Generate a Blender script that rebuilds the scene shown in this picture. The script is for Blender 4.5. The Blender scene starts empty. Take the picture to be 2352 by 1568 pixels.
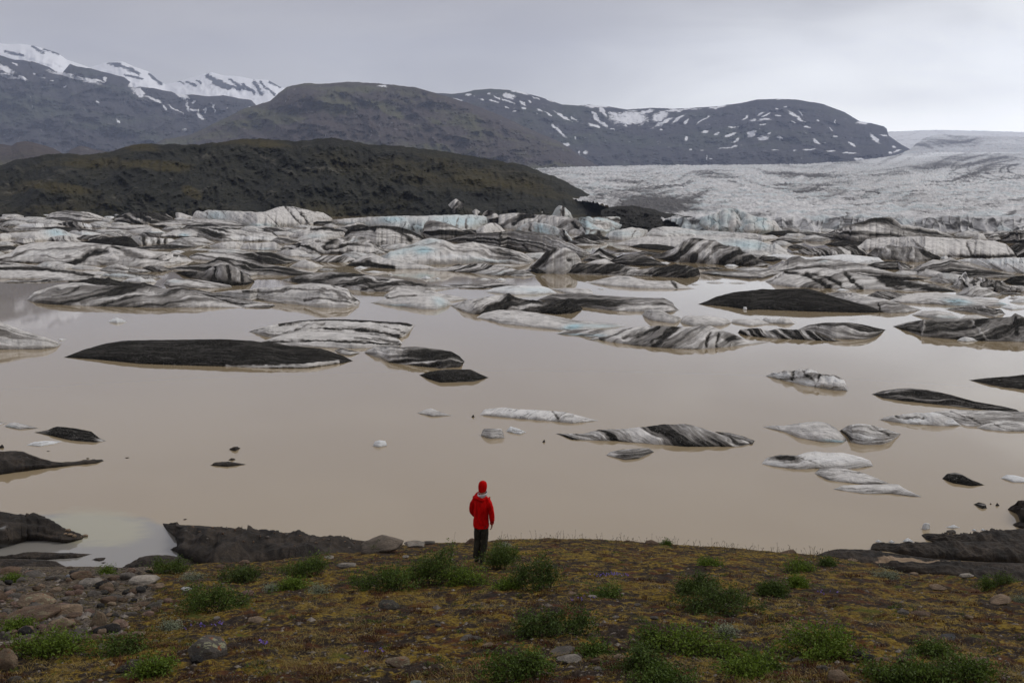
import bpy, math, random
import numpy as np
from mathutils import Vector, Matrix

# ---------------------------------------------------------------- camera, world, sun
F, CX, CY, HZ = 2522.0, 1176.0, 784.0, 430.0          # focal length and centre in picture units (2352 wide)
CAMZ = 30.0
PITCH = math.atan((CY - HZ) / F)
sc = bpy.context.scene
col = sc.collection
cam_d = bpy.data.cameras.new('camera')
cam = bpy.data.objects.new('camera', cam_d); col.objects.link(cam)
cam.location = (0, 0, CAMZ)
cam.rotation_euler = (math.pi / 2 - PITCH, 0, 0)
cam_d.sensor_width = 36.0
cam_d.lens = 36.0 * F / 2352.0
cam_d.clip_start = 0.5
cam_d.clip_end = 60000
sc.camera = cam

SUN_EL, SUN_AZ = math.radians(48), math.radians(66)     # azimuth clockwise from the view direction (+Y)
world = bpy.data.worlds.new('World'); sc.world = world
world.use_nodes = True
nt = world.node_tree; nt.nodes.clear()
def wn(t, **kw):
    n = nt.nodes.new(t)
    for k, v in kw.items(): setattr(n, k, v)
    return n
w_out = wn('ShaderNodeOutputWorld'); w_bg = wn('ShaderNodeBackground')
w_bg.inputs['Strength'].default_value = 0.1
w_sky = wn('ShaderNodeTexSky'); w_sky.sky_type = 'NISHITA'; w_sky.sun_disc = False
w_sky.sun_elevation = SUN_EL; w_sky.sun_rotation = SUN_AZ
w_tc = wn('ShaderNodeTexCoord'); w_sep = wn('ShaderNodeSeparateXYZ')
nt.links.new(w_tc.outputs['Generated'], w_sep.inputs[0])
def wmap(src, a, b, smooth=True):
    m = wn('ShaderNodeMapRange'); m.interpolation_type = 'SMOOTHSTEP' if smooth else 'LINEAR'
    m.inputs[1].default_value = a; m.inputs[2].default_value = b
    nt.links.new(src, m.inputs[0]); return m.outputs[0]
def wmath(op, a, b):
    m = wn('ShaderNodeMath'); m.operation = op
    for i, s in enumerate((a, b)):
        if isinstance(s, (int, float)): m.inputs[i].default_value = s
        else: nt.links.new(s, m.inputs[i])
    return m.outputs[0]
def wmix(fac, a, b):
    m = wn('ShaderNodeMix'); m.data_type = 'RGBA'
    nt.links.new(fac, m.inputs[0]) if not isinstance(fac, float) else setattr(m.inputs[0], 'default_value', fac)
    for i, s in ((6, a), (7, b)):
        if isinstance(s, tuple): m.inputs[i].default_value = (*s, 1)
        else: nt.links.new(s, m.inputs[i])
    return m.outputs[2]
w_nz = wn('ShaderNodeTexNoise'); w_nz.inputs['Scale'].default_value = 2.2; w_nz.inputs['Detail'].default_value = 4
w_mp = wn('ShaderNodeMapping'); w_mp.inputs['Scale'].default_value = (1.0, 1.0, 3.5)
nt.links.new(w_tc.outputs['Generated'], w_mp.inputs[0]); nt.links.new(w_mp.outputs[0], w_nz.inputs[0])
nzv = wmath('MULTIPLY', wmath('SUBTRACT', w_nz.outputs['Fac'], 0.5), 0.30)
zz = wmath('ADD', w_sep.outputs['Z'], nzv)
g_low = wmap(zz, 0.23, 0.045)                          # towards the horizon
g_right = wmap(w_sep.outputs['X'], -0.05, 0.36)       # the sky clears above the ice cap
grey = wmix(wmap(zz, 0.16, 0.02), (5.6, 5.35, 5.35), (7.0, 6.85, 6.7))
pale = wmix(wmap(zz, 0.30, 0.10), (5.4, 5.2, 5.15), (8.4, 8.25, 8.0))
base = wmix(g_right, grey, pale)
cloud = wmix(wmath('MULTIPLY', g_low, g_right), base, (15.5, 15.5, 15.2))
w_n2 = wn('ShaderNodeTexNoise'); w_n2.inputs['Scale'].default_value = 5.5; w_n2.inputs['Detail'].default_value = 5; w_n2.inputs['Roughness'].default_value = 0.55; w_n2.inputs['Distortion'].default_value = 0.6
w_m2 = wn('ShaderNodeMapping'); w_m2.inputs['Scale'].default_value = (0.8, 0.8, 3.0)
nt.links.new(w_tc.outputs['Generated'], w_m2.inputs[0]); nt.links.new(w_m2.outputs[0], w_n2.inputs[0])
cl_a = wmath('MULTIPLY', wmap(w_n2.outputs['Fac'], 0.36, 0.66), wmath('SUBTRACT', 0.75, wmath('MULTIPLY', wmath('MULTIPLY', g_low, g_right), 0.75)))
cloudv = wmix(wmath('MULTIPLY', cl_a, 0.55), cloud, (4.0, 3.85, 4.15))
nt.links.new(wmix(0.91, w_sky.outputs[0], cloudv), w_bg.inputs['Color'])
nt.links.new(w_bg.outputs[0], w_out.inputs['Surface'])

sun_d = bpy.data.lights.new('sun', 'SUN'); sun_d.energy = 1.45; sun_d.angle = math.radians(28)
sun_d.color = (1.0, 0.96, 0.9)
sun = bpy.data.objects.new('sun', sun_d); col.objects.link(sun)
sd = Vector((math.sin(SUN_AZ) * math.cos(SUN_EL), math.cos(SUN_AZ) * math.cos(SUN_EL), math.sin(SUN_EL)))
sun.rotation_euler = sd.to_track_quat('Z', 'Y').to_euler()
sun.location = (0, 0, 200)

sc.render.engine = 'CYCLES'
sc.view_settings.view_transform = 'Standard'
sc.view_settings.look = 'None'
sc.view_settings.gamma = 1.0
sc.view_settings.use_curve_mapping = False
sc.view_settings.exposure = 0.06
sc.cycles.use_denoising = True
sc.cycles.max_bounces = 6
sc.cycles.volume_bounces = 1
sc.cycles.transparent_max_bounces = 8

# ---------------------------------------------------------------- helpers
rng = np.random.default_rng(7)
random.seed(7)
_perm = np.random.default_rng(3).permutation(256)
_perm = np.concatenate([_perm, _perm, _perm])
_g = np.random.default_rng(4).normal(size=(256, 3)); _g /= np.linalg.norm(_g, axis=1)[:, None]
def pn(x, y, z=0.0):
    """gradient noise, about -0.8..0.8"""
    x, y, z = np.broadcast_arrays(np.asarray(x, float), np.asarray(y, float), np.asarray(z, float))
    xi, yi, zi = np.floor(x).astype(int), np.floor(y).astype(int), np.floor(z).astype(int)
    xf, yf, zf = x - xi, y - yi, z - zi
    u, v, w = [t * t * t * (t * (t * 6 - 15) + 10) for t in (xf, yf, zf)]
    xi &= 255; yi &= 255; zi &= 255
    out = 0
    for dx in (0, 1):
        wx = u if dx else 1 - u
        for dy in (0, 1):
            wy = v if dy else 1 - v
            for dz in (0, 1):
                wz = w if dz else 1 - w
                h = _perm[_perm[_perm[(xi + dx) & 255] + ((yi + dy) & 255)] + ((zi + dz) & 255)]
                g = _g[h]
                out = out + wx * wy * wz * (g[..., 0] * (xf - dx) + g[..., 1] * (yf - dy) + g[..., 2] * (zf - dz))
    return out * 1.5
def fbm(x, y, z=0.0, o=4, gain=0.5, ridged=False):
    s = 0; a = 1.0; t = 0
    for i in range(o):
        n = pn(x * 2 ** i + 13.7 * i, y * 2 ** i + 5.1 * i, z + 3.3 * i)
        if ridged: n = 0.6 - 1.6 * np.abs(n)
        s = s + a * n; t += a; a *= gain
    return s / t * 1.3
def smooth(a, b, x):
    t = np.clip((x - a) / (b - a), 0, 1); return t * t * (3 - 2 * t)

CO, SI = math.cos(PITCH), math.sin(PITCH)
def at_y(px, py, Y):
    """the place at forward distance Y that is seen at px, py"""
    dx = (np.asarray(px) - CX) / F; dy = -(np.asarray(py) - CY) / F
    fy = CO + SI * dy; fz = -SI + CO * dy
    t = Y / fy
    return dx * t, Y + 0 * t, CAMZ + fz * t
def on_plane(px, py, z=0.0):
    dy = -(np.asarray(py) - CY) / F
    fy = CO + SI * dy; fz = -SI + CO * dy
    return (z - CAMZ) / fz * fy                          # forward distance
def proj(x, y, z):
    cz = y * CO - (z - CAMZ) * SI; cy = y * SI + (z - CAMZ) * CO
    return CX + F * x / cz, CY - F * cy / cz

def tag(o, label=None, cat=None, group=None, kind=None):
    if label: o['label'] = label
    if cat: o['category'] = cat
    if group: o['group'] = group
    if kind: o['kind'] = kind
    return o
def raw_mesh(name, V, faces, attrs=None, smooth_sh=True):
    """faces: (n,k) int array"""
    me = bpy.data.meshes.new(name)
    V = np.ascontiguousarray(V, np.float32); faces = np.ascontiguousarray(faces, np.int32)
    n, k = faces.shape
    me.vertices.add(len(V)); me.vertices.foreach_set('co', V.ravel())
    me.loops.add(n * k); me.loops.foreach_set('vertex_index', faces.ravel())
    me.polygons.add(n)
    me.polygons.foreach_set('loop_start', np.arange(0, n * k, k, dtype=np.int32))
    try: me.polygons.foreach_set('loop_total', np.full(n, k, np.int32))
    except Exception: pass
    me.polygons.foreach_set('use_smooth', np.full(n, smooth_sh, bool))
    for an, a in (attrs or {}).items():
        a = np.ascontiguousarray(a, np.float32)
        if a.ndim == 1 or a.shape[-1] != 3:
            at = me.attributes.new(an, 'FLOAT', 'POINT'); at.data.foreach_set('value', a.ravel())
        else:
            at = me.attributes.new(an, 'FLOAT_VECTOR', 'POINT'); at.data.foreach_set('vector', a.ravel())
    me.update(calc_edges=True)
    me.validate()
    return me
def link(name, me, mat=None, parent=None, loc=None):
    o = bpy.data.objects.new(name, me); col.objects.link(o)
    if mat is not None and len(me.materials) == 0: me.materials.append(mat)
    if parent is not None: o.parent = parent
    if loc is not None: o.location = loc
    return o
def grid_faces(nr, nc):
    i = np.arange(nr * nc).reshape(nr, nc)
    return np.stack([i[:-1, :-1], i[:-1, 1:], i[1:, 1:], i[1:, :-1]], -1).reshape(-1, 4)
def grid_obj(name, P, mat, attrs=None, base=None):
    nr, nc = P.shape[:2]
    base = np.zeros(3) if base is None else np.asarray(base)
    A = {k: (a.reshape(-1, 3) if a.ndim == 3 else a.reshape(-1)) for k, a in (attrs or {}).items()}
    me = raw_mesh(name, (P - base).reshape(-1, 3), grid_faces(nr, nc), A)
    return link(name, me, mat, loc=tuple(base))

# pieces of the photograph as read: crop origin x, y (4096 wide) and its enlargement
CROP = {0: (0, 780, 2352 / 1100), 1: (1000, 780, 2352 / 1100), 2: (2000, 780, 2352 / 1100), 3: (3000, 780, 2352 / 1096),
        4: (2900, 1430, 2156 / 1196), 5: (1500, 1430, 2352 / 1550), 6: (0, 1600, 1.568), 7: (0, 2000, 2352 / 1100),
        8: (1000, 2050, 2352 / 1100), 9: (2000, 2050, 2352 / 1100), 10: (3000, 1950, 2200 / 1096),
        11: (0, 100, 1.68), 12: (1350, 250, 1.68), 13: (2700, 250, 2352 / 1396)}
S4 = 2352 / 4096
def c(n, *v):
    ox, oy, s = CROP[n]
    return [((ox + v[i] / s) * S4, (oy + v[i + 1] / s) * S4) for i in range(0, len(v), 2)]
def pt(n, x, y, rx, ry, ang=0, val=1.0):                # a patch
    ox, oy, s = CROP[n]
    return ((ox + x / s) * S4, (oy + y / s) * S4, rx / s * S4, ry / s * S4, math.radians(ang), val)
def patch_sum(PX, PY, patches, hard=False):
    s = np.zeros_like(PX)
    for (x, y, rx, ry, a, val) in patches:
        dx, dy = PX - x, PY - y
        u = (dx * math.cos(a) + dy * math.sin(a)) / rx; v = (-dx * math.sin(a) + dy * math.cos(a)) / ry
        q = u * u + v * v
        if hard: s = np.maximum(s, val * (1.14 - np.minimum(np.sqrt(q), 3)))
        else: s = s + val * np.exp(-q * 0.9)
    return s
def line_sum(PX, PY, lines):
    s = np.zeros_like(PX)
    for pts, w, val in lines:
        d = np.full_like(PX, 1e9)
        for (x0, y0), (x1, y1) in zip(pts[:-1], pts[1:]):
            l2 = (x1 - x0) ** 2 + (y1 - y0) ** 2 + 1e-9
            t = np.clip(((PX - x0) * (x1 - x0) + (PY - y0) * (y1 - y0)) / l2, 0, 1)
            d = np.minimum(d, np.hypot(PX - x0 - t * (x1 - x0), PY - y0 - t * (y1 - y0)))
        s = s + val * np.exp(-(d / w) ** 2)
    return s

# ---------------------------------------------------------------- materials
class M:
    def __init__(s, name):
        s.m = bpy.data.materials.new(name); s.m.use_nodes = True
        s.t = s.m.node_tree; s.t.nodes.clear()
        s.out = s.n('ShaderNodeOutputMaterial'); s.b = s.n('ShaderNodeBsdfPrincipled')
        s.l(s.b.outputs[0], s.out.inputs['Surface'])
    def n(s, t): return s.t.nodes.new(t)
    def l(s, a, b): s.t.links.new(a, b)
    def put(s, v, sock):
        if isinstance(v, (int, float)): sock.default_value = v
        elif isinstance(v, tuple): sock.default_value = (*v, 1) if len(v) == 3 and sock.type == 'RGBA' else v
        else: s.l(v, sock)
    def set(s, **kw):
        names = {'color': 'Base Color', 'rough': 'Roughness', 'spec': 'Specular IOR Level', 'ior': 'IOR', 'normal': 'Normal', 'metal': 'Metallic'}
        for k, v in kw.items(): s.put(v, s.b.inputs[names[k]])
        return s
    def attr(s, name, out='Fac', typ='GEOMETRY'):
        a = s.n('ShaderNodeAttribute'); a.attribute_name = name; a.attribute_type = typ
        return a.outputs[out]
    def pos(s, scale=(1, 1, 1), obj=False):
        src = s.n('ShaderNodeTexCoord').outputs['Object'] if obj else s.n('ShaderNodeNewGeometry').outputs['Position']
        m = s.n('ShaderNodeMapping'); m.inputs['Scale'].default_value = scale
        s.l(src, m.inputs[0]); return m.outputs[0]
    def noise(s, vec, scale, detail=4, rough=0.55, dist=0.0):
        n = s.n('ShaderNodeTexNoise'); n.inputs['Scale'].default_value = scale; n.inputs['Detail'].default_value = detail
        n.inputs['Roughness'].default_value = rough; n.inputs['Distortion'].default_value = dist
        s.l(vec, n.inputs['Vector']); return n.outputs['Fac']
    def voro(s, vec, scale, feat='F1', out='Distance'):
        n = s.n('ShaderNodeTexVoronoi'); n.feature = feat; n.inputs['Scale'].default_value = scale
        s.l(vec, n.inputs['Vector']); return n.outputs[out]
    def math(s, op, a, b=0.0, cc=0.0):
        m = s.n('ShaderNodeMath'); m.operation = op
        s.put(a, m.inputs[0]); s.put(b, m.inputs[1]); s.put(cc, m.inputs[2]); return m.outputs[0]
    def ramp(s, v, a, b, lo=0.0, hi=1.0, smooth=True):
        m = s.n('ShaderNodeMapRange'); m.interpolation_type = 'SMOOTHSTEP' if smooth else 'LINEAR'
        s.put(v, m.inputs[0])
        for i, q in ((1, a), (2, b), (3, lo), (4, hi)): m.inputs[i].default_value = q
        return m.outputs[0]
    def mix(s, fac, a, b):
        m = s.n('ShaderNodeMix'); m.data_type = 'RGBA'
        s.put(fac, m.inputs[0]); s.put(a, m.inputs[6]); s.put(b, m.inputs[7]); return m.outputs[2]
    def bump(s, h, strength=0.3, dist=0.1):
        b = s.n('ShaderNodeBump'); b.inputs['Strength'].default_value = strength; b.inputs['Distance'].default_value = dist
        s.l(h, b.inputs['Height']); return b.outputs[0]
    def rand(s): return s.n('ShaderNodeNewGeometry').outputs['Random Per Island']

def mat_ice():
    s = M('dirty_ice')
    flow = s.attr('flow', 'Vector')
    st = s.noise(flow, 2.6, 5, 0.62, 0.08)
    st2 = s.noise(flow, 6.0, 4, 0.6)
    p = s.pos()
    n1 = s.noise(p, 0.35, 5, 0.62)
    sp = s.noise(p, 3.2, 3, 0.7)
    d = s.math('ADD', s.attr('dirt'), s.math('MULTIPLY', s.math('SUBTRACT', st, 0.5), 1.9))
    d = s.math('ADD', d, s.math('MULTIPLY', s.math('SUBTRACT', st2, 0.5), 1.2))
    d = s.math('ADD', d, s.math('MULTIPLY', s.math('SUBTRACT', sp, 0.5), 0.5))
    d = s.math('ADD', d, s.math('MULTIPLY', s.math('SUBTRACT', n1, 0.5), 0.5))
    clean = s.mix(s.ramp(n1, 0.35, 0.65), (0.67, 0.65, 0.625), (0.46, 0.445, 0.425))
    clean = s.mix(s.attr('blue'), clean, (0.40, 0.575, 0.63))
    clean = s.mix(s.attr('white'), clean, (0.80, 0.82, 0.83))
    g1 = s.ramp(d, -0.55, 0.15)
    g2 = s.ramp(d, 0.06, 0.66)
    grey = s.mix(g1, clean, (0.165, 0.152, 0.138))
    ash = s.mix(s.ramp(sp, 0.3, 0.75), (0.007, 0.007, 0.006), (0.026, 0.025, 0.023))
    ash = s.mix(s.ramp(st2, 0.45, 0.7, 0, 0.7), ash, (0.072, 0.068, 0.062))
    colr = s.mix(g2, grey, ash)
    smear = s.noise(s.pos((0.35, 0.8, 1.6)), 0.5, 5, 0.7, 0.6)
    colr = s.mix(s.ramp(smear, 0.50, 0.78, 0, 0.30), colr, (0.20, 0.19, 0.18))
    speck = s.math('MULTIPLY', s.ramp(s.noise(p, 5.5, 2, 0.8), 0.58, 0.70), s.ramp(g2, 0.2, 0.6, 0.0, 0.5))
    colr = s.mix(speck, colr, (0.35, 0.34, 0.33))
    pits = s.math('MULTIPLY', s.ramp(s.noise(s.pos((0.6, 1.2, 1.2)), 1.3, 5, 0.75, 0.4), 0.60, 0.75), 0.4)
    colr = s.mix(pits, colr, (0.05, 0.047, 0.044))
    fw = s.n('ShaderNodeVectorMath'); fw.operation = 'MULTIPLY_ADD'
    nzc = s.n('ShaderNodeTexNoise'); nzc.inputs['Scale'].default_value = 3.0; s.l(flow, nzc.inputs['Vector'])
    s.l(nzc.outputs['Color'], fw.inputs[0]); fw.inputs[1].default_value = (0.9, 0.9, 0.0); s.l(flow, fw.inputs[2])
    crk = s.voro(fw.outputs[0], 1.15, 'DISTANCE_TO_EDGE')
    colr = s.mix(s.math('MULTIPLY', s.ramp(crk, 0.04, 0.0, 0, 0.8), s.ramp(s.noise(p, 0.12, 2), 0.42, 0.62)), colr, (0.022, 0.021, 0.020))
    h = s.math('ADD', s.math('MULTIPLY', st, 0.7), s.math('MULTIPLY', sp, 0.35))
    s.set(color=colr, rough=s.ramp(g2, 0, 1, 0.6, 0.95), spec=s.ramp(g2, 0, 1, 0.3, 0.0), normal=s.bump(h, 0.8, 0.6))
    return s.m
def mat_rock(name, a, b, cc, scale=1.0, snow=False, bump=0.5, bd=2.0, green=None, snowc=(0.78, 0.79, 0.82), stretch=(1, 1, 1), outcrop=None):
    s = M(name)
    p = s.pos(stretch)
    n1 = s.noise(p, scale, 6, 0.65); n2 = s.noise(p, scale * 6, 5, 0.7); n3 = s.noise(p, scale * 0.25, 4, 0.6)
    cl = s.mix(s.ramp(n1, 0.35, 0.65), a, b)
    cl = s.mix(s.ramp(n2, 0.48, 0.72, 0, 0.75), cl, cc)
    if green: cl = s.mix(s.ramp(s.math('ADD', n3, s.math('MULTIPLY', s.attr('tint'), 0.5)), 0.48, 0.66, 0, 0.85), cl, green)
    if snow:
        v = s.math('ADD', s.attr('snow'), s.math('MULTIPLY', s.math('SUBTRACT', s.noise(s.pos((1, 1, 0.45)), scale * 4.0, 6, 0.68, 0.5), 0.5), 1.9))
        cl = s.mix(s.ramp(v, 0.22, 0.52), cl, snowc)
    if outcrop:
        oc = s.math('MULTIPLY', s.ramp(s.math('ADD', s.noise(p, scale * 1.7, 6, 0.7, 0.8), s.math('MULTIPLY', s.attr('snow'), 0.16)), 0.56, 0.70), s.ramp(n2, 0.4, 0.6))
        cl = s.mix(s.math('MULTIPLY', oc, 0.75), cl, outcrop)
        cl = s.mix(s.ramp(s.noise(p, scale * 2.6, 5, 0.7, 1.2), 0.54, 0.66, 0, 0.6), cl, (0.005, 0.005, 0.004))
    s.set(color=cl, rough=0.9, spec=0.2, normal=s.bump(s.math('ADD', n1, s.math('MULTIPLY', n2, 0.4)), bump, bd))
    return s.m

# ---------------------------------------------------------------- foreground ground: shape shared by everything that stands on it
_cr = np.array([(-400, 1340), (0, 1303), (280, 1305), (430, 1297), (620, 1288), (740, 1275), (830, 1268), (930, 1252), (1080, 1247), (1160, 1241), (1260, 1238),
                (1420, 1243), (1600, 1255), (1800, 1268), (1870, 1278), (2000, 1298), (2150, 1318), (2352, 1342), (2900, 1420)], float)
_tx = (_cr[:, 0] - CX) * 0.01586; _tz = -(_cr[:, 1] - 1238) * 0.01586
def gbase(x, y):
    return _gb(x, y)
def _gb(x, y):
    d = np.maximum(y, 0)
    return CAMZ - (3.6 + 0.141 * d + 0.00225 * d * d) + np.interp(x, _tx, _tz) * np.clip(0.35 + d / 62.0, 0.35, 1.4)
_D = np.linspace(12, 75, 140)
for _ in range(14):                                      # let the crest fall where it is seen
    t_ = (_cr[:, 0] - CX) / F
    XX = t_[:, None] * _D[None] * (1 + 0.0 * _D)
    PYs = proj(XX, np.broadcast_to(_D, XX.shape), gbase(XX, np.broadcast_to(_D, XX.shape)))[1]
    cur = PYs.min(1)
    _tz = _tz - (_cr[:, 1] - cur) * 0.011
def stony(x, y):
    px, py = proj(x, np.maximum(y, 6), gbase(x, y))
    e = 395 + 60 * np.sin(py * 0.021) - 0.9 * np.abs(py - 1385) + 40 * pn(x * .9, y * .9, 7)
    return smooth(40, -50, px - e) * smooth(1492, 1455, py + 30 * pn(x * 1.3, y * 1.3, 8)) * smooth(1292, 1310, py)
def gz(x, y):
    n = 0.10 * fbm(x * 0.55, y * 0.55, 1.0, 3) + 0.060 * fbm(x * 1.9, y * 1.9, 2.0, 3)
    m = np.abs(pn(x * 4.2, y * 4.2, 4.0)); n = n + 0.05 * (0.35 - m)
    n = n + 0.018 * pn(x * 11, y * 11, 5.0) + 0.010 * pn(x * 26, y * 26, 6.0)
    return gbase(x, y) + n * smooth(78, 60, y)
def hit(px, py):
    """where the sight line through px, py meets the ground"""
    px = np.atleast_1d(np.asarray(px, float)); py = np.atleast_1d(np.asarray(py, float))
    lo = np.full(px.shape, 5.0); hi = np.full(px.shape, 40.0); done = np.zeros(px.shape, bool)
    prev = lo.copy()
    for Y in np.linspace(6, 60, 150):
        x, y, z = at_y(px, py, Y)
        b = (z <= gbase(x, y)) & ~done
        lo = np.where(b, prev, lo); hi = np.where(b, Y, hi); done |= b
        prev = np.full(px.shape, Y)
    for _ in range(14):
        m = 0.5 * (lo + hi); x, y, z = at_y(px, py, m); b = z <= gbase(x, y)
        hi = np.where(b, m, hi); lo = np.where(b, lo, m)
    x, y, z = at_y(px, py, 0.5 * (lo + hi))
    return x, y, gz(x, y), done

def mat_ground():
    s = M('mossy_ground')
    p = s.pos()
    big = s.noise(p, 0.55, 4, 0.6); mid = s.noise(p, 2.4, 5, 0.65, 0.4); fine = s.noise(p, 11.0, 5, 0.75); tiny = s.noise(p, 45, 3, 0.8)
    cl = s.mix(s.ramp(fine, 0.35, 0.7), (0.012, 0.008, 0.006), (0.044, 0.030, 0.020))                     # soil
    mossv = s.math('ADD', s.math('MULTIPLY', mid, 0.75), s.math('MULTIPLY', big, 0.35))
    cl = s.mix(s.ramp(s.math('ADD', mossv, s.math('MULTIPLY', fine, 0.35)), 0.69, 0.80, 0, 0.9), cl, s.mix(s.ramp(fine, 0.4, 0.62), (0.075, 0.042, 0.006), (0.225, 0.155, 0.022)))
    rust = s.noise(s.pos((1, 1, 1.0)), 1.7, 5, 0.6, 0.6)
    cl = s.mix(s.ramp(rust, 0.52, 0.64, 0, 0.8), cl, s.mix(s.ramp(tiny, 0.35, 0.65), (0.030, 0.010, 0.004), (0.105, 0.036, 0.009)))
    grn = s.noise(p, 1.1, 5, 0.65)
    cl = s.mix(s.ramp(grn, 0.58, 0.68, 0, 0.8), cl, (0.052, 0.066, 0.008))
    gv = s.mix(s.ramp(s.voro(p, 16.0, out='Color'), 0.2, 0.8), (0.022, 0.018, 0.015), (0.13, 0.105, 0.080))
    cl = s.mix(s.ramp(s.math('ADD', s.attr('stony'), s.math('MULTIPLY', s.math('SUBTRACT', mid, 0.5), 0.9)), 0.35, 0.6, 0, 0.9), cl, gv)
    cl = s.mix(s.ramp(s.attr('sand'), 0.3, 0.7), cl, s.mix(s.ramp(fine, 0.3, 0.7), (0.020, 0.018, 0.016), (0.045, 0.038, 0.032)))
    cl = s.mix(s.math('MULTIPLY', s.ramp(tiny, 0.66, 0.74), 0.35), cl, (0.28, 0.25, 0.20))
    h = s.math('ADD', s.math('MULTIPLY', fine, 0.6), s.math('MULTIPLY', tiny, 0.4))
    s.set(color=cl, rough=0.95, spec=0.15, normal=s.bump(h, 0.9, 0.04))
    return s.m
GROUND = mat_ground()
th = np.concatenate([np.linspace(-1.35, -0.56, 60)[:-1], np.linspace(-0.56, 0.56, 620), np.linspace(0.56, 1.35, 60)[1:]])
rr = np.concatenate([np.linspace(0.6, 8, 12)[:-1], 8 * (48 / 8) ** np.linspace(0, 1, 470), np.linspace(48, 100, 60)[1:]])
TT, RR = np.meshgrid(th, rr)
gx, gy = RR * np.tan(TT) * 0.92, RR
gzv = gz(gx, gy)
gzv = np.where(gzv < -1.2, -1.2, gzv)
grid_obj('ground', np.stack([gx, gy, gzv], -1), GROUND, {'stony': stony(gx, gy), 'sand': smooth(44, 56, gy)})['kind'] = 'structure'

# ---------------------------------------------------------------- water
def mat_water():
    s = M('silty_water')
    p = s.pos()
    cl = s.mix(s.attr('clear'), (0.32, 0.252, 0.158), (0.225, 0.215, 0.195))
    cl = s.mix(s.attr('pale'), cl, (0.345, 0.325, 0.22))
    n = s.noise(s.pos((1, 1.6, 1)), 0.8, 3, 0.55); n2 = s.noise(s.pos((0.5, 1, 1)), 0.02, 4, 0.6)
    s.set(color=cl, rough=s.ramp(n2, 0.3, 0.7, 0.012, 0.05), spec=0.5, ior=1.6, normal=s.bump(n, 0.02, 0.05))
    return s.m
wx = np.unique(np.concatenate([[-14000, -6000, -2500, -1000, -400, -150, -70], np.arange(-56, -18, 0.3), np.arange(-18, 60, 6), [60, 150, 400, 1000, 2500, 6000, 14000]]))
wy = np.unique(np.concatenate([[-3000, -1000, -300, 0, 50, 70], np.arange(78, 112, 0.25), np.arange(112, 200, 8), [250, 400, 700, 1200, 2000, 4000, 14000]]))
WX, WY = np.meshgrid(wx, wy)
WPX, WPY = proj(WX, np.maximum(WY, 40), 0.0)
wob = 5 * fbm(WX * 0.25, WY * 0.6, 3.0, 4) + 3 * pn(WX * .9, WY * 1.6, 2.0)
edge = np.interp(WPX, [-300, 0, 100, 195, 280, 335, 372, 420, 470], [1172, 1176, 1180, 1177, 1183, 1187, 1201, 1215, 1235])
clear = smooth(-3, 10, WPY - edge + wob) * smooth(470, 420, WPX) * (WY > 70) * (WY < 140)
q = ((WPX - 215) / 125) ** 2 + ((WPY - 1212 - 0.04 * (WPX - 215)) / 42) ** 2
palew = smooth(1.5, 0.3, q + 0.09 * wob) * 0.85
grid_obj('water', np.stack([WX, WY, 0 * WX], -1), mat_water(), {'clear': clear, 'pale': palew})['kind'] = 'structure'

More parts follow.
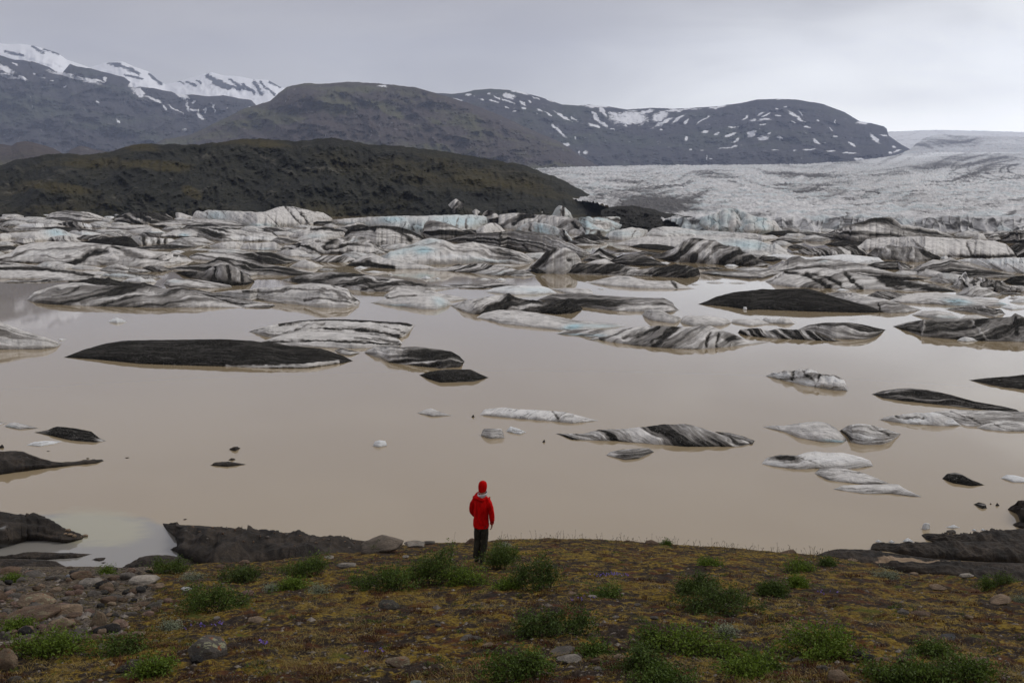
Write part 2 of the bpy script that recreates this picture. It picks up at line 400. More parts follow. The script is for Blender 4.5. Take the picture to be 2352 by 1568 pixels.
# ---------------------------------------------------------------- far land, each a relief sheet with its own distance and depth
def sheet(name, top, ybot, Y0, Y1, nx, ny, mat, p=1.6, amp=0.0, fr=6.0, ridged=True, snow=None, lines=None, snowbias=0.0, tint=None, rowpow=1.0, back=0.5, jag=0.0, extra=None, hard=True, aniso=2.2):
    top = np.array(sorted(top), float)
    xs = np.linspace(top[0, 0], top[-1, 0], nx)
    yt = np.interp(xs, top[:, 0], top[:, 1])
    if jag: yt = yt + jag * fbm(xs * 0.05, 0.3, Y0 * 0.01, 5, 0.6)
    yb = np.interp(xs, [t[0] for t in ybot], [t[1] for t in ybot]) if isinstance(ybot, list) else np.full(nx, float(ybot))
    yb = np.maximum(yb, yt + 1)
    v = np.linspace(0, 1, ny)[:, None] ** rowpow
    PX = np.broadcast_to(xs, (ny, nx)); PY = yb + (yt - yb) * v
    Yd = Y0 + (Y1 - Y0) * v ** p
    if amp:
        wx_ = 16 * fbm(PX * 0.006, PY * 0.01, 11.0, 3); wy_ = 9 * fbm(PX * 0.006, PY * 0.01, 17.0, 3)
        lean = PX - 0.9 * PY if ridged == 2 else PX
        a = fbm((lean + wx_) * fr / 1000.0, (PY + wy_) * fr / 1000.0 * aniso, Y0 * 0.013, 6, 0.52, bool(ridged))
        a = amp * (0.55 * a + 0.6 * fbm(PX * fr / 2300.0, PY * fr / 2300.0, Y0 * 0.02 + 5, 3) + 0.22 * fbm((PX + wx_) * fr / 210.0, (PY + wy_) * fr / 260.0, 3.0, 4, 0.6))
        Yd = Yd - a * smooth(0, 0.12, 1.0001 - v) * 1.0
    x, y, z = at_y(PX, PY, Yd)
    if extra is not None: z = z + extra(PX, PY, v)
    # the far side, out of sight
    xb, yb2, zb = x[-1], y[-1] * 1.0, z[-1]
    bk = []
    for w in (0.25, 0.6, 1.0):
        Yb = yb2 + (Y1 - Y0) * back * w
        rz = CAMZ + (zb - CAMZ) / yb2 * Yb
        bk.append(np.stack([xb / yb2 * Yb, Yb, np.minimum(rz - 3, zb * (1 - 0.5 * w * w) - 5 * w)], -1))
    P = np.concatenate([np.stack([x, y, z], -1), np.array(bk)], 0)
    A = {}
    def full(a, d=0.0): return np.concatenate([a, np.repeat(a[-1:], 3, 0)], 0)
    QX = PX + 9 * fbm(PX * .035, PY * .06, 21.0, 4, .6); QY = PY + 5 * fbm(PX * .04, PY * .06, 27.0, 4, .6)
    sn = np.full(PX.shape, snowbias)
    if snow: sn = np.maximum(sn, patch_sum(QX, QY, snow, hard=True))
    if lines: sn = sn + line_sum(QX, QY, lines)
    A['snow'] = full(sn)
    A['tint'] = full(patch_sum(PX, PY, tint) if tint else 0 * PX)
    o = grid_obj(name, P, mat, A); o['kind'] = 'structure'
    return o

MT_FAR = mat_rock('far_rock', (0.030, 0.028, 0.032), (0.044, 0.041, 0.043), (0.050, 0.049, 0.047), 0.004, True, 0.6, 30, (0.048, 0.056, 0.036), stretch=(1, 1, 2.5))
MT_SNOW = mat_rock('snow_range', (0.05, 0.05, 0.055), (0.07, 0.07, 0.075), (0.09, 0.09, 0.09), 0.003, True, 0.4, 30, None, (0.88, 0.89, 0.92))
MT_MID = mat_rock('brown_rock', (0.040, 0.031, 0.030), (0.062, 0.046, 0.040), (0.075, 0.064, 0.045), 0.006, True, 0.8, 25, (0.085, 0.085, 0.036), stretch=(1, 1, 2.0))
MT_HILL = mat_rock('dark_rock', (0.006, 0.007, 0.004), (0.021, 0.021, 0.012), (0.046, 0.047, 0.034), 0.014, False, 1.0, 9, (0.050, 0.040, 0.010), outcrop=(0.115, 0.107, 0.084))

# snow range in the cloud, far left
sheet('snow_range', c(11, -400, 90, -200, 100, 0, 125, 60, 130, 140, 128, 220, 140, 300, 160, 390, 190, 450, 235, 600, 285, 660, 270, 700, 255, 820, 245, 900, 280, 1000, 315, 1060, 370,
      1110, 400, 1180, 385, 1300, 350, 1420, 318, 1500, 340, 1600, 345, 1700, 365, 1800, 370, 1880, 415, 2000, 450, 2300, 520),
      340, 17500, 20500, 420, 90, MT_SNOW, 1.2, 500, 9, True, snowbias=0.8,
      lines=[([(a[0], a[1]), (b[0], b[1])], w, -0.75) for (a, b), w in [
          (c(11, 720, 262, 800, 262), 4), (c(11, 790, 268, 930, 325), 5), (c(11, 1000, 330, 1075, 390), 6), (c(11, 1400, 345, 1520, 410), 7), (c(11, 1430, 395, 1610, 430), 5),
          (c(11, 1540, 365, 1660, 440), 4), (c(11, 1700, 385, 1760, 460), 6), (c(11, 1750, 380, 1780, 410), 4), (c(11, 1815, 385, 1885, 415), 4), (c(11, 1190, 380, 1235, 398), 3.5), (c(11, 1265, 385, 1308, 410), 4), (c(11, 1640, 400, 1700, 460), 4),
          (c(11, 1320, 375, 1345, 395), 3), (c(11, 1160, 355, 1200, 365), 2), (c(11, 220, 145, 290, 190), 5), (c(11, 310, 165, 395, 190), 5), (c(11, 30, 180, 150, 205), 4), (c(11, 1670, 430, 1690, 450), 4), (c(11, 1800, 430, 1850, 470), 4), (c(11, 840, 335, 960, 365), 3)]])
# dark cliffs below it
sheet('mountain', c(11, -400, 120, -200, 160, 0, 205, 100, 235, 200, 240, 230, 245, 330, 285, 370, 310, 420, 322, 470, 262, 520, 280, 600, 292, 700, 317, 830, 350, 875, 385, 900, 420, 950, 415, 1050, 430, 1150, 450, 1200, 466, 1300, 470, 1400, 480, 1500, 474,
      1600, 492, 1690, 505, 1720, 540, 1800, 600, 2000, 700), 372, 12000, 16000, 520, 170, MT_FAR, 1.1, 1300, 8, True, jag=1.5, snowbias=-0.25,
      snow=[pt(11, *t) for t in [(500, 350, 210, 17, 14), (930, 455, 60, 30, 38), (1040, 505, 70, 12, 22), (885, 400, 25, 30, 60), (1110, 560, 30, 9, 50), (1180, 570, 70, 5, 32),
            (1225, 480, 55, 22, 30), (1262, 550, 14, 42, -8), (1295, 572, 30, 10, 0), (1325, 580, 12, 22, 10), (1345, 615, 45, 9, 40), (1382, 575, 12, 22, 20), (1440, 560, 9, 42, -32), (650, 518, 20, 6, 35), (795, 645, 30, 6, 35),
            (40, 300, 70, 26, 28), (60, 345, 110, 15, 10), (150, 355, 40, 10, 20), (100, 268, 26, 6, 20), (350, 378, 16, 5, 10), (440, 412, 14, 5, 0), (230, 330, 16, 6, 20), (300, 356, 14, 5, 20), (712, 365, 10, 25, 0),
            (1240, 705, 16, 10, -30), (640, 372, 80, 7, 8), (1300, 520, 10, 14, 0), (1675, 555, 12, 14, 30), (600, 382, 8, 5, 0), (1530, 560, 8, 6, 0), (250, 250, 130, 8, 12)]],
      tint=[pt(11, 100, 520, 220, 60, 10, 0.5), pt(11, 500, 620, 300, 60, 12, 0.35), pt(11, 950, 720, 250, 50, 10, 0.4)])
# low hills between
sheet('low_hill', c(11, -300, 830, -100, 800, 0, 798, 80, 812, 110, 790, 170, 780, 260, 800, 350, 825, 430, 868, 520, 920), 395, 4600, 5400, 140, 50, MT_MID, 1.3, 120, 20, True, jag=1.0)
sheet('low_hill', c(11, 380, 900, 440, 870, 480, 835, 540, 811, 590, 820, 640, 838, 720, 850, 800, 830, 900, 800, 1000, 860), 372, 6500, 7300, 120, 40, MT_MID, 1.3, 120, 20, True, jag=0.8)
# brown mountain in the middle
sheet('mountain', [(300, 350), (355, 331), (380, 318), (400, 317), (440, 308), (480, 290), (530, 265), (560, 250), (585, 243), (620, 232), (632, 222), (640, 214), (660, 200), (700, 191), (740, 193), (800, 188), (870, 192), (950, 200), (1000, 214),
      (1080, 238), (1150, 266), (1220, 298), (1290, 328), (1340, 362), (1385, 388), (1420, 400)], 402, 8000, 10200, 640, 150, MT_MID, 1.2, 700, 11, True, jag=2.0, snowbias=-0.3, aniso=1.6,
      snow=[pt(12, 300, 158, 42, 9, 5)],
      tint=[pt(12, 330, 310, 130, 30, 25, 0.8), pt(12, 20, 290, 110, 40, 10, 0.5), pt(12, 680, 408, 50, 12, 25, 0.7), pt(11, 1590, 660, 70, 14, 0, 0.9), pt(11, 1900, 620, 170, 30, 8, 0.6), pt(11, 1750, 600, 150, 18, 10, 0.5), pt(12, 900, 420, 120, 60, 25, 0.45)])
# snow patched mountain
_s3 = [pt(12, *t) for t in [(805, 252, 45, 8), (880, 215, 32, 8), (1150, 228, 50, 20, 10), (1080, 238, 40, 6, 35), (1150, 262, 60, 6, 25), (1040, 258, 45, 6, 15), (1230, 200, 95, 12, 12), (1250, 275, 34, 9, 35), (1290, 262, 24, 8, 45), (1250, 308, 22, 9, 25),
      (1130, 306, 30, 5, 10), (1520, 365, 90, 8, 30), (1590, 375, 40, 8, 35), (1490, 460, 75, 11, 42), (1540, 555, 34, 12, 10), (1665, 603, 19, 14, 0), (1622, 610, 9, 15, 0), (1740, 292, 120, 13, 3), (1780, 330, 60, 14, 50), (1960, 375, 150, 55, 0), (1760, 385, 95, 14, 45),
      (1730, 428, 48, 14, 20), (2170, 360, 70, 38, -30), (2260, 325, 60, 9, 0), (2190, 405, 95, 12, -25), (2290, 380, 60, 10, -35), (2345, 510, 14, 16), (1020, 212, 14, 8), (970, 250, 20, 6, 20), (1190, 330, 20, 5), (1360, 320, 24, 6, 30), (1420, 350, 40, 5, 30), (2080, 330, 60, 18, -8),
      (1850, 450, 18, 5), (2170, 452, 9, 7), (1605, 510, 8, 14, -30), (1420, 255, 26, 5, 30), (1330, 240, 30, 4, 20), (1860, 345, 50, 16, 20)]] + [pt(13, *t) for t in [
      (285, 303, 72, 9, -10), (20, 375, 32, 9, -25), (80, 400, 34, 11, -42), (190, 390, 62, 6, -33), (60, 315, 130, 5, 0), (470, 375, 34, 6, -35), (575, 345, 36, 7, -25), (610, 355, 42, 7, -22), (595, 388, 50, 9, -5), (595, 417, 36, 4), (525, 385, 26, 9, -10), (700, 357, 27, 5),
      (815, 362, 80, 8, 33), (745, 298, 15, 7, 10), (690, 315, 14, 5, 20), (800, 403, 22, 4, 10), (895, 437, 28, 7, 8), (205, 467, 26, 13, -10), (280, 478, 24, 7, -28), (395, 440, 44, 5), (375, 487, 50, 11, -22), (515, 480, 44, 19, -38), (415, 525, 38, 11, -30), (600, 508, 50, 17, -8), (705, 512, 28, 10, 8),
      (640, 478, 14, 7), (955, 530, 40, 12, 22), (1080, 402, 6, 15, -25), (1050, 445, 24, 3, 35), (1080, 500, 20, 5, 8), (1185, 550, 28, 8, 30), (1205, 565, 8, 7), (900, 587, 62, 6, 2), (675, 590, 36, 4), (805, 590, 20, 3), (1057, 601, 34, 4, 3), (1180, 610, 48, 8, 5), (1245, 650, 56, 6, 5), (345, 577, 66, 4, -5),
      (395, 570, 30, 7, -25), (82, 515, 11, 18), (175, 590, 18, 4), (100, 583, 10, 6), (240, 650, 13, 5), (1260, 407, 50, 11, 5), (1445, 607, 24, 8, 8), (1475, 570, 22, 10, 10), (1500, 595, 38, 7, -20), (720, 249, 70, 4), (1350, 515, 60, 14, 35), (1400, 492, 40, 7, 20), (845, 345, 24, 4, 45), (960, 390, 10, 4, 40), (208, 640, 5, 18)]]
sheet('mountain', [(930, 235), (985, 213), (1040, 216), (1070, 212), (1090, 207), (1130, 204), (1190, 209), (1240, 223), (1290, 240), (1330, 243), (1350, 240), (1400, 245), (1440, 252), (1500, 248), (1560, 250), (1640, 245), (1700, 237), (1740, 229), (1790, 227), (1830, 229),
      (1890, 239), (1940, 258), (1975, 279), (2000, 283), (2030, 290), (2037, 296), (2041, 312), (2070, 332), (2092, 344), (2110, 352)], [(930, 400), (1700, 396), (1960, 390), (2110, 365)], 11000, 14600, 760, 170, MT_FAR, 1.15, 620, 9, True, snow=_s3, snowbias=-0.3, jag=1.0)
# dark hill beyond the lagoon
sheet('rocky_hill', [(-300, 430), (-120, 402), (0, 379), (30, 369), (100, 356), (140, 353), (200, 356), (250, 350), (290, 336), (330, 330), (420, 332), (480, 330), (560, 319), (620, 319), (680, 325), (720, 321), (760, 317), (800, 322), (850, 332), (890, 333), (940, 338), (1000, 345),
      (1080, 358), (1150, 370), (1200, 378), (1240, 393), (1290, 412), (1340, 438), (1370, 458), (1400, 466), (1450, 471), (1500, 482), (1545, 500)], [(-300, 500), (600, 506), (1000, 508), (1545, 503)], 1130, 1560, 900, 240, MT_HILL, 1.15, 90, 15, True, jag=4.0, back=0.8, aniso=0.9, snowbias=0.0, snow=[pt(11, *t) for t in [(780, 1185, 90, 60, 30), (960, 1205, 120, 50, 10), (440, 1175, 60, 60, 0), (420, 990, 80, 34, 0), (1820, 1130, 50, 70, 20), (1960, 1200, 120, 30, 0), (40, 1110, 60, 90, -40), (1350, 880, 160, 25, 0), (1800, 900, 260, 18, 30), (2200, 970, 200, 22, 10), (1600, 1240, 90, 30, 10)]],
      tint=[pt(11, 400, 1090, 180, 26, 6, 1.0), pt(11, 1290, 1125, 80, 30, 30, 0.9), pt(11, 600, 930, 300, 40, 0, 0.5), pt(11, 1100, 950, 200, 40, 5, 0.6), pt(11, 950, 820, 200, 25, 10, 0.4), pt(11, 1750, 800, 200, 30, 5, 0.4), pt(11, 1600, 1000, 160, 40, 30, 0.25)])

# ---------------------------------------------------------------- glacier
def mat_glacier():
    s = M('glacier_ice')
    p = s.pos()
    n1 = s.noise(s.pos((1, 0.55, 2)), 0.035, 6, 0.72, 0.6); n2 = s.noise(s.pos((1, 0.35, 2)), 0.07, 5, 0.7); n3 = s.noise(p, 0.006, 4, 0.6); nb = s.noise(p, 0.02, 3, 0.5)
    d = s.math('ADD', s.attr('dirt'), s.math('MULTIPLY', s.math('SUBTRACT', n1, 0.5), 2.6))
    d = s.math('ADD', d, s.math('MULTIPLY', s.math('SUBTRACT', n2, 0.5), 1.0))
    d = s.math('ADD', d, s.math('MULTIPLY', s.math('SUBTRACT', n3, 0.5), 1.6))
    cl = s.mix(s.ramp(n2, 0.35, 0.65), (0.46, 0.458, 0.465), (0.66, 0.66, 0.665))
    cl = s.mix(s.attr('white'), cl, (0.80, 0.81, 0.82))
    cl = s.mix(s.math('MULTIPLY', s.ramp(nb, 0.5, 0.62), s.attr('blue')), cl, (0.36, 0.52, 0.57))
    cl = s.mix(s.ramp(d, -0.15, 0.85, 0, 0.94), cl, (0.05, 0.048, 0.05))
    s.set(color=cl, rough=0.7, spec=0.3, normal=s.bump(s.math('ADD', n1, n2), 0.6, 4.0))
    return s.m
GLAC = mat_glacier()
def glacier(name, top, bot, ymap, nx, ny, dirt, lines, white=None, blue=0.4, amp=5.0, sc0=0.035, dbias=0.0, jag=0.0):
    top = np.array(sorted(top), float); bot = np.array(sorted(bot), float)
    xs = np.linspace(top[0, 0], top[-1, 0], nx)
    yt = np.interp(xs, top[:, 0], top[:, 1]); yb = np.interp(xs, bot[:, 0], bot[:, 1])
    v = np.linspace(0, 1, ny)[:, None]
    PY = yb + (yt - yb) * v
    xl = np.interp(PY, [388, 440, 470, 485, 500, 520], [xs[0], xs[0] + 20, 1365, 1425, 1500, 1560]) if name == 'glacier' and xs[0] < 1300 else np.full(PY.shape, xs[0])
    PX = xl + (xs[-1] - xl) * np.linspace(0, 1, nx)
    ym = np.array(sorted(ymap, key=lambda t: t[0]), float)
    Yd = np.interp(PY, ym[:, 0], ym[:, 1])
    x, y, z = at_y(PX, PY, Yd)
    w = np.clip(Yd / 900.0, 0.8, 4)
    n = fbm(x * sc0 * 1.0, y * sc0 * 0.45, 2.0, 5, 0.6, True)
    n2 = fbm(x * sc0 * 3.1, y * sc0 * 1.5, 5.0, 3, 0.6)
    z = z + amp * (n * 0.9 + 0.5 * n2) * w ** 0.5 * smooth(0.0, 0.05, v)
    wv_ = 0.02 * PX + 14 * fbm(PX * .004, PY * .01, 31.0, 3)
    stk = fbm(PX * .006, PY * .10 + wv_ * .35, 33.0, 4, .6)
    dd = dbias + 0.05 + 1.15 * stk + patch_sum(PX, PY, dirt) + line_sum(PX, PY, lines) - 0.45 * n
    if name == 'glacier' and xs[0] < 1300:
        cf = smooth(500, 510, PY)
        dd = dd + cf * (1.0 * np.clip(0.5 - np.abs(pn(PX * .05, PY * .02, 3.0)) * 3.5, 0, 1) + 0.7 * fbm(PX * .06, PY * .05, 8.0, 3) + 0.1)
        y = y + cf * 14 * np.abs(pn(PX * .05, PY * .02, 3.0)) * smooth(0, .1, v)
    P = np.stack([x, y, z], -1)
    e = P[-1].copy(); e[:, 1] *= 1.15; e[:, 0] *= 1.15; e[:, 2] -= 0.02 * e[:, 1] * 0.2 + 20
    P = np.concatenate([P, e[None]], 0)
    f = lambda a: np.concatenate([a, a[-1:]], 0)
    o = grid_obj(name, P, GLAC, {'dirt': f(dd), 'white': f(np.clip(patch_sum(PX, PY, white or []), 0, 1)), 'blue': f(np.full(PX.shape, blue))})
    o['kind'] = 'structure'
    return o
glacier('glacier', [(1180, 400), (1240, 388), (1330, 385), (1400, 383), (1500, 381), (1700, 380), (1850, 378), (1960, 371), (2050, 360), (2090, 354), (2150, 351), (2250, 350), (2352, 351), (2500, 352), (2750, 356)],
        [(1180, 546), (2750, 546)],
        [(345, 10500), (352, 9300), (380, 5600), (400, 3300), (430, 2000), (470, 1170), (495, 860), (506, 775), (509, 758), (546, 742)], 820, 330,
        [pt(13, 870, 765, 190, 14, 3, 0.9), pt(13, 750, 745, 60, 10, 5, .6), pt(13, 900, 860, 350, 40, 6, 0.42), pt(13, 60, 980, 190, 50, 5, 0.85), pt(13, 1750, 690, 330, 38, -12, 0.62), pt(13, 2100, 700, 200, 60, -20, 0.4), pt(13, 550, 810, 400, 30, 8, 0.3), pt(13, 300, 760, 250, 20, 8, .3),
         pt(13, 1150, 1090, 170, 30, 0, 0.55), pt(13, 1900, 1110, 400, 26, 0, 0.4), pt(12, 2100, 830, 330, 40, 5, 0.4), pt(12, 2150, 930, 230, 60, 5, 0.6), pt(13, 1900, 930, 500, 60, 0, 0.15), pt(12, 1960, 960, 200, 60, 12, 1.1), pt(12, 2100, 1000, 260, 25, 5, .8)],
        [(c(13, 2352, 775, 2300, 765, 2250, 745, 2240, 720, 2260, 700, 2310, 690), 2.0, 1.0), (c(13, 1900, 862, 1820, 845, 1740, 832, 1680, 840, 1620, 860), 1.3, 0.8), (c(13, 1640, 880, 1480, 888, 1400, 897, 1340, 885, 1270, 880), 1.5, 0.9),
         (c(13, 2352, 700, 2290, 715, 2230, 750, 2200, 790), 2.0, 0.4), (c(13, 1990, 680, 1900, 720, 1850, 760), 3.0, 0.5), (c(13, 1500, 715, 1350, 740, 1250, 745), 2.0, 0.5)] + [(c(13, *[q for t in np.linspace(2.0, 4.3, 9) for q in (2420 + (230 + 110 * k) * math.cos(t), 735 - 6 * k + (52 + 20 * k) * math.sin(t))]), 2.2, .65 - .09 * k) for k in range(5)],
        [pt(13, 2150, 600, 420, 22, -3, 1.1), pt(13, 1700, 625, 300, 16, -8, 0.7), pt(13, 2000, 790, 400, 40, 0, 0.35)], 0.3, 5.0)
glacier('glacier', [(2010, 367), (2060, 357), (2088, 346), (2104, 332), (2120, 320), (2140, 313), (2160, 310), (2250, 313), (2352, 316), (2500, 318), (2750, 325)], [(2010, 369), (2750, 369)],
        [(300, 15000), (318, 13400), (345, 11600), (370, 10600)], 380, 90, [pt(13, 1750, 545, 220, 30, -5, 0.55), pt(13, 2000, 550, 200, 22, 0, 0.3)], [],
        [pt(13, 1480, 530, 160, 30, 0, 1.2), pt(13, 2250, 540, 200, 25, 0, 0.6), pt(13, 1900, 500, 300, 8, 0, 0.6)], 0.3, 8.0, 0.02, -0.05)
glacier('ice_cap', [(1980, 312), (2040, 303), (2150, 299), (2250, 301), (2352, 304), (2500, 304), (2750, 308)], [(1980, 372), (2750, 372)],
        [(295, 19000), (318, 16500), (340, 15800), (372, 15200)], 240, 40, [pt(13, 1480, 475, 60, 10, 0, 0.5), pt(13, 2150, 490, 200, 12, 0, 0.35)], [], [(2300, 310, 600, 60, 0, 1.0)], 0.1, 6.0, 0.01, -0.2)
# dark moraine running out from the toe of the hill
MT_MOR = mat_rock('moraine_rubble', (0.010, 0.010, 0.009), (0.028, 0.027, 0.025), (0.060, 0.058, 0.054), 0.06, False, 1.0, 3)
sheet('moraine', [(1380, 482), (1415, 474), (1450, 472), (1490, 479), (1530, 488), (1570, 495), (1610, 501), (1640, 508)], 546, 735, 800, 160, 50, MT_MOR, 1.3, 16, 30, True, jag=3.5)

# ---------------------------------------------------------------- icebergs
ICE = mat_ice()
WHITE_P = []
LONG_E = {'g': 'icebergs crowded on the lagoon'}
def body(name, top, bot, mat, k=0.45, p=1.8, th=0.0, fr=2.6, wp=0.22, dirt=0.0, amp=1.0, blue=0.0, white=0.0, ro=0.25, fo=0.4, pa=(), bl=(), wh=(), li=(), jag=0.25, ck=0.0, round_ends=True, maxdep=0.5, seed=None):
    """one floating body: its outline from the far side, its waterline, real depth behind and in front"""
    top = np.array(sorted(top), float)
    b = sorted(list(bot) + [tuple(top[0]), tuple(top[-1])]); b = np.array([q for q in b if top[0, 0] <= q[0] <= top[-1, 0]], float)
    x0, x1 = top[0, 0], top[-1, 0]
    seed = (x0 * 0.37 + top[:, 1].mean() * 1.71) % 97 if seed is None else seed
    W = x1 - x0
    nx = int(np.clip(W * 0.55, 14, 340))
    e = np.linspace(0, 1, nx); e = e + 0.0 * e
    xs = x0 + W * e
    yt = np.interp(xs, top[:, 0], top[:, 1]); yb = np.interp(xs, b[:, 0], b[:, 1])
    ker = np.exp(-np.linspace(-2, 2, 5) ** 2); ker /= ker.sum()
    sm = lambda a: np.convolve(np.pad(a, 2, 'edge'), ker, 'valid') if nx > 24 else a
    yt, yb = sm(yt), sm(yb)
    H = max((yb - yt).max(), 1.0)
    if k >= 0.6: jag = max(jag, 0.55) * 1.15; ro = ro * 0.85
    yt = yt + jag * min(H * 0.10, 3.2) * (fbm(xs * 0.05, seed, 0.0, 4, 0.6, k >= 0.6)) * smooth(0, 0.08, e) * smooth(0, 0.08, 1 - e)
    yb = yb + jag * min(H * 0.05, 2.0) * fbm(xs * 0.07, seed, 5.0, 4, 0.6)
    yb = np.maximum(yb, yt + 0.35)
    Dn = on_plane(xs, yb, 0.0)
    D = float(np.median(Dn)); slope = CAMZ / D
    hm = (yb - yt) / F * Dn
    Wm = W / F * D
    dep = (1 - k) * hm / slope
    dep *= min(1.0, maxdep * Wm / max(dep.max(), 1e-6))
    nf = int(np.clip(H * 0.8, 9, 46)); nb = 7
    v = np.linspace(0, 1, nf)[:, None]
    PX = np.broadcast_to(xs, (nf, nx)); PY = yb + (yt - yb) * v
    Yd = Dn + dep * v ** p
    bu = (PX - x0) / H
    t = math.radians(th)
    if abs(th) > 35 and abs(th) < 70: fr = fr * 1.5
    # band coordinate
    wpn = wp * fbm(bu * 0.55, v * 1.1 + 0 * bu, seed, 3)
    across = math.cos(t) * v + math.sin(t) * bu * 0.55 + wpn
    along = -math.sin(t) * v + math.cos(t) * bu * 0.55
    fr = fr * 1.25
    bq = across * fr
    mac = fbm(bq, along * 0.14, seed + 3, 3, 0.6) * 1.5
    wa = min(H * 0.13, 4.0)
    QX = PX + wa * fbm(PX * .09, PY * .12, seed + 21, 3); QY = PY + 0.6 * wa * fbm(PX * .09, PY * .12, seed + 27, 3)
    dd = dirt + 1.4 * amp * mac + patch_sum(QX, QY, pa) + line_sum(QX, QY, [(a_, w_ * .85, v_) for a_, w_, v_ in li])
    if ck:                                               # vertical cracks of a broken face
        cr = 0.5 - np.abs(pn(PX * ck, v * 0.7, seed + 9)) * 5
        dd = dd + np.clip(cr, 0, 1) * 0.9 * smooth(0.9, 0.4, v)
    x, y, z = at_y(PX, PY, Yd)
    P = np.stack([x, y, z], -1)
    du = np.gradient(P, axis=1); dv = np.gradient(P, axis=0)
    N = np.cross(du, dv); N /= np.linalg.norm(N, axis=-1, keepdims=True) + 1e-9
    N = np.where(N[..., 1:2] > 0, -N, N)
    hmx = hm.max()
    sc_ = 1.0 / max(hmx, 0.2)
    rel = fo * 0.12 * hmx * (-np.abs(pn(bq * 1.1, along * 0.3, seed + 3)) * 2 + 0.5) + ro * 0.34 * hmx * fbm(x * sc_ * 0.75 + z * sc_ * .5, y * sc_ * 0.5, z * sc_ * 1.7 + seed, 4, 0.55, True)
    if ck: rel = rel - np.clip(0.5 - np.abs(pn(PX * ck, v * 0.7, seed + 9)) * 5, 0, 1) * 0.25 * hmx
    if li: rel = rel - 0.05 * hmx * np.clip(line_sum(PX, PY, li), -1, 1)
    wgt = smooth(0.0, 0.18, v) * smooth(1.0, 0.86, v) * smooth(0, 0.06, e) * smooth(0, 0.06, 1 - e) * np.minimum(1, (yb - yt) / (0.5 * H))
    P = P + N * (rel * wgt)[..., None]
    # hidden far side
    R = P[-1]; zr = np.maximum(R[:, 2], 0.02)
    depb = np.minimum(np.maximum(0.6 * dep, 0.8 * zr), 0.75 * zr / slope)
    rows = []
    for j in range(1, nb + 1):
        w = j / nb
        Yb = R[:, 1] + depb * w
        lin = zr - slope * depb * w * 1.05
        zb = lin - np.maximum(zr - slope * depb * 1.05 + 1.0, 0.2) * w * w
        rows.append(np.stack([R[:, 0] / R[:, 1] * Yb, Yb, zb], -1))
    low = P[0].copy(); low[:, 2] -= 1.0; low[:, 1] += 0.15
    P = np.concatenate([low[None], P, np.array(rows)], 0)
    ext = lambda a: np.concatenate([a[:1], a, np.repeat(a[-1:], nb, 0)], 0)
    fl = np.stack([bq * 1.1, along * 0.26, np.full(bq.shape, seed)], -1)
    bv = np.clip(blue * (0.35 + 1.2 * fbm(PX * 0.03, PY * 0.05, seed, 3)) + patch_sum(PX, PY, bl), 0, 1)
    wv = np.clip(white + patch_sum(PX, PY, wh), 0, 1)
    base = np.array([x.mean(), np.median(Dn), 0.0])
    return grid_obj(name, P, mat, {'dirt': ext(dd), 'flow': np.concatenate([fl[:1], fl, np.repeat(fl[-1:], nb, 0)], 0), 'blue': ext(bv), 'white': ext(wv)}, base)

_placed, _used = [], set()
def berg(label, top, bot, name='iceberg', group='icebergs adrift on the lagoon', **kw):
    if name != 'ice_chunk': _placed.append((label, np.mean([q[0] for q in top]), np.mean([q[1] for q in bot])))
    o = body(name, top, bot, ICE, **kw)
    return tag(o, label, 'iceberg' if name == 'iceberg' else ('ice floe' if name == 'ice_floe' else 'ice chunk'), group)
def floe(label, top, bot, **kw):
    kw.setdefault('k', 0.3); kw.setdefault('group', 'low ice floes in open brown water')
    return berg(label, top, bot, name='ice_floe', **kw)
def chunk(label, top, bot, **kw):
    kw.setdefault('k', 0.6); kw.setdefault('white', 0.85); kw.setdefault('dirt', -1.0); kw.setdefault('amp', 0.3); kw.setdefault('group', 'small white ice chunks')
    return berg(label, top, bot, name='ice_chunk', **kw)
PALE, MIXD, DARK, BLACK = -0.62, -0.05, 0.42, 0.95

# --- far left
berg('far pale iceberg with wavy grey layers under the dark hill, left side', c(0, 390, 190, 440, 150, 560, 128, 650, 140, 760, 145, 850, 175, 935, 208), c(0, 420, 215, 700, 235, 900, 215), k=.6, th=8, dirt=-.25, fr=3.2)
berg('jet black jagged iceberg in front of the hill cliffs', c(0, 955, 225, 1010, 190, 1080, 150, 1130, 142, 1190, 139, 1300, 150, 1400, 150, 1470, 185, 1485, 212), c(0, 1280, 250, 1100, 245), k=.7, dirt=.85, th=40, ro=.6, li=[(c(0, 985, 215, 1060, 190, 1150, 200, 1230, 235, 1290, 246), 3.5, -.9)], pa=[pt(0, 1270, 200, 60, 14, 10, -.5)])
berg('smooth white hump between the black jagged iceberg and the blocky one', c(0, 1428, 160, 1500, 145, 1560, 155, 1640, 182, 1660, 195), c(0, 1520, 200), k=.6, dirt=-.9, amp=.4)
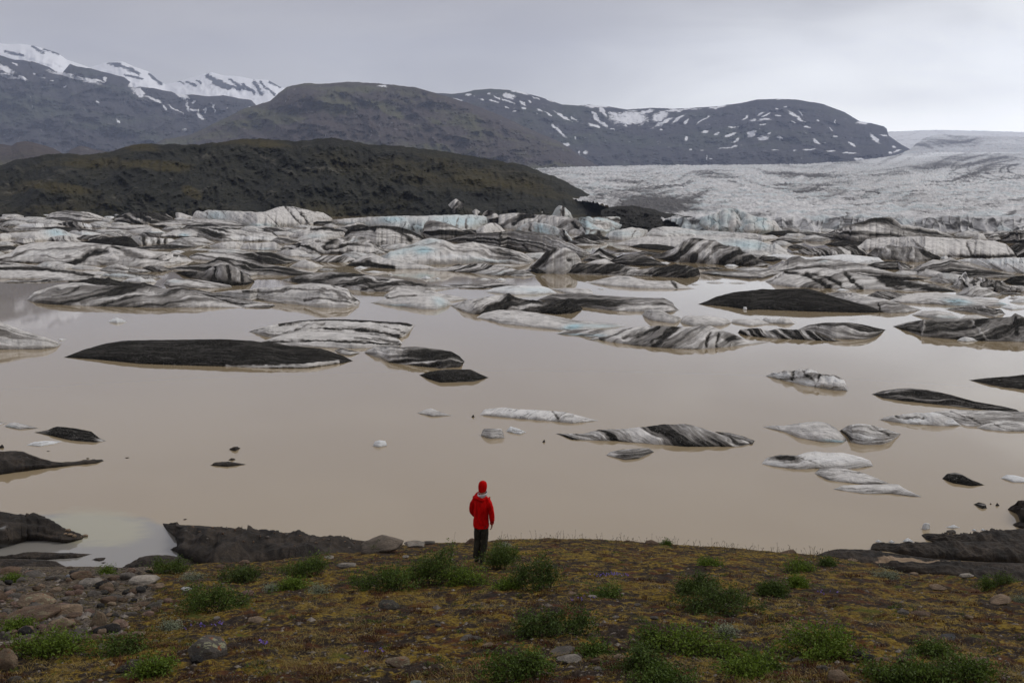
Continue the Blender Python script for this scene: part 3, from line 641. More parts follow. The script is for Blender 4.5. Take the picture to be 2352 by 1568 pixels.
berg('large blocky pale iceberg with diagonal dark cracks at the hill foot', c(0, 1640, 205, 1660, 150, 1685, 132, 1740, 138, 1780, 124, 1850, 128, 1960, 133, 2160, 140, 2300, 128) + c(1, 40, 145, 130, 140, 240, 100, 290, 95, 370, 97, 450, 115, 560, 140, 620, 145, 690, 190, 705, 205), c(1, 500, 262, 240, 272, 60, 285) + c(0, 2100, 262, 1800, 225, 1700, 212),
     k=.75, p=2.6, dirt=-.85, amp=.45, th=60, ro=.35, bl=[pt(0, 1850, 180, 90, 40, 0, .5), pt(0, 2230, 265, 120, 20, 0, .5)], li=[(c(1, 150, 165, 190, 205, 245, 262), 2.2, 1.2), (c(1, 300, 105, 380, 190, 445, 262), 2.0, 1.3), (c(1, 385, 110, 440, 170, 500, 240), 2.2, 1.4), (c(0, 1770, 130, 1768, 210), 2, .9), (c(1, 290, 100, 450, 120, 560, 145), 1.6, .8), (c(1, 440, 165, 560, 170), 1.3, .7)])
berg('flat topped grey iceberg with a dark band before the blocky pale one', c(0, 1290, 250, 1450, 216, 1560, 205, 1800, 205, 2000, 225, 2100, 262), c(0, 1700, 255, 1950, 268), dirt=-.1, th=3, k=.5)
berg('dark wedge of ice lying before the flat topped grey iceberg', c(0, 1560, 285, 1600, 255, 1680, 247, 1850, 255, 2050, 262, 2120, 285), c(0, 1850, 295), dirt=.5)
berg('dark curved iceberg under the jet black jagged one', c(0, 900, 275, 1000, 262, 1120, 255, 1260, 255, 1330, 285), c(0, 1150, 298, 1000, 295), dirt=.15, k=.4)
berg('small dark iceberg with a bright torn right end, far left', c(0, 490, 245, 540, 232, 620, 225, 720, 236, 765, 248, 832, 280), c(0, 640, 282), k=.7, dirt=.5, ck=.08, th=80, wh=[pt(0, 745, 265, 45, 18, 20, .7)], pa=[pt(0, 745, 262, 50, 20, 20, -1.4)])
floe('pale lens shaped floe with grooves on its face, far left', c(0, 130, 268, 200, 245, 330, 240, 450, 248, 565, 268), c(0, 300, 286), k=.6, th=80, fr=1.4, dirt=-.7, amp=.5, wh=[pt(0, 260, 262, 160, 20, 0, .5)])
floe('long thin dark floe below the grooved lens floe, far left', c(0, 40, 298, 100, 285, 500, 270, 640, 278, 830, 300, 880, 312), c(0, 500, 312), dirt=.55, k=.3)
berg('pale iceberg with bluish torn cliffs near the left edge', c(0, -120, 335, 0, 330, 100, 320, 300, 310, 440, 290, 480, 284, 530, 292, 580, 318, 690, 345, 840, 352), c(0, 700, 372, 500, 380, 300, 395, 100, 370, 0, 385), k=.7, p=2.4, th=75, fr=1.2, dirt=-.85, amp=.5, bl=[pt(0, 480, 325, 90, 40, 15, .75)], li=[(c(0, 455, 295, 470, 335), 2, .7)])
berg('row of small rounded white ice towers near the left edge', c(0, 580, 322, 620, 300, 660, 300, 680, 315, 700, 302, 780, 310, 870, 332, 905, 346), c(0, 700, 352), k=.85, ck=.12, dirt=-.8, amp=.5, wh=[pt(0, 700, 325, 120, 20, 0, .4)], bl=[pt(0, 740, 330, 60, 10, 0, .4)])
floe('smooth black floe just behind the biggest striped iceberg on the left', c(0, 680, 402, 800, 383, 950, 360, 1080, 351, 1130, 370, 1180, 420, 1215, 452), c(0, 1100, 452, 900, 430, 760, 412), k=.5, dirt=1.1, amp=.25)
berg('small tan hump behind the biggest striped iceberg on the left', c(0, 400, 390, 430, 360, 500, 345, 570, 345, 640, 365, 705, 398), c(0, 550, 402), k=.6, dirt=-.35, th=70, pa=[pt(0, 450, 388, 50, 10, 0, .8)])
berg('low white iceberg with upright black stripes on its face', c(0, 1105, 375, 1130, 350, 1250, 355, 1350, 365, 1480, 375, 1525, 402), c(0, 1400, 418, 1200, 432), k=.9, p=3, th=88, fr=.9, dirt=-.7, amp=.7, wh=[pt(0, 1300, 390, 200, 30, 0, .3)], li=[(c(0, 1228, 360, 1228, 425), 5, 1.4), (c(0, 1352, 370, 1352, 412), 5.5, 1.5), (c(0, 1410, 378, 1412, 412), 3, .8)])
berg('pale gently sloped iceberg before the far dark curved one', c(0, 1060, 312, 1150, 290, 1290, 275, 1360, 290, 1415, 322), c(0, 1300, 338, 1150, 328), dirt=-.6, k=.5, bl=[pt(0, 1340, 325, 70, 10, 0, .6)])
berg('broad dark iceberg with pale torn ice on its right front', c(0, 1310, 360, 1440, 315, 1530, 293, 1700, 282, 1850, 278, 2000, 292, 2150, 312, 2300, 312) + c(1, 60, 300, 190, 310, 225, 340, 262, 378), c(1, 200, 392, 0, 398) + c(0, 2100, 392, 1900, 396, 1700, 366, 1500, 366), k=.6, p=2.2, dirt=.4, th=25, ro=.5,
     pa=[pt(0, 1480, 335, 90, 28, -10, -1.2), pt(0, 2150, 375, 210, 22, 0, -1.6), pt(0, 1990, 335, 60, 40, 20, -.9), pt(0, 1640, 315, 40, 20, 0, -.5)], wh=[pt(0, 2170, 375, 200, 20, 0, .5)], bl=[pt(0, 1575, 350, 40, 18, 0, .8)])
berg('low pale layered iceberg in front of the upright striped one', c(0, 1470, 388, 1560, 365, 1650, 360, 1750, 370, 1840, 412), c(0, 1700, 415, 1560, 408), dirt=-.25, k=.4)
berg('first rounded pale hump left of the white humps with cracks', c(0, 1770, 442, 1880, 405, 1980, 393, 2085, 405, 2090, 440), c(0, 1900, 460, 2020, 458), k=.65, dirt=-.55, th=50)
berg('pair of rounded white humps split by thin dark cracks', c(0, 2050, 462, 2080, 415, 2130, 405, 2150, 420, 2240, 405, 2352, 402) + c(1, 120, 402, 220, 408, 280, 445), c(1, 230, 478, 60, 474) + c(0, 2200, 472), k=.75, dirt=-.85, amp=.4, li=[(c(0, 2135, 410, 2145, 470), 2, 1), (c(0, 2240, 410, 2225, 470), 1.6, .8)], bl=[pt(1, 130, 460, 60, 10, 0, .4)])
floe('thin dark sliver floating before the low pale layered iceberg', c(0, 1010, 472, 1200, 440, 1420, 420, 1550, 430, 1700, 446), c(0, 1500, 460, 1250, 470), dirt=.6, k=.3)
berg('biggest striped iceberg on the left with a dark S curve through it', c(0, -260, 560, -100, 545, 0, 520, 100, 490, 150, 440, 280, 410, 400, 400, 560, 397, 700, 405, 900, 420, 1150, 450, 1300, 480, 1500, 490, 1590, 520, 1655, 566), c(0, 1560, 582, 1400, 608, 1200, 618, 900, 602, 600, 602, 300, 582, 0, 575),
     k=.4, th=-14, fr=2.6, wp=.5, dirt=-.42, amp=.75, fo=.7, li=[(c(0, 560, 600, 680, 560, 760, 510, 900, 480), 7, 1.5), (c(0, 960, 435, 1080, 490, 1250, 530, 1450, 560), 5, 1.0), (c(0, 0, 560, 200, 580, 420, 590, 620, 588), 4, 1.1), (c(0, 560, 520, 720, 480, 860, 450), 3, .6)], wh=[pt(0, 300, 490, 300, 12, 0, .25), pt(0, 300, 520, 250, 8, 0, .3)])
berg('small dark rimmed ice arch left of the black smooth floe', c(0, 115, 395, 180, 365, 270, 370, 300, 405), c(0, 200, 425), k=.5, dirt=.2)
floe('brown earthy floe at the left edge behind the biggest striped iceberg', c(0, -200, 430, 0, 440, 90, 432, 185, 462), c(0, 0, 488, 100, 478), k=.3, dirt=.6)
berg('far striped slab at the left edge under the biggest striped iceberg', c(0, -200, 560, 0, 572, 150, 582, 340, 608), c(0, 0, 620, 200, 615), k=.4, dirt=-.3)
berg('smooth pale slab with a black top band at the left edge', c(0, -260, 625, -100, 620, 0, 618, 300, 610, 600, 640, 740, 665, 870, 692), c(0, 850, 712, 600, 716, 0, 715), k=.4, dirt=-.8, amp=.35, li=[(c(0, -100, 625, 300, 622, 560, 655, 800, 692), 5.5, 1.6)])
floe('thin grey floe below the slab with the black top band', c(0, 20, 745, 100, 720, 300, 726, 400, 710, 700, 708, 860, 716), c(0, 340, 750, 80, 752, 600, 735), k=.3, dirt=.1)
berg('row of knobbly greenish ice lumps with black spots', c(0, 860, 695, 900, 665, 1000, 655, 1080, 665, 1200, 675, 1300, 680, 1385, 712), c(0, 1300, 720, 1050, 708), k=.8, ck=.06, dirt=-.35, amp=.9, bl=[pt(0, 1000, 685, 150, 20, 0, .35)])
berg('black peaked iceberg with bright white towers just behind the big grey one', c(0, 575, 748, 600, 732, 640, 740, 800, 702, 905, 712, 932, 698, 960, 718, 1030, 737, 1150, 752, 1250, 752, 1330, 775, 1390, 795), c(0, 800, 790, 1200, 800), k=.6, dirt=.85, ro=.5)
berg('bright white torn ice before the black peaked iceberg', c(0, 1040, 742, 1090, 715, 1150, 706, 1200, 694, 1240, 720, 1310, 714, 1345, 742), c(0, 1200, 755), k=.85, white=.5, dirt=-.9, ro=.6)
berg('large grey iceberg with diagonal folds, nearest on the left side', c(0, 225, 898, 290, 830, 400, 795, 500, 765, 600, 750, 720, 750, 830, 770, 1000, 775, 1200, 770, 1300, 785, 1420, 800, 1560, 794, 1650, 820, 1800, 870, 1950, 920, 2100, 962), c(0, 1800, 962, 1500, 964, 1200, 962, 850, 954, 700, 947, 450, 937, 320, 922),
     k=.4, th=-24, fr=2.0, wp=.3, dirt=-.1, amp=.65, fo=.8, pa=[pt(0, 1150, 800, 260, 30, -6, .7), pt(0, 1700, 900, 300, 50, 10, -.5), pt(0, 1250, 900, 200, 30, 0, -.4), pt(0, 620, 900, 120, 25, 0, .3)], li=[(c(0, 700, 930, 900, 880, 1150, 820), 4, .6), (c(0, 450, 880, 600, 840, 700, 780), 3, .5), (c(0, 850, 940, 1000, 900, 1250, 860), 3, .7)])
floe('thin white ice rim along the foot of the large grey folded iceberg', c(0, 250, 858, 300, 865, 450, 900, 700, 920, 845, 948), c(0, 700, 946, 450, 928, 320, 905), k=.25, white=.8, dirt=-1)
berg('grey ridge with a dark back leaning on the large folded iceberg', c(0, 1560, 798, 1700, 810, 1850, 845, 2100, 895, 2352, 935) + c(1, 215, 948), c(0, 2100, 962, 2300, 966) + c(1, 100, 966), k=.4, th=-20, dirt=.25)
berg('pale wave shaped iceberg with parallel black grooves, left of centre', c(0, 1800, 838, 1950, 820, 2150, 806, 2290, 800) + c(1, 60, 795, 150, 788, 300, 775, 500, 757, 580, 755, 700, 770, 830, 800, 880, 855, 942, 908), c(1, 930, 947, 830, 964, 600, 962, 380, 932, 200, 917, 0, 907) + c(0, 2200, 892, 1950, 872),
     k=.45, th=5, fr=3.4, dirt=-.62, amp=.5, fo=1.0, li=[(c(1, -60, 830, 150, 832, 400, 810, 700, 820, 900, 900), 3.5, 1.3), (c(1, 380, 860, 600, 830, 760, 860, 900, 935), 2.5, 1.0), (c(1, 460, 900, 650, 890, 860, 930), 2.0, .9), (c(1, 700, 775, 830, 830, 930, 905), 2.5, .9)])
berg('low pale iceberg with a hollowed left end beside the striped pyramid', c(0, 1400, 765, 1420, 725, 1500, 714, 1650, 720, 1800, 740, 1970, 770, 1985, 788), c(0, 1800, 798, 1450, 798), k=.5, dirt=-.4, th=10, bl=[pt(0, 1500, 740, 60, 15, 0, .3)])
berg('dark iceberg with a pyramid face of upright black and white stripes', c(0, 1500, 662, 1560, 648, 1700, 650, 1740, 660, 1800, 620, 1900, 588, 1960, 595, 2050, 640, 2130, 690, 2178, 742), c(0, 2100, 772, 1900, 778, 1750, 730, 1600, 702), k=.85, p=2.6, th=88, fr=.8, dirt=.35, amp=.7, pa=[pt(0, 1600, 680, 120, 30, 0, .8), pt(0, 1960, 760, 250, 14, 0, .9), pt(0, 1900, 660, 120, 60, 0, -.55)],
     li=[(c(0, 1840, 620, 1830, 720), 4, 1.1), (c(0, 1945, 600, 1965, 720), 4, 1.3), (c(0, 2060, 650, 2070, 730), 4, 1.0)])
berg('dark grey ridge rising behind the striped pyramid iceberg', c(0, 1410, 632, 1550, 605, 1750, 585, 1830, 555, 1870, 528, 1950, 545, 2100, 565, 2330, 598) + c(1, 100, 595, 250, 605, 420, 635, 575, 668), c(1, 400, 692, 0, 694) + c(0, 2200, 684, 1700, 655), k=.5, dirt=.38, th=15, ro=.4, pa=[pt(0, 2000, 590, 90, 25, 0, -.7)])
berg('iceberg with a pale left flank and dark right cap before the white humps', c(0, 1615, 525, 1680, 497, 1830, 492, 1950, 495, 2100, 490, 2180, 486) + c(1, 60, 487, 180, 490, 300, 520, 445, 562), c(1, 300, 592, 100, 594) + c(0, 2200, 584, 1800, 563, 1640, 548), k=.45, th=20, dirt=-.2, pa=[pt(1, 150, 530, 230, 40, 10, 1.0), pt(0, 1800, 530, 150, 25, 0, -.5)])
berg('pale oval hump resting above the dark capped iceberg', c(1, 215, 495, 300, 470, 400, 464, 480, 485, 515, 522), c(1, 350, 528), k=.55, dirt=-.8, amp=.4)
berg('mottled iceberg with black smears and round pale flanks', c(1, 225, 480, 300, 430, 420, 400, 520, 368, 580, 370, 660, 380, 800, 360, 920, 344, 1000, 365, 1060, 410, 1100, 430, 1195, 478), c(1, 1150, 503, 900, 508, 500, 503, 350, 483), k=.65, dirt=-.3, amp=1.0, th=35, wp=.8, ro=.5, pa=[pt(1, 300, 455, 60, 25, 0, 1.0), pt(1, 1120, 450, 70, 18, 35, 1.0), pt(1, 1000, 470, 130, 25, 0, -1.1), pt(1, 700, 420, 200, 18, 10, .8)], bl=[pt(1, 900, 390, 40, 15, 0, .4)])
berg('smooth pale cone of ice on the left of the brown channel', c(1, 340, 612, 400, 575, 460, 547, 540, 575, 640, 610), c(1, 550, 628, 450, 625), k=.6, dirt=-.75, amp=.4, th=60)
berg('small iceberg with slanted grey stripes beside the pale cone', c(1, 505, 548, 620, 515, 720, 514, 830, 520, 900, 545, 910, 572), c(1, 750, 578, 600, 578), k=.55, th=-50, fr=2.2, dirt=-.2)
berg('long wave shaped iceberg with flowing black stripes left of the channel', c(1, 265, 728, 420, 690, 560, 665, 680, 656, 850, 665, 1050, 690, 1250, 715, 1450, 750, 1640, 775, 1810, 795), c(1, 1700, 802, 1400, 828, 1000, 828, 750, 793, 500, 773, 330, 740), k=.35, th=-10, fr=3.2, wp=.5, dirt=0.0, amp=.85, fo=1.0, li=[(c(1, 360, 730, 560, 740, 760, 690, 960, 685), 6, .9), (c(1, 800, 780, 1000, 740, 1200, 735), 3, .8), (c(1, 950, 810, 1200, 770, 1500, 775), 3, .9)])
floe('thin dark grey floe stretching right of the long wave shaped iceberg', c(1, 1690, 768, 1900, 760, 2180, 755, 2295, 772), c(1, 2000, 802, 1800, 800), k=.25, dirt=.2)
berg('rear half of the smooth pale twin iceberg in the centre', c(1, 1145, 858, 1210, 820, 1310, 799, 1430, 805, 1560, 815, 1650, 845, 1800, 870, 1875, 892), c(1, 1700, 912, 1400, 890, 1180, 888), k=.45, dirt=-.7, amp=.4, li=[(c(1, 1180, 885, 1290, 860, 1420, 855), 3, 1.1)])
berg('front half of the smooth pale twin iceberg in the centre', c(1, 1030, 922, 1150, 890, 1300, 875, 1420, 870, 1560, 857, 1640, 875, 1700, 905, 1735, 938), c(1, 1600, 978, 1500, 978, 1200, 943), k=.4, dirt=-.85, amp=.3, th=4, fr=4, bl=[pt(1, 1620, 910, 60, 40, 30, .5), pt(1, 1250, 942, 120, 6, 0, .6)])
berg('mottled iceberg with two sharp black peaks in the centre', c(1, 1715, 950, 1830, 905, 1950, 880, 2100, 855, 2150, 850) + c(2, 40, 845, 75, 834, 120, 865, 180, 885, 330, 902, 430, 912, 490, 905, 540, 900, 590, 874, 640, 920, 708, 968), c(2, 690, 988, 600, 1014, 500, 1022, 300, 1002, 0, 982) + c(1, 1960, 1022, 1850, 1007, 1780, 972),
     k=.6, p=2, th=-35, fr=1.6, dirt=.05, amp=.9, ro=.6, jag=.6, pa=[pt(2, 550, 960, 150, 50, 10, 1.1), pt(2, 75, 855, 70, 22, 20, 1.4), pt(1, 1930, 930, 60, 50, 0, .8), pt(2, 200, 940, 120, 40, 10, -.8), pt(1, 1830, 950, 80, 30, 0, -.6)])
berg('long smooth pale iceberg with a green blue hollow at its right', c(1, 1935, 1048, 1990, 1010, 2080, 990, 2200, 985) + c(2, 0, 980, 100, 982, 300, 1005, 450, 1030, 600, 1060, 800, 1088, 1000, 1100, 1085, 1122), c(2, 900, 1142, 700, 1154, 530, 1157, 300, 1132, 0, 1098) + c(1, 2100, 1083), k=.35, dirt=-.6, amp=.3, th=4, bl=[pt(2, 620, 1130, 70, 18, -6, 1.2), pt(2, 850, 1120, 150, 16, 0, .5)])
berg('lens shaped iceberg with long black grooves left of centre, upper layers', c(1, -12, 1168, 60, 1140, 100, 1128, 280, 1095, 450, 1072, 640, 1060, 900, 1065, 1150, 1080, 1330, 1090, 1410, 1115), c(1, 1340, 1195, 1270, 1228, 800, 1230, 400, 1225, 170, 1215), k=.4, th=6, fr=3.5, dirt=-.5, amp=.45, fo=1.2, jag=.4,
     li=[(c(1, 250, 1105, 450, 1080, 700, 1068, 1000, 1078, 1380, 1108), 3.2, 1.7), (c(1, 0, 1165, 250, 1125, 450, 1108, 640, 1095), 2.0, .9), (c(1, 640, 1140, 900, 1150, 1150, 1180, 1290, 1215), 4, 1.5), (c(1, 1150, 1125, 1320, 1180), 2.5, .9), (c(1, 280, 1180, 450, 1150, 650, 1138), 2, 1)])
berg('lower layers of the black grooved lens shaped iceberg', c(1, 95, 1255, 250, 1200, 400, 1175, 600, 1165, 800, 1175, 1000, 1193, 1200, 1213, 1285, 1238, 1300, 1272), c(1, 1280, 1292, 900, 1312, 600, 1304, 240, 1284), k=.35, th=5, fr=3, dirt=-.55, amp=.4, fo=1.0, li=[(c(1, 110, 1258, 400, 1245, 700, 1250, 1000, 1265, 1280, 1280), 2.8, 1.4), (c(1, 900, 1222, 1100, 1230, 1260, 1252), 3.5, 1.0)])
floe('little pale floe tucked between the black whale floe and the torn grey floe', c(1, 720, 1328, 780, 1308, 880, 1330, 942, 1352), c(1, 860, 1372, 780, 1362), dirt=-.5)
floe('huge black whale backed floe in the open water on the left', c(0, 545, 1388, 720, 1320, 900, 1270, 1050, 1245, 1300, 1239, 1500, 1237, 1700, 1234, 1900, 1231, 2150, 1245, 2300, 1252) + c(1, 130, 1262, 350, 1290, 600, 1310, 700, 1340, 800, 1375, 880, 1418), c(1, 800, 1436, 500, 1480, 200, 1482, 0, 1474) + c(0, 2000, 1468, 1500, 1454, 1200, 1443, 850, 1408),
     k=.35, dirt=1.0, amp=.22, fo=.15, ro=.12, li=[(c(1, -200, 1462, 100, 1468, 450, 1465, 760, 1430), 4.0, -1.7), (c(0, 1690, 1245, 1750, 1350, 1840, 1440), 3, -.28)], wh=[pt(1, 200, 1470, 500, 8, 0, .35)])
floe('torn floe with a smooth grey left end and ragged black right end', c(1, 980, 1352, 1000, 1320, 1100, 1295, 1200, 1285, 1300, 1300, 1450, 1298, 1600, 1318, 1720, 1334, 1780, 1368, 1835, 1422), c(1, 1800, 1470, 1650, 1484, 1400, 1458, 1200, 1433, 1120, 1393), k=.35, th=-16, fr=3.0, dirt=.1, amp=.7, ro=.4, jag=.6, pa=[pt(1, 1600, 1390, 260, 60, 8, .75), pt(1, 1150, 1350, 150, 50, 0, -.8)])
floe('dark almond shaped floe alone below the torn floe', c(5, 268, 106, 330, 84, 430, 71, 580, 71, 640, 100, 690, 121), c(5, 600, 146, 400, 152, 330, 132), k=.35, dirt=.75, amp=.35, fr=4)
berg('pale layered iceberg cut off by the left edge in open water', c(0, -420, 1080, -150, 1070, 0, 1080, 60, 1105, 200, 1160, 400, 1220, 480, 1250, 525, 1278), c(0, 480, 1303, 350, 1318, 0, 1318, -300, 1300), k=.4, th=4, dirt=-.35, fr=3, amp=.6, fo=.8)
chunk('tiny flat white chunk off the tip of the layered iceberg at left', c(0, 498, 1240, 512, 1225, 578, 1236), c(0, 520, 1244))
chunk('small bright white dome alone on the calm water at left', c(0, 920, 1087, 960, 1060, 1000, 1049, 1040, 1060, 1088, 1087), c(0, 1000, 1094), k=.55)

# --- far centre
berg('long flat topped iceberg with a blue cliff face in the far centre', c(1, 690, 215, 860, 195, 1030, 185, 1200, 178, 1500, 175, 1700, 170, 1900, 168, 2000, 175, 2040, 200, 2062, 245), c(1, 1900, 305, 1700, 325, 1450, 330, 1200, 315, 1000, 265, 750, 250), k=.85, p=3.2, dirt=-.85, amp=.5, th=85, fr=.7, ck=.035, ro=.35,
     bl=[pt(1, 1220, 215, 120, 30, 0, .8), pt(1, 1800, 220, 230, 50, 0, .7), pt(1, 1450, 280, 140, 40, 0, .5), pt(1, 900, 250, 150, 16, 0, .4)], li=[(c(1, 1360, 230, 1400, 300), 4, .9), (c(1, 1780, 190, 1775, 270), 3.5, 1.3), (c(1, 1850, 185, 1855, 280), 3.5, 1.3), (c(1, 1100, 200, 1110, 240), 3, .8), (c(1, 1940, 210, 1990, 260), 4, .9)])
berg('tall tilted block with diagonal black stripes standing against the dark hill', c(1, 1660, 172, 1690, 90, 1720, 55, 1762, 27, 1830, 75, 1880, 120, 1915, 172), c(1, 1750, 185), k=.92, p=2.5, th=-52, fr=1.5, dirt=.3, amp=1.0, jag=.15, maxdep=.8, li=[(c(1, 1850, 90, 1780, 170), 3, .9), (c(1, 1780, 50, 1700, 165), 2.5, .9)])
berg('small pale ice peak right of the tall tilted block', c(1, 1870, 175, 1900, 140, 1930, 118, 1975, 145, 2000, 178), c(1, 1930, 190), k=.85, dirt=-.5, th=60, maxdep=.7)
berg('rubbly mottled ridge right of the small pale ice peak', c(1, 1975, 195, 2000, 145, 2040, 125, 2080, 140, 2150, 190, 2215, 245), c(1, 2080, 260), k=.8, dirt=.1, th=-60, ro=.6)
berg('pale curved iceberg with a thick black crest in the far centre', c(1, 800, 355, 830, 300, 950, 275, 1120, 257, 1280, 270, 1380, 300, 1450, 340, 1515, 382), c(1, 1350, 424, 1100, 434, 900, 405), k=.6, th=6, fr=3, dirt=-.45, amp=.5, li=[(c(1, 810, 330, 860, 300, 1100, 268, 1280, 285, 1420, 335, 1500, 378), 6, 1.6), (c(1, 1240, 290, 1330, 340, 1380, 395), 6, 1.1), (c(1, 1050, 270, 1060, 310), 4, 1.0)])
berg('dark grey hump below the blue cliff iceberg', c(1, 750, 295, 830, 255, 920, 226, 970, 240, 1015, 268), c(1, 900, 300), k=.6, dirt=.35)
berg('pale curved slope with one black swoosh left of the black crested iceberg', c(1, 320, 355, 450, 300, 530, 261, 650, 270, 800, 300, 815, 345), c(1, 600, 378, 420, 372), k=.6, th=-10, dirt=-.7, amp=.4, li=[(c(1, 520, 290, 650, 285, 800, 302), 4, 1.6)])
berg('pale rounded ice slope below the one with the black swoosh', c(1, 370, 388, 500, 330, 600, 307, 700, 310, 760, 340, 800, 365), c(1, 600, 396), k=.55, dirt=-.65, amp=.6, bl=[pt(1, 560, 350, 80, 20, 0, .3)])
berg('boxy iceberg with a grey striped roof and dark folded front', c(1, 1470, 325, 1500, 230, 1540, 208, 1700, 242, 1930, 293, 1910, 345), c(1, 1650, 390, 1550, 380, 1800, 380), k=.8, p=2.4, th=-14, fr=3, dirt=.25, amp=.9, fo=.8, pa=[pt(1, 1840, 320, 60, 30, 0, .8)])
berg('pale dome with dark cracks behind the dark layered iceberg', c(1, 1900, 335, 1950, 280, 2050, 238, 2100, 235, 2150, 270, 2190, 315), c(1, 2000, 345), k=.75, dirt=-.55, th=65, fr=1.3, maxdep=.6)
berg('great dark iceberg with fine horizontal layers in the middle', c(1, 1650, 392, 1800, 350, 1950, 325, 2130, 314, 2200, 305, 2330, 308) + c(2, 150, 305, 300, 310, 430, 340, 530, 385, 650, 430, 750, 480, 785, 512), c(2, 700, 545, 500, 525, 200, 485, 0, 475) + c(1, 2200, 455, 1900, 425), k=.6, th=4, fr=4.5, dirt=.28, amp=.75, fo=.8, ro=.3,
     li=[(c(1, 2140, 320, 2135, 440), 2.5, .8), (c(2, 200, 420, 240, 470), 3, .8)], pa=[pt(2, 620, 450, 140, 40, 28, -.35)])
berg('long pale iceberg with a turquoise hollow in the middle', c(1, 1110, 525, 1250, 465, 1380, 420, 1480, 380, 1540, 367, 1640, 380, 1750, 420, 1900, 403, 2000, 420, 2200, 460, 2340, 495) + c(2, 180, 490, 290, 558), c(2, 250, 590, 60, 586) + c(1, 2300, 592, 2000, 584, 1500, 594, 1200, 604), k=.5, dirt=-.75, amp=.6, th=15, ro=.5,
     bl=[pt(1, 1490, 490, 70, 28, 0, 1.2), pt(1, 1300, 490, 200, 30, -20, .45), pt(1, 1560, 400, 80, 25, 0, .3), pt(1, 2050, 560, 200, 14, 0, .4)], pa=[pt(1, 2180, 500, 160, 35, 15, .95), pt(1, 2100, 570, 120, 12, 0, .5)], wh=[pt(1, 1700, 540, 350, 14, 0, .5)])
berg('pale iceberg tongue with a ragged black foot beside the brown channel', c(1, 815, 605, 880, 570, 980, 510, 1050, 498, 1150, 540, 1300, 570, 1500, 600, 1610, 628), c(1, 1500, 634, 1250, 634, 1000, 618), k=.5, dirt=-.6, amp=.5, jag=.5, li=[(c(1, 830, 598, 1000, 590, 1100, 605, 1230, 622), 7, 1.8)], pa=[pt(1, 1010, 570, 30, 25, 0, 1.3)])
berg('low iceberg with slanting black stripes on the far bank of the channel', c(1, 1490, 645, 1700, 615, 1900, 590, 2000, 583, 2120, 605, 2250, 630, 2340, 640) + c(2, 150, 640, 260, 660, 310, 692), c(2, 200, 698, 0, 694) + c(1, 2200, 688, 1900, 668, 1700, 652), k=.4, th=-38, fr=2.4, dirt=-.15, amp=.9, fo=.7, bl=[pt(2, 60, 670, 130, 16, 0, .4)])
for lx, ly, lw, lh, lab in [(1510, 706, 55, 20, 'white chunk with a knobbly top in the middle of the brown channel'), (1605, 712, 28, 11, 'tiny white chunk just right of the knobbly channel chunk'), (2007, 718, 52, 11, 'flat white chunk at the right end of the brown channel'),
                            (2150, 720, 48, 15, 'lumpy white chunk last on the right in the brown channel'), (1206, 679, 24, 10, 'tiny white chunk left of the knobbly channel chunk'), (1065, 654, 90, 10, 'long flat white sliver by the black foot of the pale tongue'), (950, 618, 62, 14, 'pale flat chunk nearest the ragged black foot')]:
    chunk(lab, c(1, lx - lw, ly + lh * .5, lx - lw * .5, ly - lh * .2, lx - lw * .1, ly - lh * .8, lx + lw * .35, ly - lh * .3, lx + lw, ly + lh * .55), c(1, lx, ly + lh * .8), ro=.5)

# --- centre right
berg('pair of turquoise ice teeth standing against the hill foot', c(2, 275, 170, 288, 125, 340, 117, 375, 132, 400, 138, 410, 172), c(2, 340, 182), k=.9, p=3, dirt=-.9, amp=.5, th=85, fr=.8, blue=.8, maxdep=.8, li=[(c(2, 340, 120, 345, 130, 385, 130), 2, 1.2)])
berg('pointed blue iceberg with a black stripe standing at the hill toe', c(2, 435, 190, 470, 120, 505, 86, 560, 104, 600, 150, 625, 198), c(2, 520, 206), k=.9, p=2.5, th=82, fr=.8, dirt=-.35, amp=.8, blue=.55, maxdep=.8, li=[(c(2, 545, 100, 545, 195), 5, 1.8), (c(2, 520, 130, 512, 190), 3, .9)])
berg('pale hummocky iceberg crossed by a dark band below the turquoise teeth', c(1, 2100, 200) + c(2, 0, 165, 60, 155, 180, 150, 280, 165, 400, 170, 530, 180, 640, 200, 700, 250, 745, 345), c(2, 600, 335, 300, 305, 0, 285), k=.65, dirt=-.4, amp=.8, th=-55, fr=1.4, ro=.5, li=[(c(2, 120, 250, 200, 190, 280, 180), 6, 1.4), (c(2, 620, 240, 720, 330), 4, 1)])
berg('cluster of turquoise ice towers before the pale hummocky iceberg', c(2, 125, 302, 220, 240, 300, 229, 420, 250, 500, 280, 560, 300, 625, 395), c(2, 560, 396, 420, 355, 250, 325), k=.85, p=2.6, ck=.05, dirt=-.5, amp=.9, th=75, blue=.9, ro=.7, li=[(c(2, 540, 300, 575, 380), 4, 1.0)])
berg('long wall of pale blue broken ice right of the turquoise towers', c(2, 590, 205, 700, 188, 900, 185, 1000, 178, 1150, 169, 1300, 175, 1500, 190, 1700, 210, 1755, 275), c(2, 1600, 282, 1200, 278, 900, 340, 740, 360), k=.8, p=2.2, dirt=-.45, amp=.9, th=40, blue=.65, ro=.9, ck=.04, bl=[pt(2, 720, 230, 70, 40, 30, .7)])
berg('smooth pale wedge of ice before the blue broken wall', c(2, 870, 375, 940, 310, 1000, 295, 1130, 274, 1240, 290, 1280, 305), c(2, 1200, 376, 1050, 386), k=.7, dirt=-.85, amp=.3, bl=[pt(2, 1050, 330, 150, 30, 0, .35)], li=[(c(2, 1160, 300, 1115, 370), 2.5, 1)])
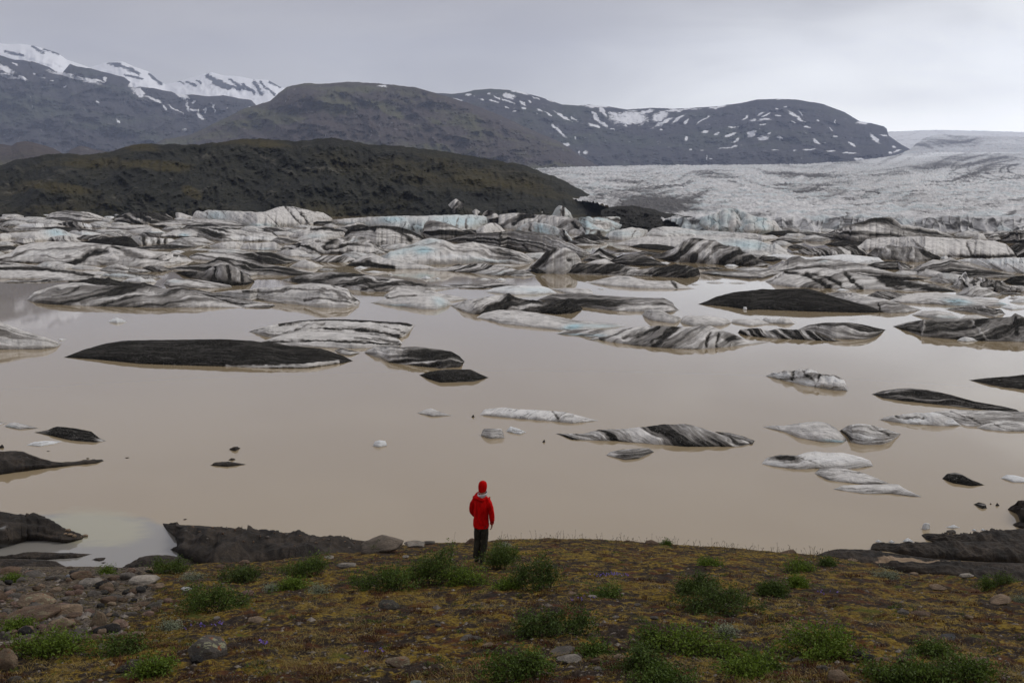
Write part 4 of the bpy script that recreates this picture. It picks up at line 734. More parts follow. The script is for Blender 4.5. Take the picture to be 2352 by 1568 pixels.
berg('long pale iceberg with a dark cracked left end, right of the wedge', c(2, 1230, 350, 1300, 285, 1400, 265, 1520, 275, 1700, 300, 1900, 310, 2200, 330, 2330, 338) + c(3, 120, 345, 260, 372), c(3, 100, 395) + c(2, 2200, 385, 1700, 355, 1400, 365), k=.6, dirt=-.65, amp=.5, th=25, ro=.4, bl=[pt(2, 1700, 320, 300, 20, 0, .25)])
berg('broad pale iceberg with blocky blue right end above the dark striped mound', c(2, 970, 425, 1080, 385, 1250, 350, 1400, 355, 1550, 350, 1800, 345, 2000, 360, 2200, 380, 2340, 398) + c(3, 100, 400, 200, 430, 330, 480, 390, 525), c(3, 200, 526, 0, 534) + c(2, 2200, 495, 1500, 465, 1200, 445), k=.6, dirt=-.75, amp=.45, th=20, ro=.35, bl=[pt(2, 2050, 420, 250, 40, 0, .35), pt(3, 0, 440, 150, 40, 0, .35)], li=[(c(3, -120, 440, -60, 500), 2, .8), (c(3, 100, 405, 50, 500), 2, .7), (c(3, 330, 480, 390, 520), 3, 1.3)])
floe('black foot of ice before the broad pale iceberg', c(2, 1100, 442, 1200, 419, 1350, 420, 1480, 440, 1540, 472), c(2, 1400, 474, 1250, 462), k=.45, dirt=.9, amp=.3)
berg('dark mound with slanting pale and black stripes, right of centre', c(2, 1290, 522, 1400, 490, 1500, 450, 1560, 400, 1620, 369, 1720, 370, 1840, 385, 1920, 430, 2030, 438, 2045, 470, 2150, 510, 2250, 560, 2320, 595), c(2, 2250, 614, 2000, 608, 1750, 584, 1500, 574, 1350, 543), k=.65, p=2, th=-58, fr=1.5, dirt=.35, amp=.95, fo=.8, jag=.5,
     pa=[pt(2, 1700, 400, 150, 18, 8, -.5), pt(2, 1450, 520, 180, 40, 0, .6), pt(2, 1750, 500, 90, 50, 45, -.7)])
berg('small dune of ice with a sharp peak and curved stripes', c(2, 690, 565, 780, 510, 820, 475, 850, 449, 900, 480, 1000, 530, 1060, 556), c(2, 900, 575), k=.6, th=30, fr=2.4, dirt=.15, fo=.8, jag=.1)
berg('black dune of ice with pale curving stripes behind the black wall', c(2, 930, 565, 1050, 510, 1200, 498, 1300, 540, 1400, 588, 1450, 603), c(2, 1300, 608, 1100, 604, 980, 584), k=.55, th=-20, fr=2.5, dirt=.65, amp=.6, fo=.8)
berg('pale low dome showing behind the black wall of ice', c(2, 730, 585, 820, 555, 900, 544, 985, 584), c(2, 850, 592), k=.5, dirt=-.8, amp=.4)
berg('pale sliver showing behind the right part of the black wall', c(2, 1020, 588, 1060, 600, 1110, 612, 1200, 622), c(2, 1130, 634, 1070, 615), k=.5, dirt=-.8, amp=.3)
berg('black wall of ice with slanting pale streaks along the inner channel', c(2, 565, 670, 620, 600, 680, 578, 850, 590, 1000, 583, 1100, 610, 1200, 640, 1300, 613, 1420, 608, 1500, 593, 1600, 600, 1700, 628, 1712, 690), c(2, 1600, 710, 1350, 698, 1000, 688, 700, 680), k=.8, p=2.8, th=-48, fr=1.6, dirt=.62, amp=.6, pa=[pt(2, 1250, 650, 160, 40, 0, -.6), pt(2, 1580, 650, 130, 50, 0, .5)], li=[(c(2, 580, 672, 900, 682, 1300, 692), 2, -1.2)])
berg('round shouldered grey iceberg with a black diagonal band, reflected in the channel', c(2, 250, 615, 330, 540, 400, 480, 480, 454, 570, 449, 650, 490, 690, 545, 700, 590), c(2, 640, 660, 570, 674, 400, 669, 300, 645), k=.75, p=2.2, th=-50, fr=.9, dirt=-.35, amp=.4, li=[(c(2, 400, 480, 360, 560, 290, 625), 7, 1.0), (c(2, 470, 470, 420, 520, 380, 600), 6, .8)], pa=[pt(2, 590, 555, 20, 14, 0, 1.2)])
floe('small black lump at the foot of the round shouldered iceberg', c(2, 245, 650, 300, 620, 340, 632, 395, 668), c(2, 330, 672), k=.6, dirt=.95)
berg('smooth pale iceberg mirrored in the inner channel', c(2, 735, 750, 900, 710, 1000, 690, 1100, 692, 1250, 730, 1400, 735, 1480, 730, 1540, 760, 1670, 803), c(2, 1500, 803, 1200, 798, 900, 773), k=.45, dirt=-.7, amp=.35, li=[(c(2, 1470, 735, 1510, 790), 5, 1.3), (c(2, 1180, 715, 1240, 770), 4, .5)])
floe('bright bluish white floe left of the mirrored smooth iceberg', c(1, 2005, 828, 2080, 795, 2200, 775) + c(2, 0, 785, 150, 775, 330, 770, 420, 795, 490, 838), c(2, 300, 848, 120, 853) + c(1, 2150, 842), k=.45, dirt=-1.1, amp=.3, white=.55, bl=[pt(2, 330, 815, 130, 22, 0, .7), pt(1, 2250, 810, 150, 14, 0, .3)])
floe('flat pale slab just right of the bright bluish floe', c(2, 430, 802, 560, 795, 760, 800, 795, 822, 797, 850), c(2, 600, 848), k=.4, dirt=-.65, amp=.3)
floe('wide dark grey floe with layered right tip in the centre', c(2, 320, 895, 450, 845, 600, 838, 800, 850, 1050, 870, 1250, 880, 1400, 880, 1480, 918, 1490, 945, 1530, 985), c(2, 1450, 1008, 1250, 998, 1000, 993, 750, 963, 500, 925), k=.25, th=-8, fr=3, dirt=.25, amp=.6, pa=[pt(2, 1300, 960, 200, 40, 0, -.6), pt(2, 700, 900, 250, 40, 5, .3)])
floe('rounded pale floe first of the three linked ones', c(2, 1215, 1025, 1240, 985, 1300, 974, 1380, 985, 1450, 1020, 1530, 1040, 1555, 1062), c(2, 1500, 1098, 1300, 1073), k=.35, dirt=-.65, amp=.4, th=5)
floe('rounded pale floe middle of the three linked ones', c(2, 1540, 1088, 1560, 1045, 1600, 1029, 1800, 1035, 1950, 1060, 1985, 1092), c(2, 1900, 1118, 1650, 1121), k=.35, dirt=-.65, amp=.4, th=5)
floe('thin pale floe last of the three linked ones', c(2, 1970, 1092, 2000, 1060, 2100, 1060, 2280, 1085, 2310, 1102), c(2, 2150, 1120), k=.3, dirt=-.7, amp=.4)
berg('lumpy white ice with a tall right end beside the linked floes', c(3, 95, 1082, 130, 1047, 180, 1062, 230, 1070, 260, 1055, 300, 1049, 340, 1055, 388, 1106), c(3, 300, 1110, 180, 1100), k=.75, dirt=-.7, amp=.6, ro=.6, wh=[pt(3, 150, 1070, 60, 20, 0, .4)])
floe('flat pale floe end left of the lumpy white ice', c(3, -60, 1100, 0, 1070, 60, 1062, 120, 1080, 160, 1102), c(3, 60, 1112), k=.3, dirt=-.6, amp=.4)
berg('long pale iceberg with slanting black stripes on its right, in the centre', c(2, 480, 1188, 540, 1160, 700, 1150, 1000, 1153, 1180, 1128, 1370, 1116, 1550, 1128, 1700, 1118, 1800, 1116, 1880, 1150, 2000, 1188, 2100, 1238, 2310, 1257), c(2, 2000, 1294, 1900, 1304, 1700, 1318, 1500, 1314, 1200, 1293, 900, 1248, 700, 1204),
     k=.45, th=-52, fr=1.5, dirt=-.35, amp=.75, fo=.9, li=[(c(2, 1500, 1135, 1420, 1200, 1320, 1290), 8, 1.2), (c(2, 1350, 1135, 1200, 1180, 1050, 1220), 5, .9), (c(2, 1800, 1180, 1770, 1240, 1760, 1300), 4, 1.3), (c(2, 1870, 1200, 1850, 1290), 3, 1.1)], pa=[pt(2, 1960, 1230, 90, 40, 10, 1.1)], bl=[pt(2, 700, 1195, 200, 9, 3, .9)])
floe('tiny pale floe sliver left of the slanting striped iceberg', c(2, 755, 1237, 830, 1214, 895, 1230), c(2, 800, 1242), dirt=-.6)
berg('twisted rope like iceberg with black and white slanting ribs', c(2, 2035, 1180, 2050, 1148) + c(3, -20, 1145, 60, 1138, 110, 1150, 150, 1165, 250, 1143, 330, 1153, 430, 1153, 530, 1165, 620, 1205, 700, 1230, 785, 1257), c(3, 600, 1250, 400, 1238, 200, 1230, 0, 1210, -40, 1205), k=.65, p=2.2, th=58, fr=1.6, wp=.2, dirt=.3, amp=1.1, fo=1.5)
floe('dark grey oval floe with fine curved layers beside the twisted iceberg', c(3, 400, 1158, 500, 1115, 640, 1094, 850, 1094, 950, 1108, 1050, 1130, 1165, 1156), c(3, 1085, 1213, 1000, 1238, 850, 1240, 700, 1230, 560, 1178), k=.3, th=8, fr=4, dirt=.22, amp=.6, fo=.8)
berg('large dark grey iceberg with fractured flanks at the right edge', c(3, 1225, 1127, 1350, 1090, 1500, 1070, 1700, 1057, 1900, 1070, 2050, 1055, 2240, 1045, 2275, 1013, 2352, 1045, 2500, 1070, 2700, 1100), c(3, 2500, 1256, 2352, 1260, 2000, 1254, 1700, 1234, 1480, 1214, 1380, 1175), k=.45, th=-30, fr=1.6, dirt=.28, amp=.6, ro=.5, li=[(c(3, 1500, 1080, 1480, 1200), 2.5, -.6), (c(3, 1900, 1080, 1950, 1150, 2040, 1240), 2.5, -.5), (c(3, 2280, 1050, 2290, 1200), 4, .8)])
chunk('small white rubble at the foot of the large dark grey iceberg, right', c(3, 1775, 1250, 1800, 1228, 1845, 1214, 1900, 1222, 1955, 1252), c(3, 1860, 1260), ro=.8, white=.4, dirt=-.4)
floe('great smooth black floe right of the inner channel', c(2, 1690, 935, 1770, 905, 1850, 868, 2000, 830, 2200, 810, 2330, 806) + c(3, 100, 806, 350, 803, 500, 803, 600, 830, 750, 880, 900, 920, 1050, 960, 1145, 1007), c(3, 1000, 1012, 500, 999, 0, 989) + c(2, 2200, 979, 1950, 955), k=.4, dirt=1.1, amp=.25, fo=.2, ro=.15)
berg('grey brown iceberg hugging the back of the great black floe', c(3, 610, 850, 750, 833, 900, 838, 1000, 865, 1150, 890, 1250, 920, 1350, 945, 1475, 987), c(3, 1350, 1010, 1200, 1014, 1000, 985, 800, 930), k=.4, dirt=-.1, amp=.6, th=-20, li=[(c(3, 890, 900, 960, 850), 2, -.6), (c(3, 1100, 940, 1120, 1000), 3, .8)])
floe('flat tan floe with a blue green pool on its right', c(3, 1185, 908, 1300, 865, 1420, 840, 1600, 833, 1800, 860, 1950, 885, 2100, 900, 2235, 947), c(3, 2150, 958, 1800, 954, 1600, 939, 1300, 926), k=.25, dirt=-.35, amp=.5, bl=[pt(3, 1780, 920, 100, 24, 5, 1.2), pt(3, 2180, 935, 60, 12, 0, .9)])
floe('pale hump floe above the large dark grey iceberg, right', c(3, 1385, 1030, 1480, 995, 1600, 988, 1730, 1010, 1815, 1064), c(3, 1600, 1068), k=.45, dirt=-.55, amp=.5, bl=[pt(3, 1700, 1050, 100, 12, 0, .4)])
floe('smaller pale hump floe behind the dark grey iceberg, farther right', c(3, 1795, 1064, 1850, 1030, 1950, 1028, 2065, 1058), c(3, 1950, 1070), k=.45, dirt=-.6, amp=.4)
floe('messy floe of white and black rubble by the right edge', c(3, 1670, 982, 1850, 955, 2000, 945, 2060, 968, 2150, 985, 2195, 1022), c(3, 2100, 1048, 1900, 1008), k=.5, dirt=.05, amp=1.2, ro=.8, wh=[pt(3, 1990, 960, 80, 12, 0, .8)])
floe('bright flat white floe near the right edge', c(3, 1850, 898, 1920, 874, 2100, 880, 2165, 902), c(3, 2000, 908), k=.25, white=.7, dirt=-1)
floe('bright white floe cut by the right edge', c(3, 2225, 922, 2300, 880, 2400, 876, 2500, 890), c(3, 2350, 925), k=.25, white=.5, dirt=-.9)
floe('white lumpy floe at the right edge beside the rubble floe', c(3, 2145, 965, 2200, 945, 2300, 953, 2400, 975), c(3, 2250, 985), k=.35, white=.75, dirt=-1)
berg('rubbly iceberg with a small white pinnacle near the right edge', c(3, 1695, 790, 1760, 750, 1785, 705, 1820, 675, 1855, 648, 1880, 715, 1960, 713, 2100, 725, 2200, 770, 2300, 775, 2400, 785, 2550, 830), c(3, 2352, 836, 2000, 830, 1820, 808), k=.75, dirt=-.15, amp=1.2, th=50, ro=1.0, wp=.9, jag=.8, wh=[pt(3, 1840, 690, 60, 40, 0, .5)])
berg('broad pale iceberg with curved black bands ending in a black tail, right', c(3, 125, 740, 200, 700, 290, 650, 330, 645, 420, 640, 550, 625, 650, 625, 700, 640, 850, 660, 950, 685, 1100, 710, 1300, 730, 1450, 740, 1600, 770, 1785, 832), c(3, 1600, 830, 1300, 820, 950, 810, 700, 803, 400, 795, 200, 769), k=.5, th=-40, fr=1.3, dirt=-.5, amp=.6, fo=.6,
     li=[(c(3, 310, 660, 480, 690, 600, 740, 680, 800), 5, 1.2), (c(3, 480, 670, 640, 700, 760, 760, 800, 800), 4, 1.0), (c(3, 820, 680, 880, 740, 960, 805), 4.5, 1.5), (c(3, 1120, 720, 1300, 760, 1500, 790, 1750, 828), 11, 1.7), (c(3, 1180, 780, 1300, 810), 5, 1.0)])
berg('dark ridge with curved grey stripes behind the pale banded iceberg, right', c(3, 140, 645, 280, 580, 350, 530, 420, 518, 480, 550, 560, 545, 590, 542, 700, 548, 850, 570, 1000, 600, 1150, 640, 1300, 680, 1530, 722), c(3, 1300, 735, 800, 695, 400, 664), k=.6, th=-18, fr=2.6, dirt=.35, amp=.8, fo=.7, pa=[pt(3, 240, 620, 90, 30, -25, -.8)], bl=[pt(3, 625, 565, 40, 18, 0, .5)])
floe('long low grey green floe left of the pale banded iceberg, right', c(2, 1700, 668, 1780, 645, 2000, 652, 2200, 645, 2330, 625) + c(3, 100, 645, 200, 650, 295, 662), c(3, 100, 720, 0, 722) + c(2, 2200, 712, 1900, 695, 1800, 684), k=.4, th=4, dirt=0, amp=.7, bl=[pt(2, 1800, 665, 120, 12, 0, .5)])
berg('dune like iceberg with long sweeping black stripes near the right edge', c(3, 1370, 650, 1480, 590, 1570, 553, 1640, 562, 1720, 533, 1780, 565, 1850, 600, 2000, 640, 2200, 678, 2365, 705), c(3, 2200, 712, 2000, 712, 1700, 706, 1450, 690), k=.5, th=-20, fr=3.0, wp=.2, dirt=.1, amp=1.0, fo=1.0)
berg('small pale cone left of the dune like iceberg', c(3, 1190, 605, 1225, 580, 1260, 559, 1310, 590, 1405, 645), c(3, 1300, 650), k=.6, dirt=.1, th=30)
berg('pale triangular slab before the dune like iceberg', c(3, 1430, 690, 1500, 629, 1620, 658, 1775, 708), c(3, 1600, 712), k=.5, dirt=-.55, amp=.5)
berg('bright white iceberg with slanting dark grooves at the right edge', c(3, 1765, 565, 1830, 545, 1900, 540, 2050, 545, 2200, 534, 2352, 534, 2550, 545), c(3, 2400, 680, 2200, 655, 2050, 625, 1900, 580), k=.6, th=52, fr=1.6, dirt=-.75, amp=.7, white=.45, fo=.8, bl=[pt(3, 2200, 570, 200, 20, 0, .35)], pa=[pt(3, 2250, 640, 200, 30, 10, .45)])
floe('small bright block perched behind the dune like iceberg', c(3, 1632, 550, 1645, 526, 1690, 522, 1712, 546), c(3, 1670, 556), k=.8, white=.6, dirt=-1, blue=.5)
floe('black floe cut by the right edge beside the white pinnacle rubble', c(3, 2160, 745, 2250, 700, 2352, 690, 2500, 690), c(3, 2352, 785, 2250, 770), k=.5, dirt=.95, amp=.4)
berg('broad tan pale iceberg with a black foot, far right', c(3, 860, 470, 940, 430, 1000, 380, 1100, 365, 1300, 358, 1480, 350, 1700, 365, 1900, 380, 2100, 390, 2200, 420, 2260, 480, 2290, 535), c(3, 2000, 545, 1700, 536, 1500, 545, 1200, 480, 950, 470), k=.65, p=2, dirt=-.65, amp=.45, th=35, ro=.35, li=[(c(3, 1700, 520, 1900, 532, 2100, 528, 2270, 520), 5, 1.4), (c(3, 1860, 420, 1900, 520), 3, 1.0), (c(3, 1400, 385, 1450, 440, 1600, 520), 4, 1.0), (c(3, 2200, 430, 2250, 520), 3, .9), (c(3, 1480, 352, 1540, 390), 2, .6)])
berg('mottled black and grey iceberg before the broad tan one, far right', c(3, 1000, 515, 1080, 450, 1180, 428, 1300, 440, 1400, 438, 1500, 470, 1630, 530, 1650, 548), c(3, 1450, 576, 1250, 560, 1100, 545), k=.7, th=70, fr=1.0, dirt=.25, amp=1.0, ro=.7, pa=[pt(3, 1520, 500, 90, 25, 25, .6)])
berg('low rubble of dark and pale ice left of the mottled iceberg, far right', c(3, 345, 495, 450, 460, 600, 450, 800, 443, 900, 430, 980, 460, 1015, 514), c(3, 800, 535, 500, 515), k=.65, dirt=.1, amp=1.1, ro=.8, th=60)
floe('bright white broken strip of ice in the far right field', c(3, 90, 528, 200, 508, 300, 508, 500, 538, 640, 525, 800, 508, 950, 520, 1100, 540, 1160, 575), c(3, 900, 590, 500, 574, 250, 545), k=.45, dirt=-.75, amp=.7, white=.7, ro=.7)
berg('dark castle shaped iceberg with sweeping flanks before the glacier front', c(3, 560, 360, 700, 310, 850, 250, 960, 230, 1040, 198, 1075, 192, 1215, 185, 1240, 205, 1300, 250, 1450, 270, 1600, 300, 1700, 330, 1760, 358), c(3, 1500, 385, 1300, 408, 900, 416, 750, 396), k=.75, p=1.6, th=24, fr=2.2, dirt=.25, amp=.7, ro=.35, fo=.8, pa=[pt(3, 1050, 310, 130, 30, -15, -.55), pt(3, 1150, 230, 120, 45, 10, .5), pt(3, 1550, 330, 200, 18, 8, .6), pt(3, 700, 345, 120, 20, -20, -.3)])
berg('bluish ragged cap of ice sitting on the castle shaped iceberg', c(3, 1062, 195, 1072, 165, 1085, 148, 1110, 130, 1150, 122, 1178, 150, 1195, 190), c(3, 1130, 205), k=.92, dirt=-.25, amp=.9, blue=.6, ro=.9, jag=.8, maxdep=.8, group='icebergs adrift on the lagoon')
berg('tall pale blue mountain of broken ice at the glacier front', c(2, 1590, 285, 1680, 230, 1750, 190, 1850, 145, 1960, 109, 2050, 120, 2150, 170, 2250, 200, 2340, 222) + c(3, 220, 262, 325, 318), c(3, 330, 338, 0, 338) + c(2, 2000, 328, 1750, 318), k=.85, p=1.7, dirt=-.55, amp=.8, th=70, fr=1.2, blue=.55, ro=.9, ck=.022)
berg('small rounded block below the glacier cliff, left of the two', c(3, 1895, 385, 1930, 345, 1965, 328, 2005, 335, 2035, 385), c(3, 1960, 396), k=.85, dirt=-.4, maxdep=.8)
berg('small rounded block below the glacier cliff, right of the two', c(3, 2030, 388, 2060, 345, 2100, 325, 2140, 340, 2160, 390), c(3, 2090, 402), k=.85, dirt=-.4, maxdep=.8)
berg('pale and black broken iceberg under the glacier cliff at the right edge', c(3, 2140, 390, 2180, 350, 2250, 308, 2352, 295, 2500, 300), c(3, 2352, 420, 2200, 412), k=.8, dirt=.15, amp=1.1, ro=.7)
berg('dark striped iceberg at the right edge behind the tan pale one', c(3, 2190, 450, 2300, 408, 2400, 420, 2550, 450), c(3, 2400, 540, 2290, 532), k=.7, th=-40, dirt=.5)

# --- near floes on the right
floe('lumpy white floe with deep dark folds, farthest of the right near floes', c(4, 292, 133, 340, 110, 430, 100, 500, 92, 540, 84, 600, 85, 650, 95, 690, 115, 790, 130, 830, 145, 865, 170, 884, 242), c(4, 780, 230, 600, 204, 480, 174), k=.6, p=2, th=-22, fr=2.2, dirt=-.55, amp=.8, ro=1.1, fo=1.0, wh=[pt(4, 400, 140, 90, 20, 10, .8), pt(4, 560, 175, 80, 30, 10, .8), pt(4, 780, 150, 90, 30, 10, .6), pt(4, 640, 110, 60, 20, 0, .5)], li=[(c(4, 500, 95, 480, 165), 4, 1.1), (c(4, 690, 130, 650, 200), 3.5, 1.0), (c(4, 560, 110, 640, 170), 3, .8)])
floe('long black streaked floe tapering to the right, near right edge', c(4, 1057, 264, 1130, 240, 1230, 225, 1330, 219, 1450, 230, 1600, 260, 1800, 315, 2000, 350, 2100, 373, 2130, 392), c(4, 1900, 380, 1600, 345, 1300, 314, 1150, 294), k=.4, th=-8, fr=3, dirt=.62, amp=.5, fo=.6, pa=[pt(4, 1250, 260, 150, 30, 5, -.35)])
floe('black floe cut off by the right edge on bright water', c(4, 1757, 162, 1900, 145, 2100, 130, 2156, 121, 2300, 130, 2450, 170), c(4, 2300, 232, 2156, 230, 2000, 214, 1900, 194), k=.35, dirt=.7, amp=.4)
floe('lumpy white floe with dirty left end before the long grey flat floe', c(4, 1112, 448, 1150, 430, 1200, 420, 1290, 410, 1380, 394, 1440, 400, 1500, 392, 1560, 405, 1650, 450, 1708, 490), c(4, 1550, 493, 1300, 476), k=.55, dirt=-.75, amp=.7, th=-15, ro=.7, wh=[pt(4, 1370, 460, 100, 22, 0, .9), pt(4, 1500, 410, 70, 20, 0, .7), pt(4, 1650, 475, 60, 18, 0, .9)], li=[(c(4, 1230, 425, 1330, 440, 1430, 435), 3, 1.0)])
floe('long flat grey floe with a brown seam at the right edge', c(4, 1495, 392, 1640, 377, 1900, 380, 2156, 390, 2350, 400, 2480, 430), c(4, 2300, 490, 1900, 486, 1800, 497, 1730, 492, 1600, 436), k=.15, dirt=-.15, amp=.3, li=[(c(4, 1630, 385, 1750, 430, 1850, 480), 2, .6)])
floe('pale lens floe in front of the long flat grey one, right edge', c(4, 1812, 504, 1870, 480, 1950, 460, 2050, 451, 2156, 473, 2280, 500), c(4, 2156, 532, 2000, 530, 1870, 518), k=.35, dirt=-.55, amp=.5, li=[(c(4, 1940, 475, 2030, 520), 2.5, .8)])
floe('smooth pale grey leaf shaped floe with a green rim, left of a pair', c(4, 272, 500, 330, 488, 420, 490, 540, 470, 650, 459, 720, 465, 790, 500, 830, 540, 878, 592), c(4, 850, 613, 700, 608, 540, 578, 440, 538), k=.22, dirt=-.55, amp=.2, fo=.1, bl=[pt(4, 800, 602, 90, 8, 4, 1.0)], li=[(c(4, 370, 490, 400, 525), 1.5, .5)])
floe('grey floe with a white patch and dark left edge, right of a pair', c(4, 824, 528, 880, 490, 960, 474, 1050, 485, 1170, 515, 1270, 550), c(4, 1195, 606, 1130, 625, 1000, 628, 910, 609, 880, 563), k=.25, dirt=-.35, amp=.3, wh=[pt(4, 1000, 590, 90, 30, 0, .8)], li=[(c(4, 840, 525, 910, 590), 4, .9), (c(4, 1060, 490, 1180, 560), 2.5, .7)])
floe('pale floe with a black smear on its left end, biggest of three overlapping', c(4, 264, 764, 300, 720, 400, 698, 520, 705, 570, 685, 650, 674, 720, 682, 850, 684, 980, 714, 1050, 743, 1068, 782), c(4, 900, 804, 650, 799, 520, 804, 350, 784), k=.28, dirt=-.85, amp=.35, th=-12, fr=3, wh=[pt(4, 750, 730, 280, 30, 0, .35), pt(4, 380, 770, 110, 14, 6, .4)], pa=[pt(4, 440, 725, 110, 28, 5, 1.9)], li=[(c(4, 550, 720, 720, 790), 1.5, .7)])
floe('grey oval floe, middle of three overlapping', c(4, 645, 834, 680, 800, 760, 792, 870, 800, 1000, 830, 1100, 870, 1185, 907), c(4, 1000, 914, 750, 884), k=.2, dirt=-.2, amp=.4, th=-10, fr=3)
floe('pale thin floe with a pointed tail, lowest of three overlapping', c(4, 780, 948, 850, 920, 1000, 914, 1150, 911, 1250, 911, 1290, 940, 1400, 993, 1422, 1004), c(4, 1350, 1000, 1200, 980, 1000, 980), k=.2, dirt=-.55, amp=.35)
floe('small dark boat shaped floe off the right beach', c(4, 1566, 872, 1600, 835, 1660, 827, 1710, 840, 1780, 880, 1872, 918), c(4, 1780, 926, 1650, 905), k=.4, dirt=.75, amp=.4, ro=.4)
chunk('small white floe cut by the right edge off the beach', c(4, 1986, 868, 2030, 843, 2090, 847, 2150, 862, 2250, 884), c(4, 2080, 898, 2180, 900), k=.45)
floe('tiny hollow backed dark floe nearest the right beach', c(4, 1792, 1056, 1830, 1041, 1880, 1054, 1888, 1085), c(4, 1830, 1078, 1860, 1090), k=.5, dirt=.75)
for i, (x, y, w, h) in enumerate([(1916, 1052, 8, 7), (1965, 1058, 16, 14)]):
    floe(['very tiny dark ice bit right of the hollow backed floe', 'spiky tiny dark ice bit beside the right beach rocks'][i], c(4, x - w, y + h * .6, x - w * .2, y - h, x + w, y + h * .5), c(4, x, y + h * .8), k=.6, dirt=.8)
chunk('mushroom shaped white chunk off the right black beach', c(4, 1420, 1232, 1428, 1196, 1450, 1188, 1474, 1193, 1478, 1232), c(4, 1450, 1242), k=.9, maxdep=.8)
chunk('long white chunk behind the round stone of the right beach', c(4, 1588, 1222, 1620, 1212, 1650, 1202, 1694, 1224), c(4, 1640, 1232))
chunk('small white chunk left of two at the right beach corner', c(4, 1778, 1243, 1795, 1231, 1818, 1246), c(4, 1798, 1252))
chunk('small white chunk right of two at the right beach corner', c(4, 1842, 1242, 1858, 1229, 1880, 1242), c(4, 1860, 1248))
chunk('flat white chunk stranded first along the right beach edge', c(4, 1080, 1327, 1103, 1309, 1134, 1327), c(4, 1105, 1331))
chunk('flat white chunk stranded second along the right beach edge', c(4, 1174, 1330, 1200, 1312, 1228, 1332), c(4, 1200, 1336))
chunk('winged white chunk stranded third along the right beach edge', c(4, 1275, 1325, 1300, 1305, 1318, 1297, 1340, 1310, 1366, 1328), c(4, 1320, 1332))

# --- open water, middle and left
floe('white ribbon shaped floe above the person, in open water', c(5, 637, 348, 660, 315, 770, 301, 870, 312, 1000, 318, 1150, 328, 1250, 355, 1360, 382), c(5, 1200, 399, 1100, 388, 850, 368), k=.35, th=-50, fr=1.4, dirt=-.8, amp=.5, wh=[pt(5, 900, 340, 300, 25, 3, .3)], ro=.5, li=[(c(5, 1080, 328, 1115, 375), 3, 1.0)])
floe('small grey floe with a thin tail left of the white ribbon floe', c(5, 255, 336, 300, 316, 340, 307, 400, 330, 468, 351), c(5, 350, 357), k=.35, dirt=-.45, amp=.3)
floe('little squarish grey floe below the white ribbon floe', c(5, 643, 472, 655, 432, 700, 429, 770, 432, 786, 487), c(5, 700, 492), k=.25, dirt=-.4, amp=.3)
chunk('white chunk with a grey hollow right of the squarish grey floe', c(5, 796, 448, 820, 416, 870, 430, 918, 452), c(5, 880, 466), k=.5, li=[(c(5, 830, 440, 890, 445), 1.5, 1.2)])
for i, (x, y) in enumerate([(596, 352), (1026, 504)]):
    floe(['tiny dark ice tip left of the white ribbon floe', 'tiny dark ice tip left of the striped dark floe'][i], c(5, x - 12, y + 8, x + 2, y - 9, x + 8, y + 7), c(5, x, y + 10), k=.8, dirt=.9)
floe('dark floe with slanting grey stripes and a ragged left tail', c(5, 1097, 460, 1200, 459, 1260, 462, 1300, 453, 1370, 435, 1520, 430, 1640, 420, 1740, 405, 1880, 402, 1980, 425, 2080, 460, 2200, 492, 2300, 520), c(5, 2200, 540, 1900, 540, 1700, 525, 1450, 505, 1200, 498), k=.45, th=55, fr=1.3, dirt=.2, amp=.8, fo=.9, pa=[pt(5, 1900, 440, 120, 40, 20, -.7), pt(5, 1200, 475, 120, 20, 0, .4)], jag=.5)
floe('slim dark fin of ice at the right end of the striped dark floe', c(5, 2062, 448, 2150, 455, 2230, 475, 2304, 503), c(5, 2290, 528, 2180, 500), k=.5, dirt=.35, amp=.5)
floe('small grey dark floe below the striped dark floe', c(5, 1402, 592, 1430, 570, 1500, 556, 1660, 546, 1694, 572), c(5, 1600, 612, 1520, 620), k=.3, dirt=.15, amp=.6, pa=[pt(5, 1440, 590, 40, 20, 0, -.8)])
chunk('lone white chunk like a low mushroom left of the person', [(857, 1024), (860, 1013), (872, 1010), (886, 1012), (889, 1023)], [(872, 1027)], k=.6)
floe('pale thin floe at the left edge above the dark islet', c(6, 28, 165, 60, 142, 90, 138, 150, 150, 242, 176), c(6, 120, 183), k=.25, dirt=-.6, bl=[pt(6, 60, 170, 40, 10, 0, .3)])
floe('pale floe tip at the extreme left edge', c(6, -90, 145, 0, 136, 44, 142), c(6, -10, 156), k=.25, dirt=-.5)
floe('black floe with pale ends near the left spit', c(6, 212, 202, 300, 188, 330, 172, 360, 164, 470, 175, 575, 196, 620, 235, 664, 256), c(6, 600, 265, 450, 253, 300, 218), k=.4, dirt=.85, amp=.4, pa=[pt(6, 640, 252, 40, 12, 10, -1.3), pt(6, 260, 205, 60, 12, 0, -.6)])
chunk('white bar of ice close to the left black spit', c(6, 166, 282, 210, 262, 290, 254, 388, 258), c(6, 250, 290, 340, 274), k=.4, li=[(c(6, 200, 275, 300, 268), 3, .6)])
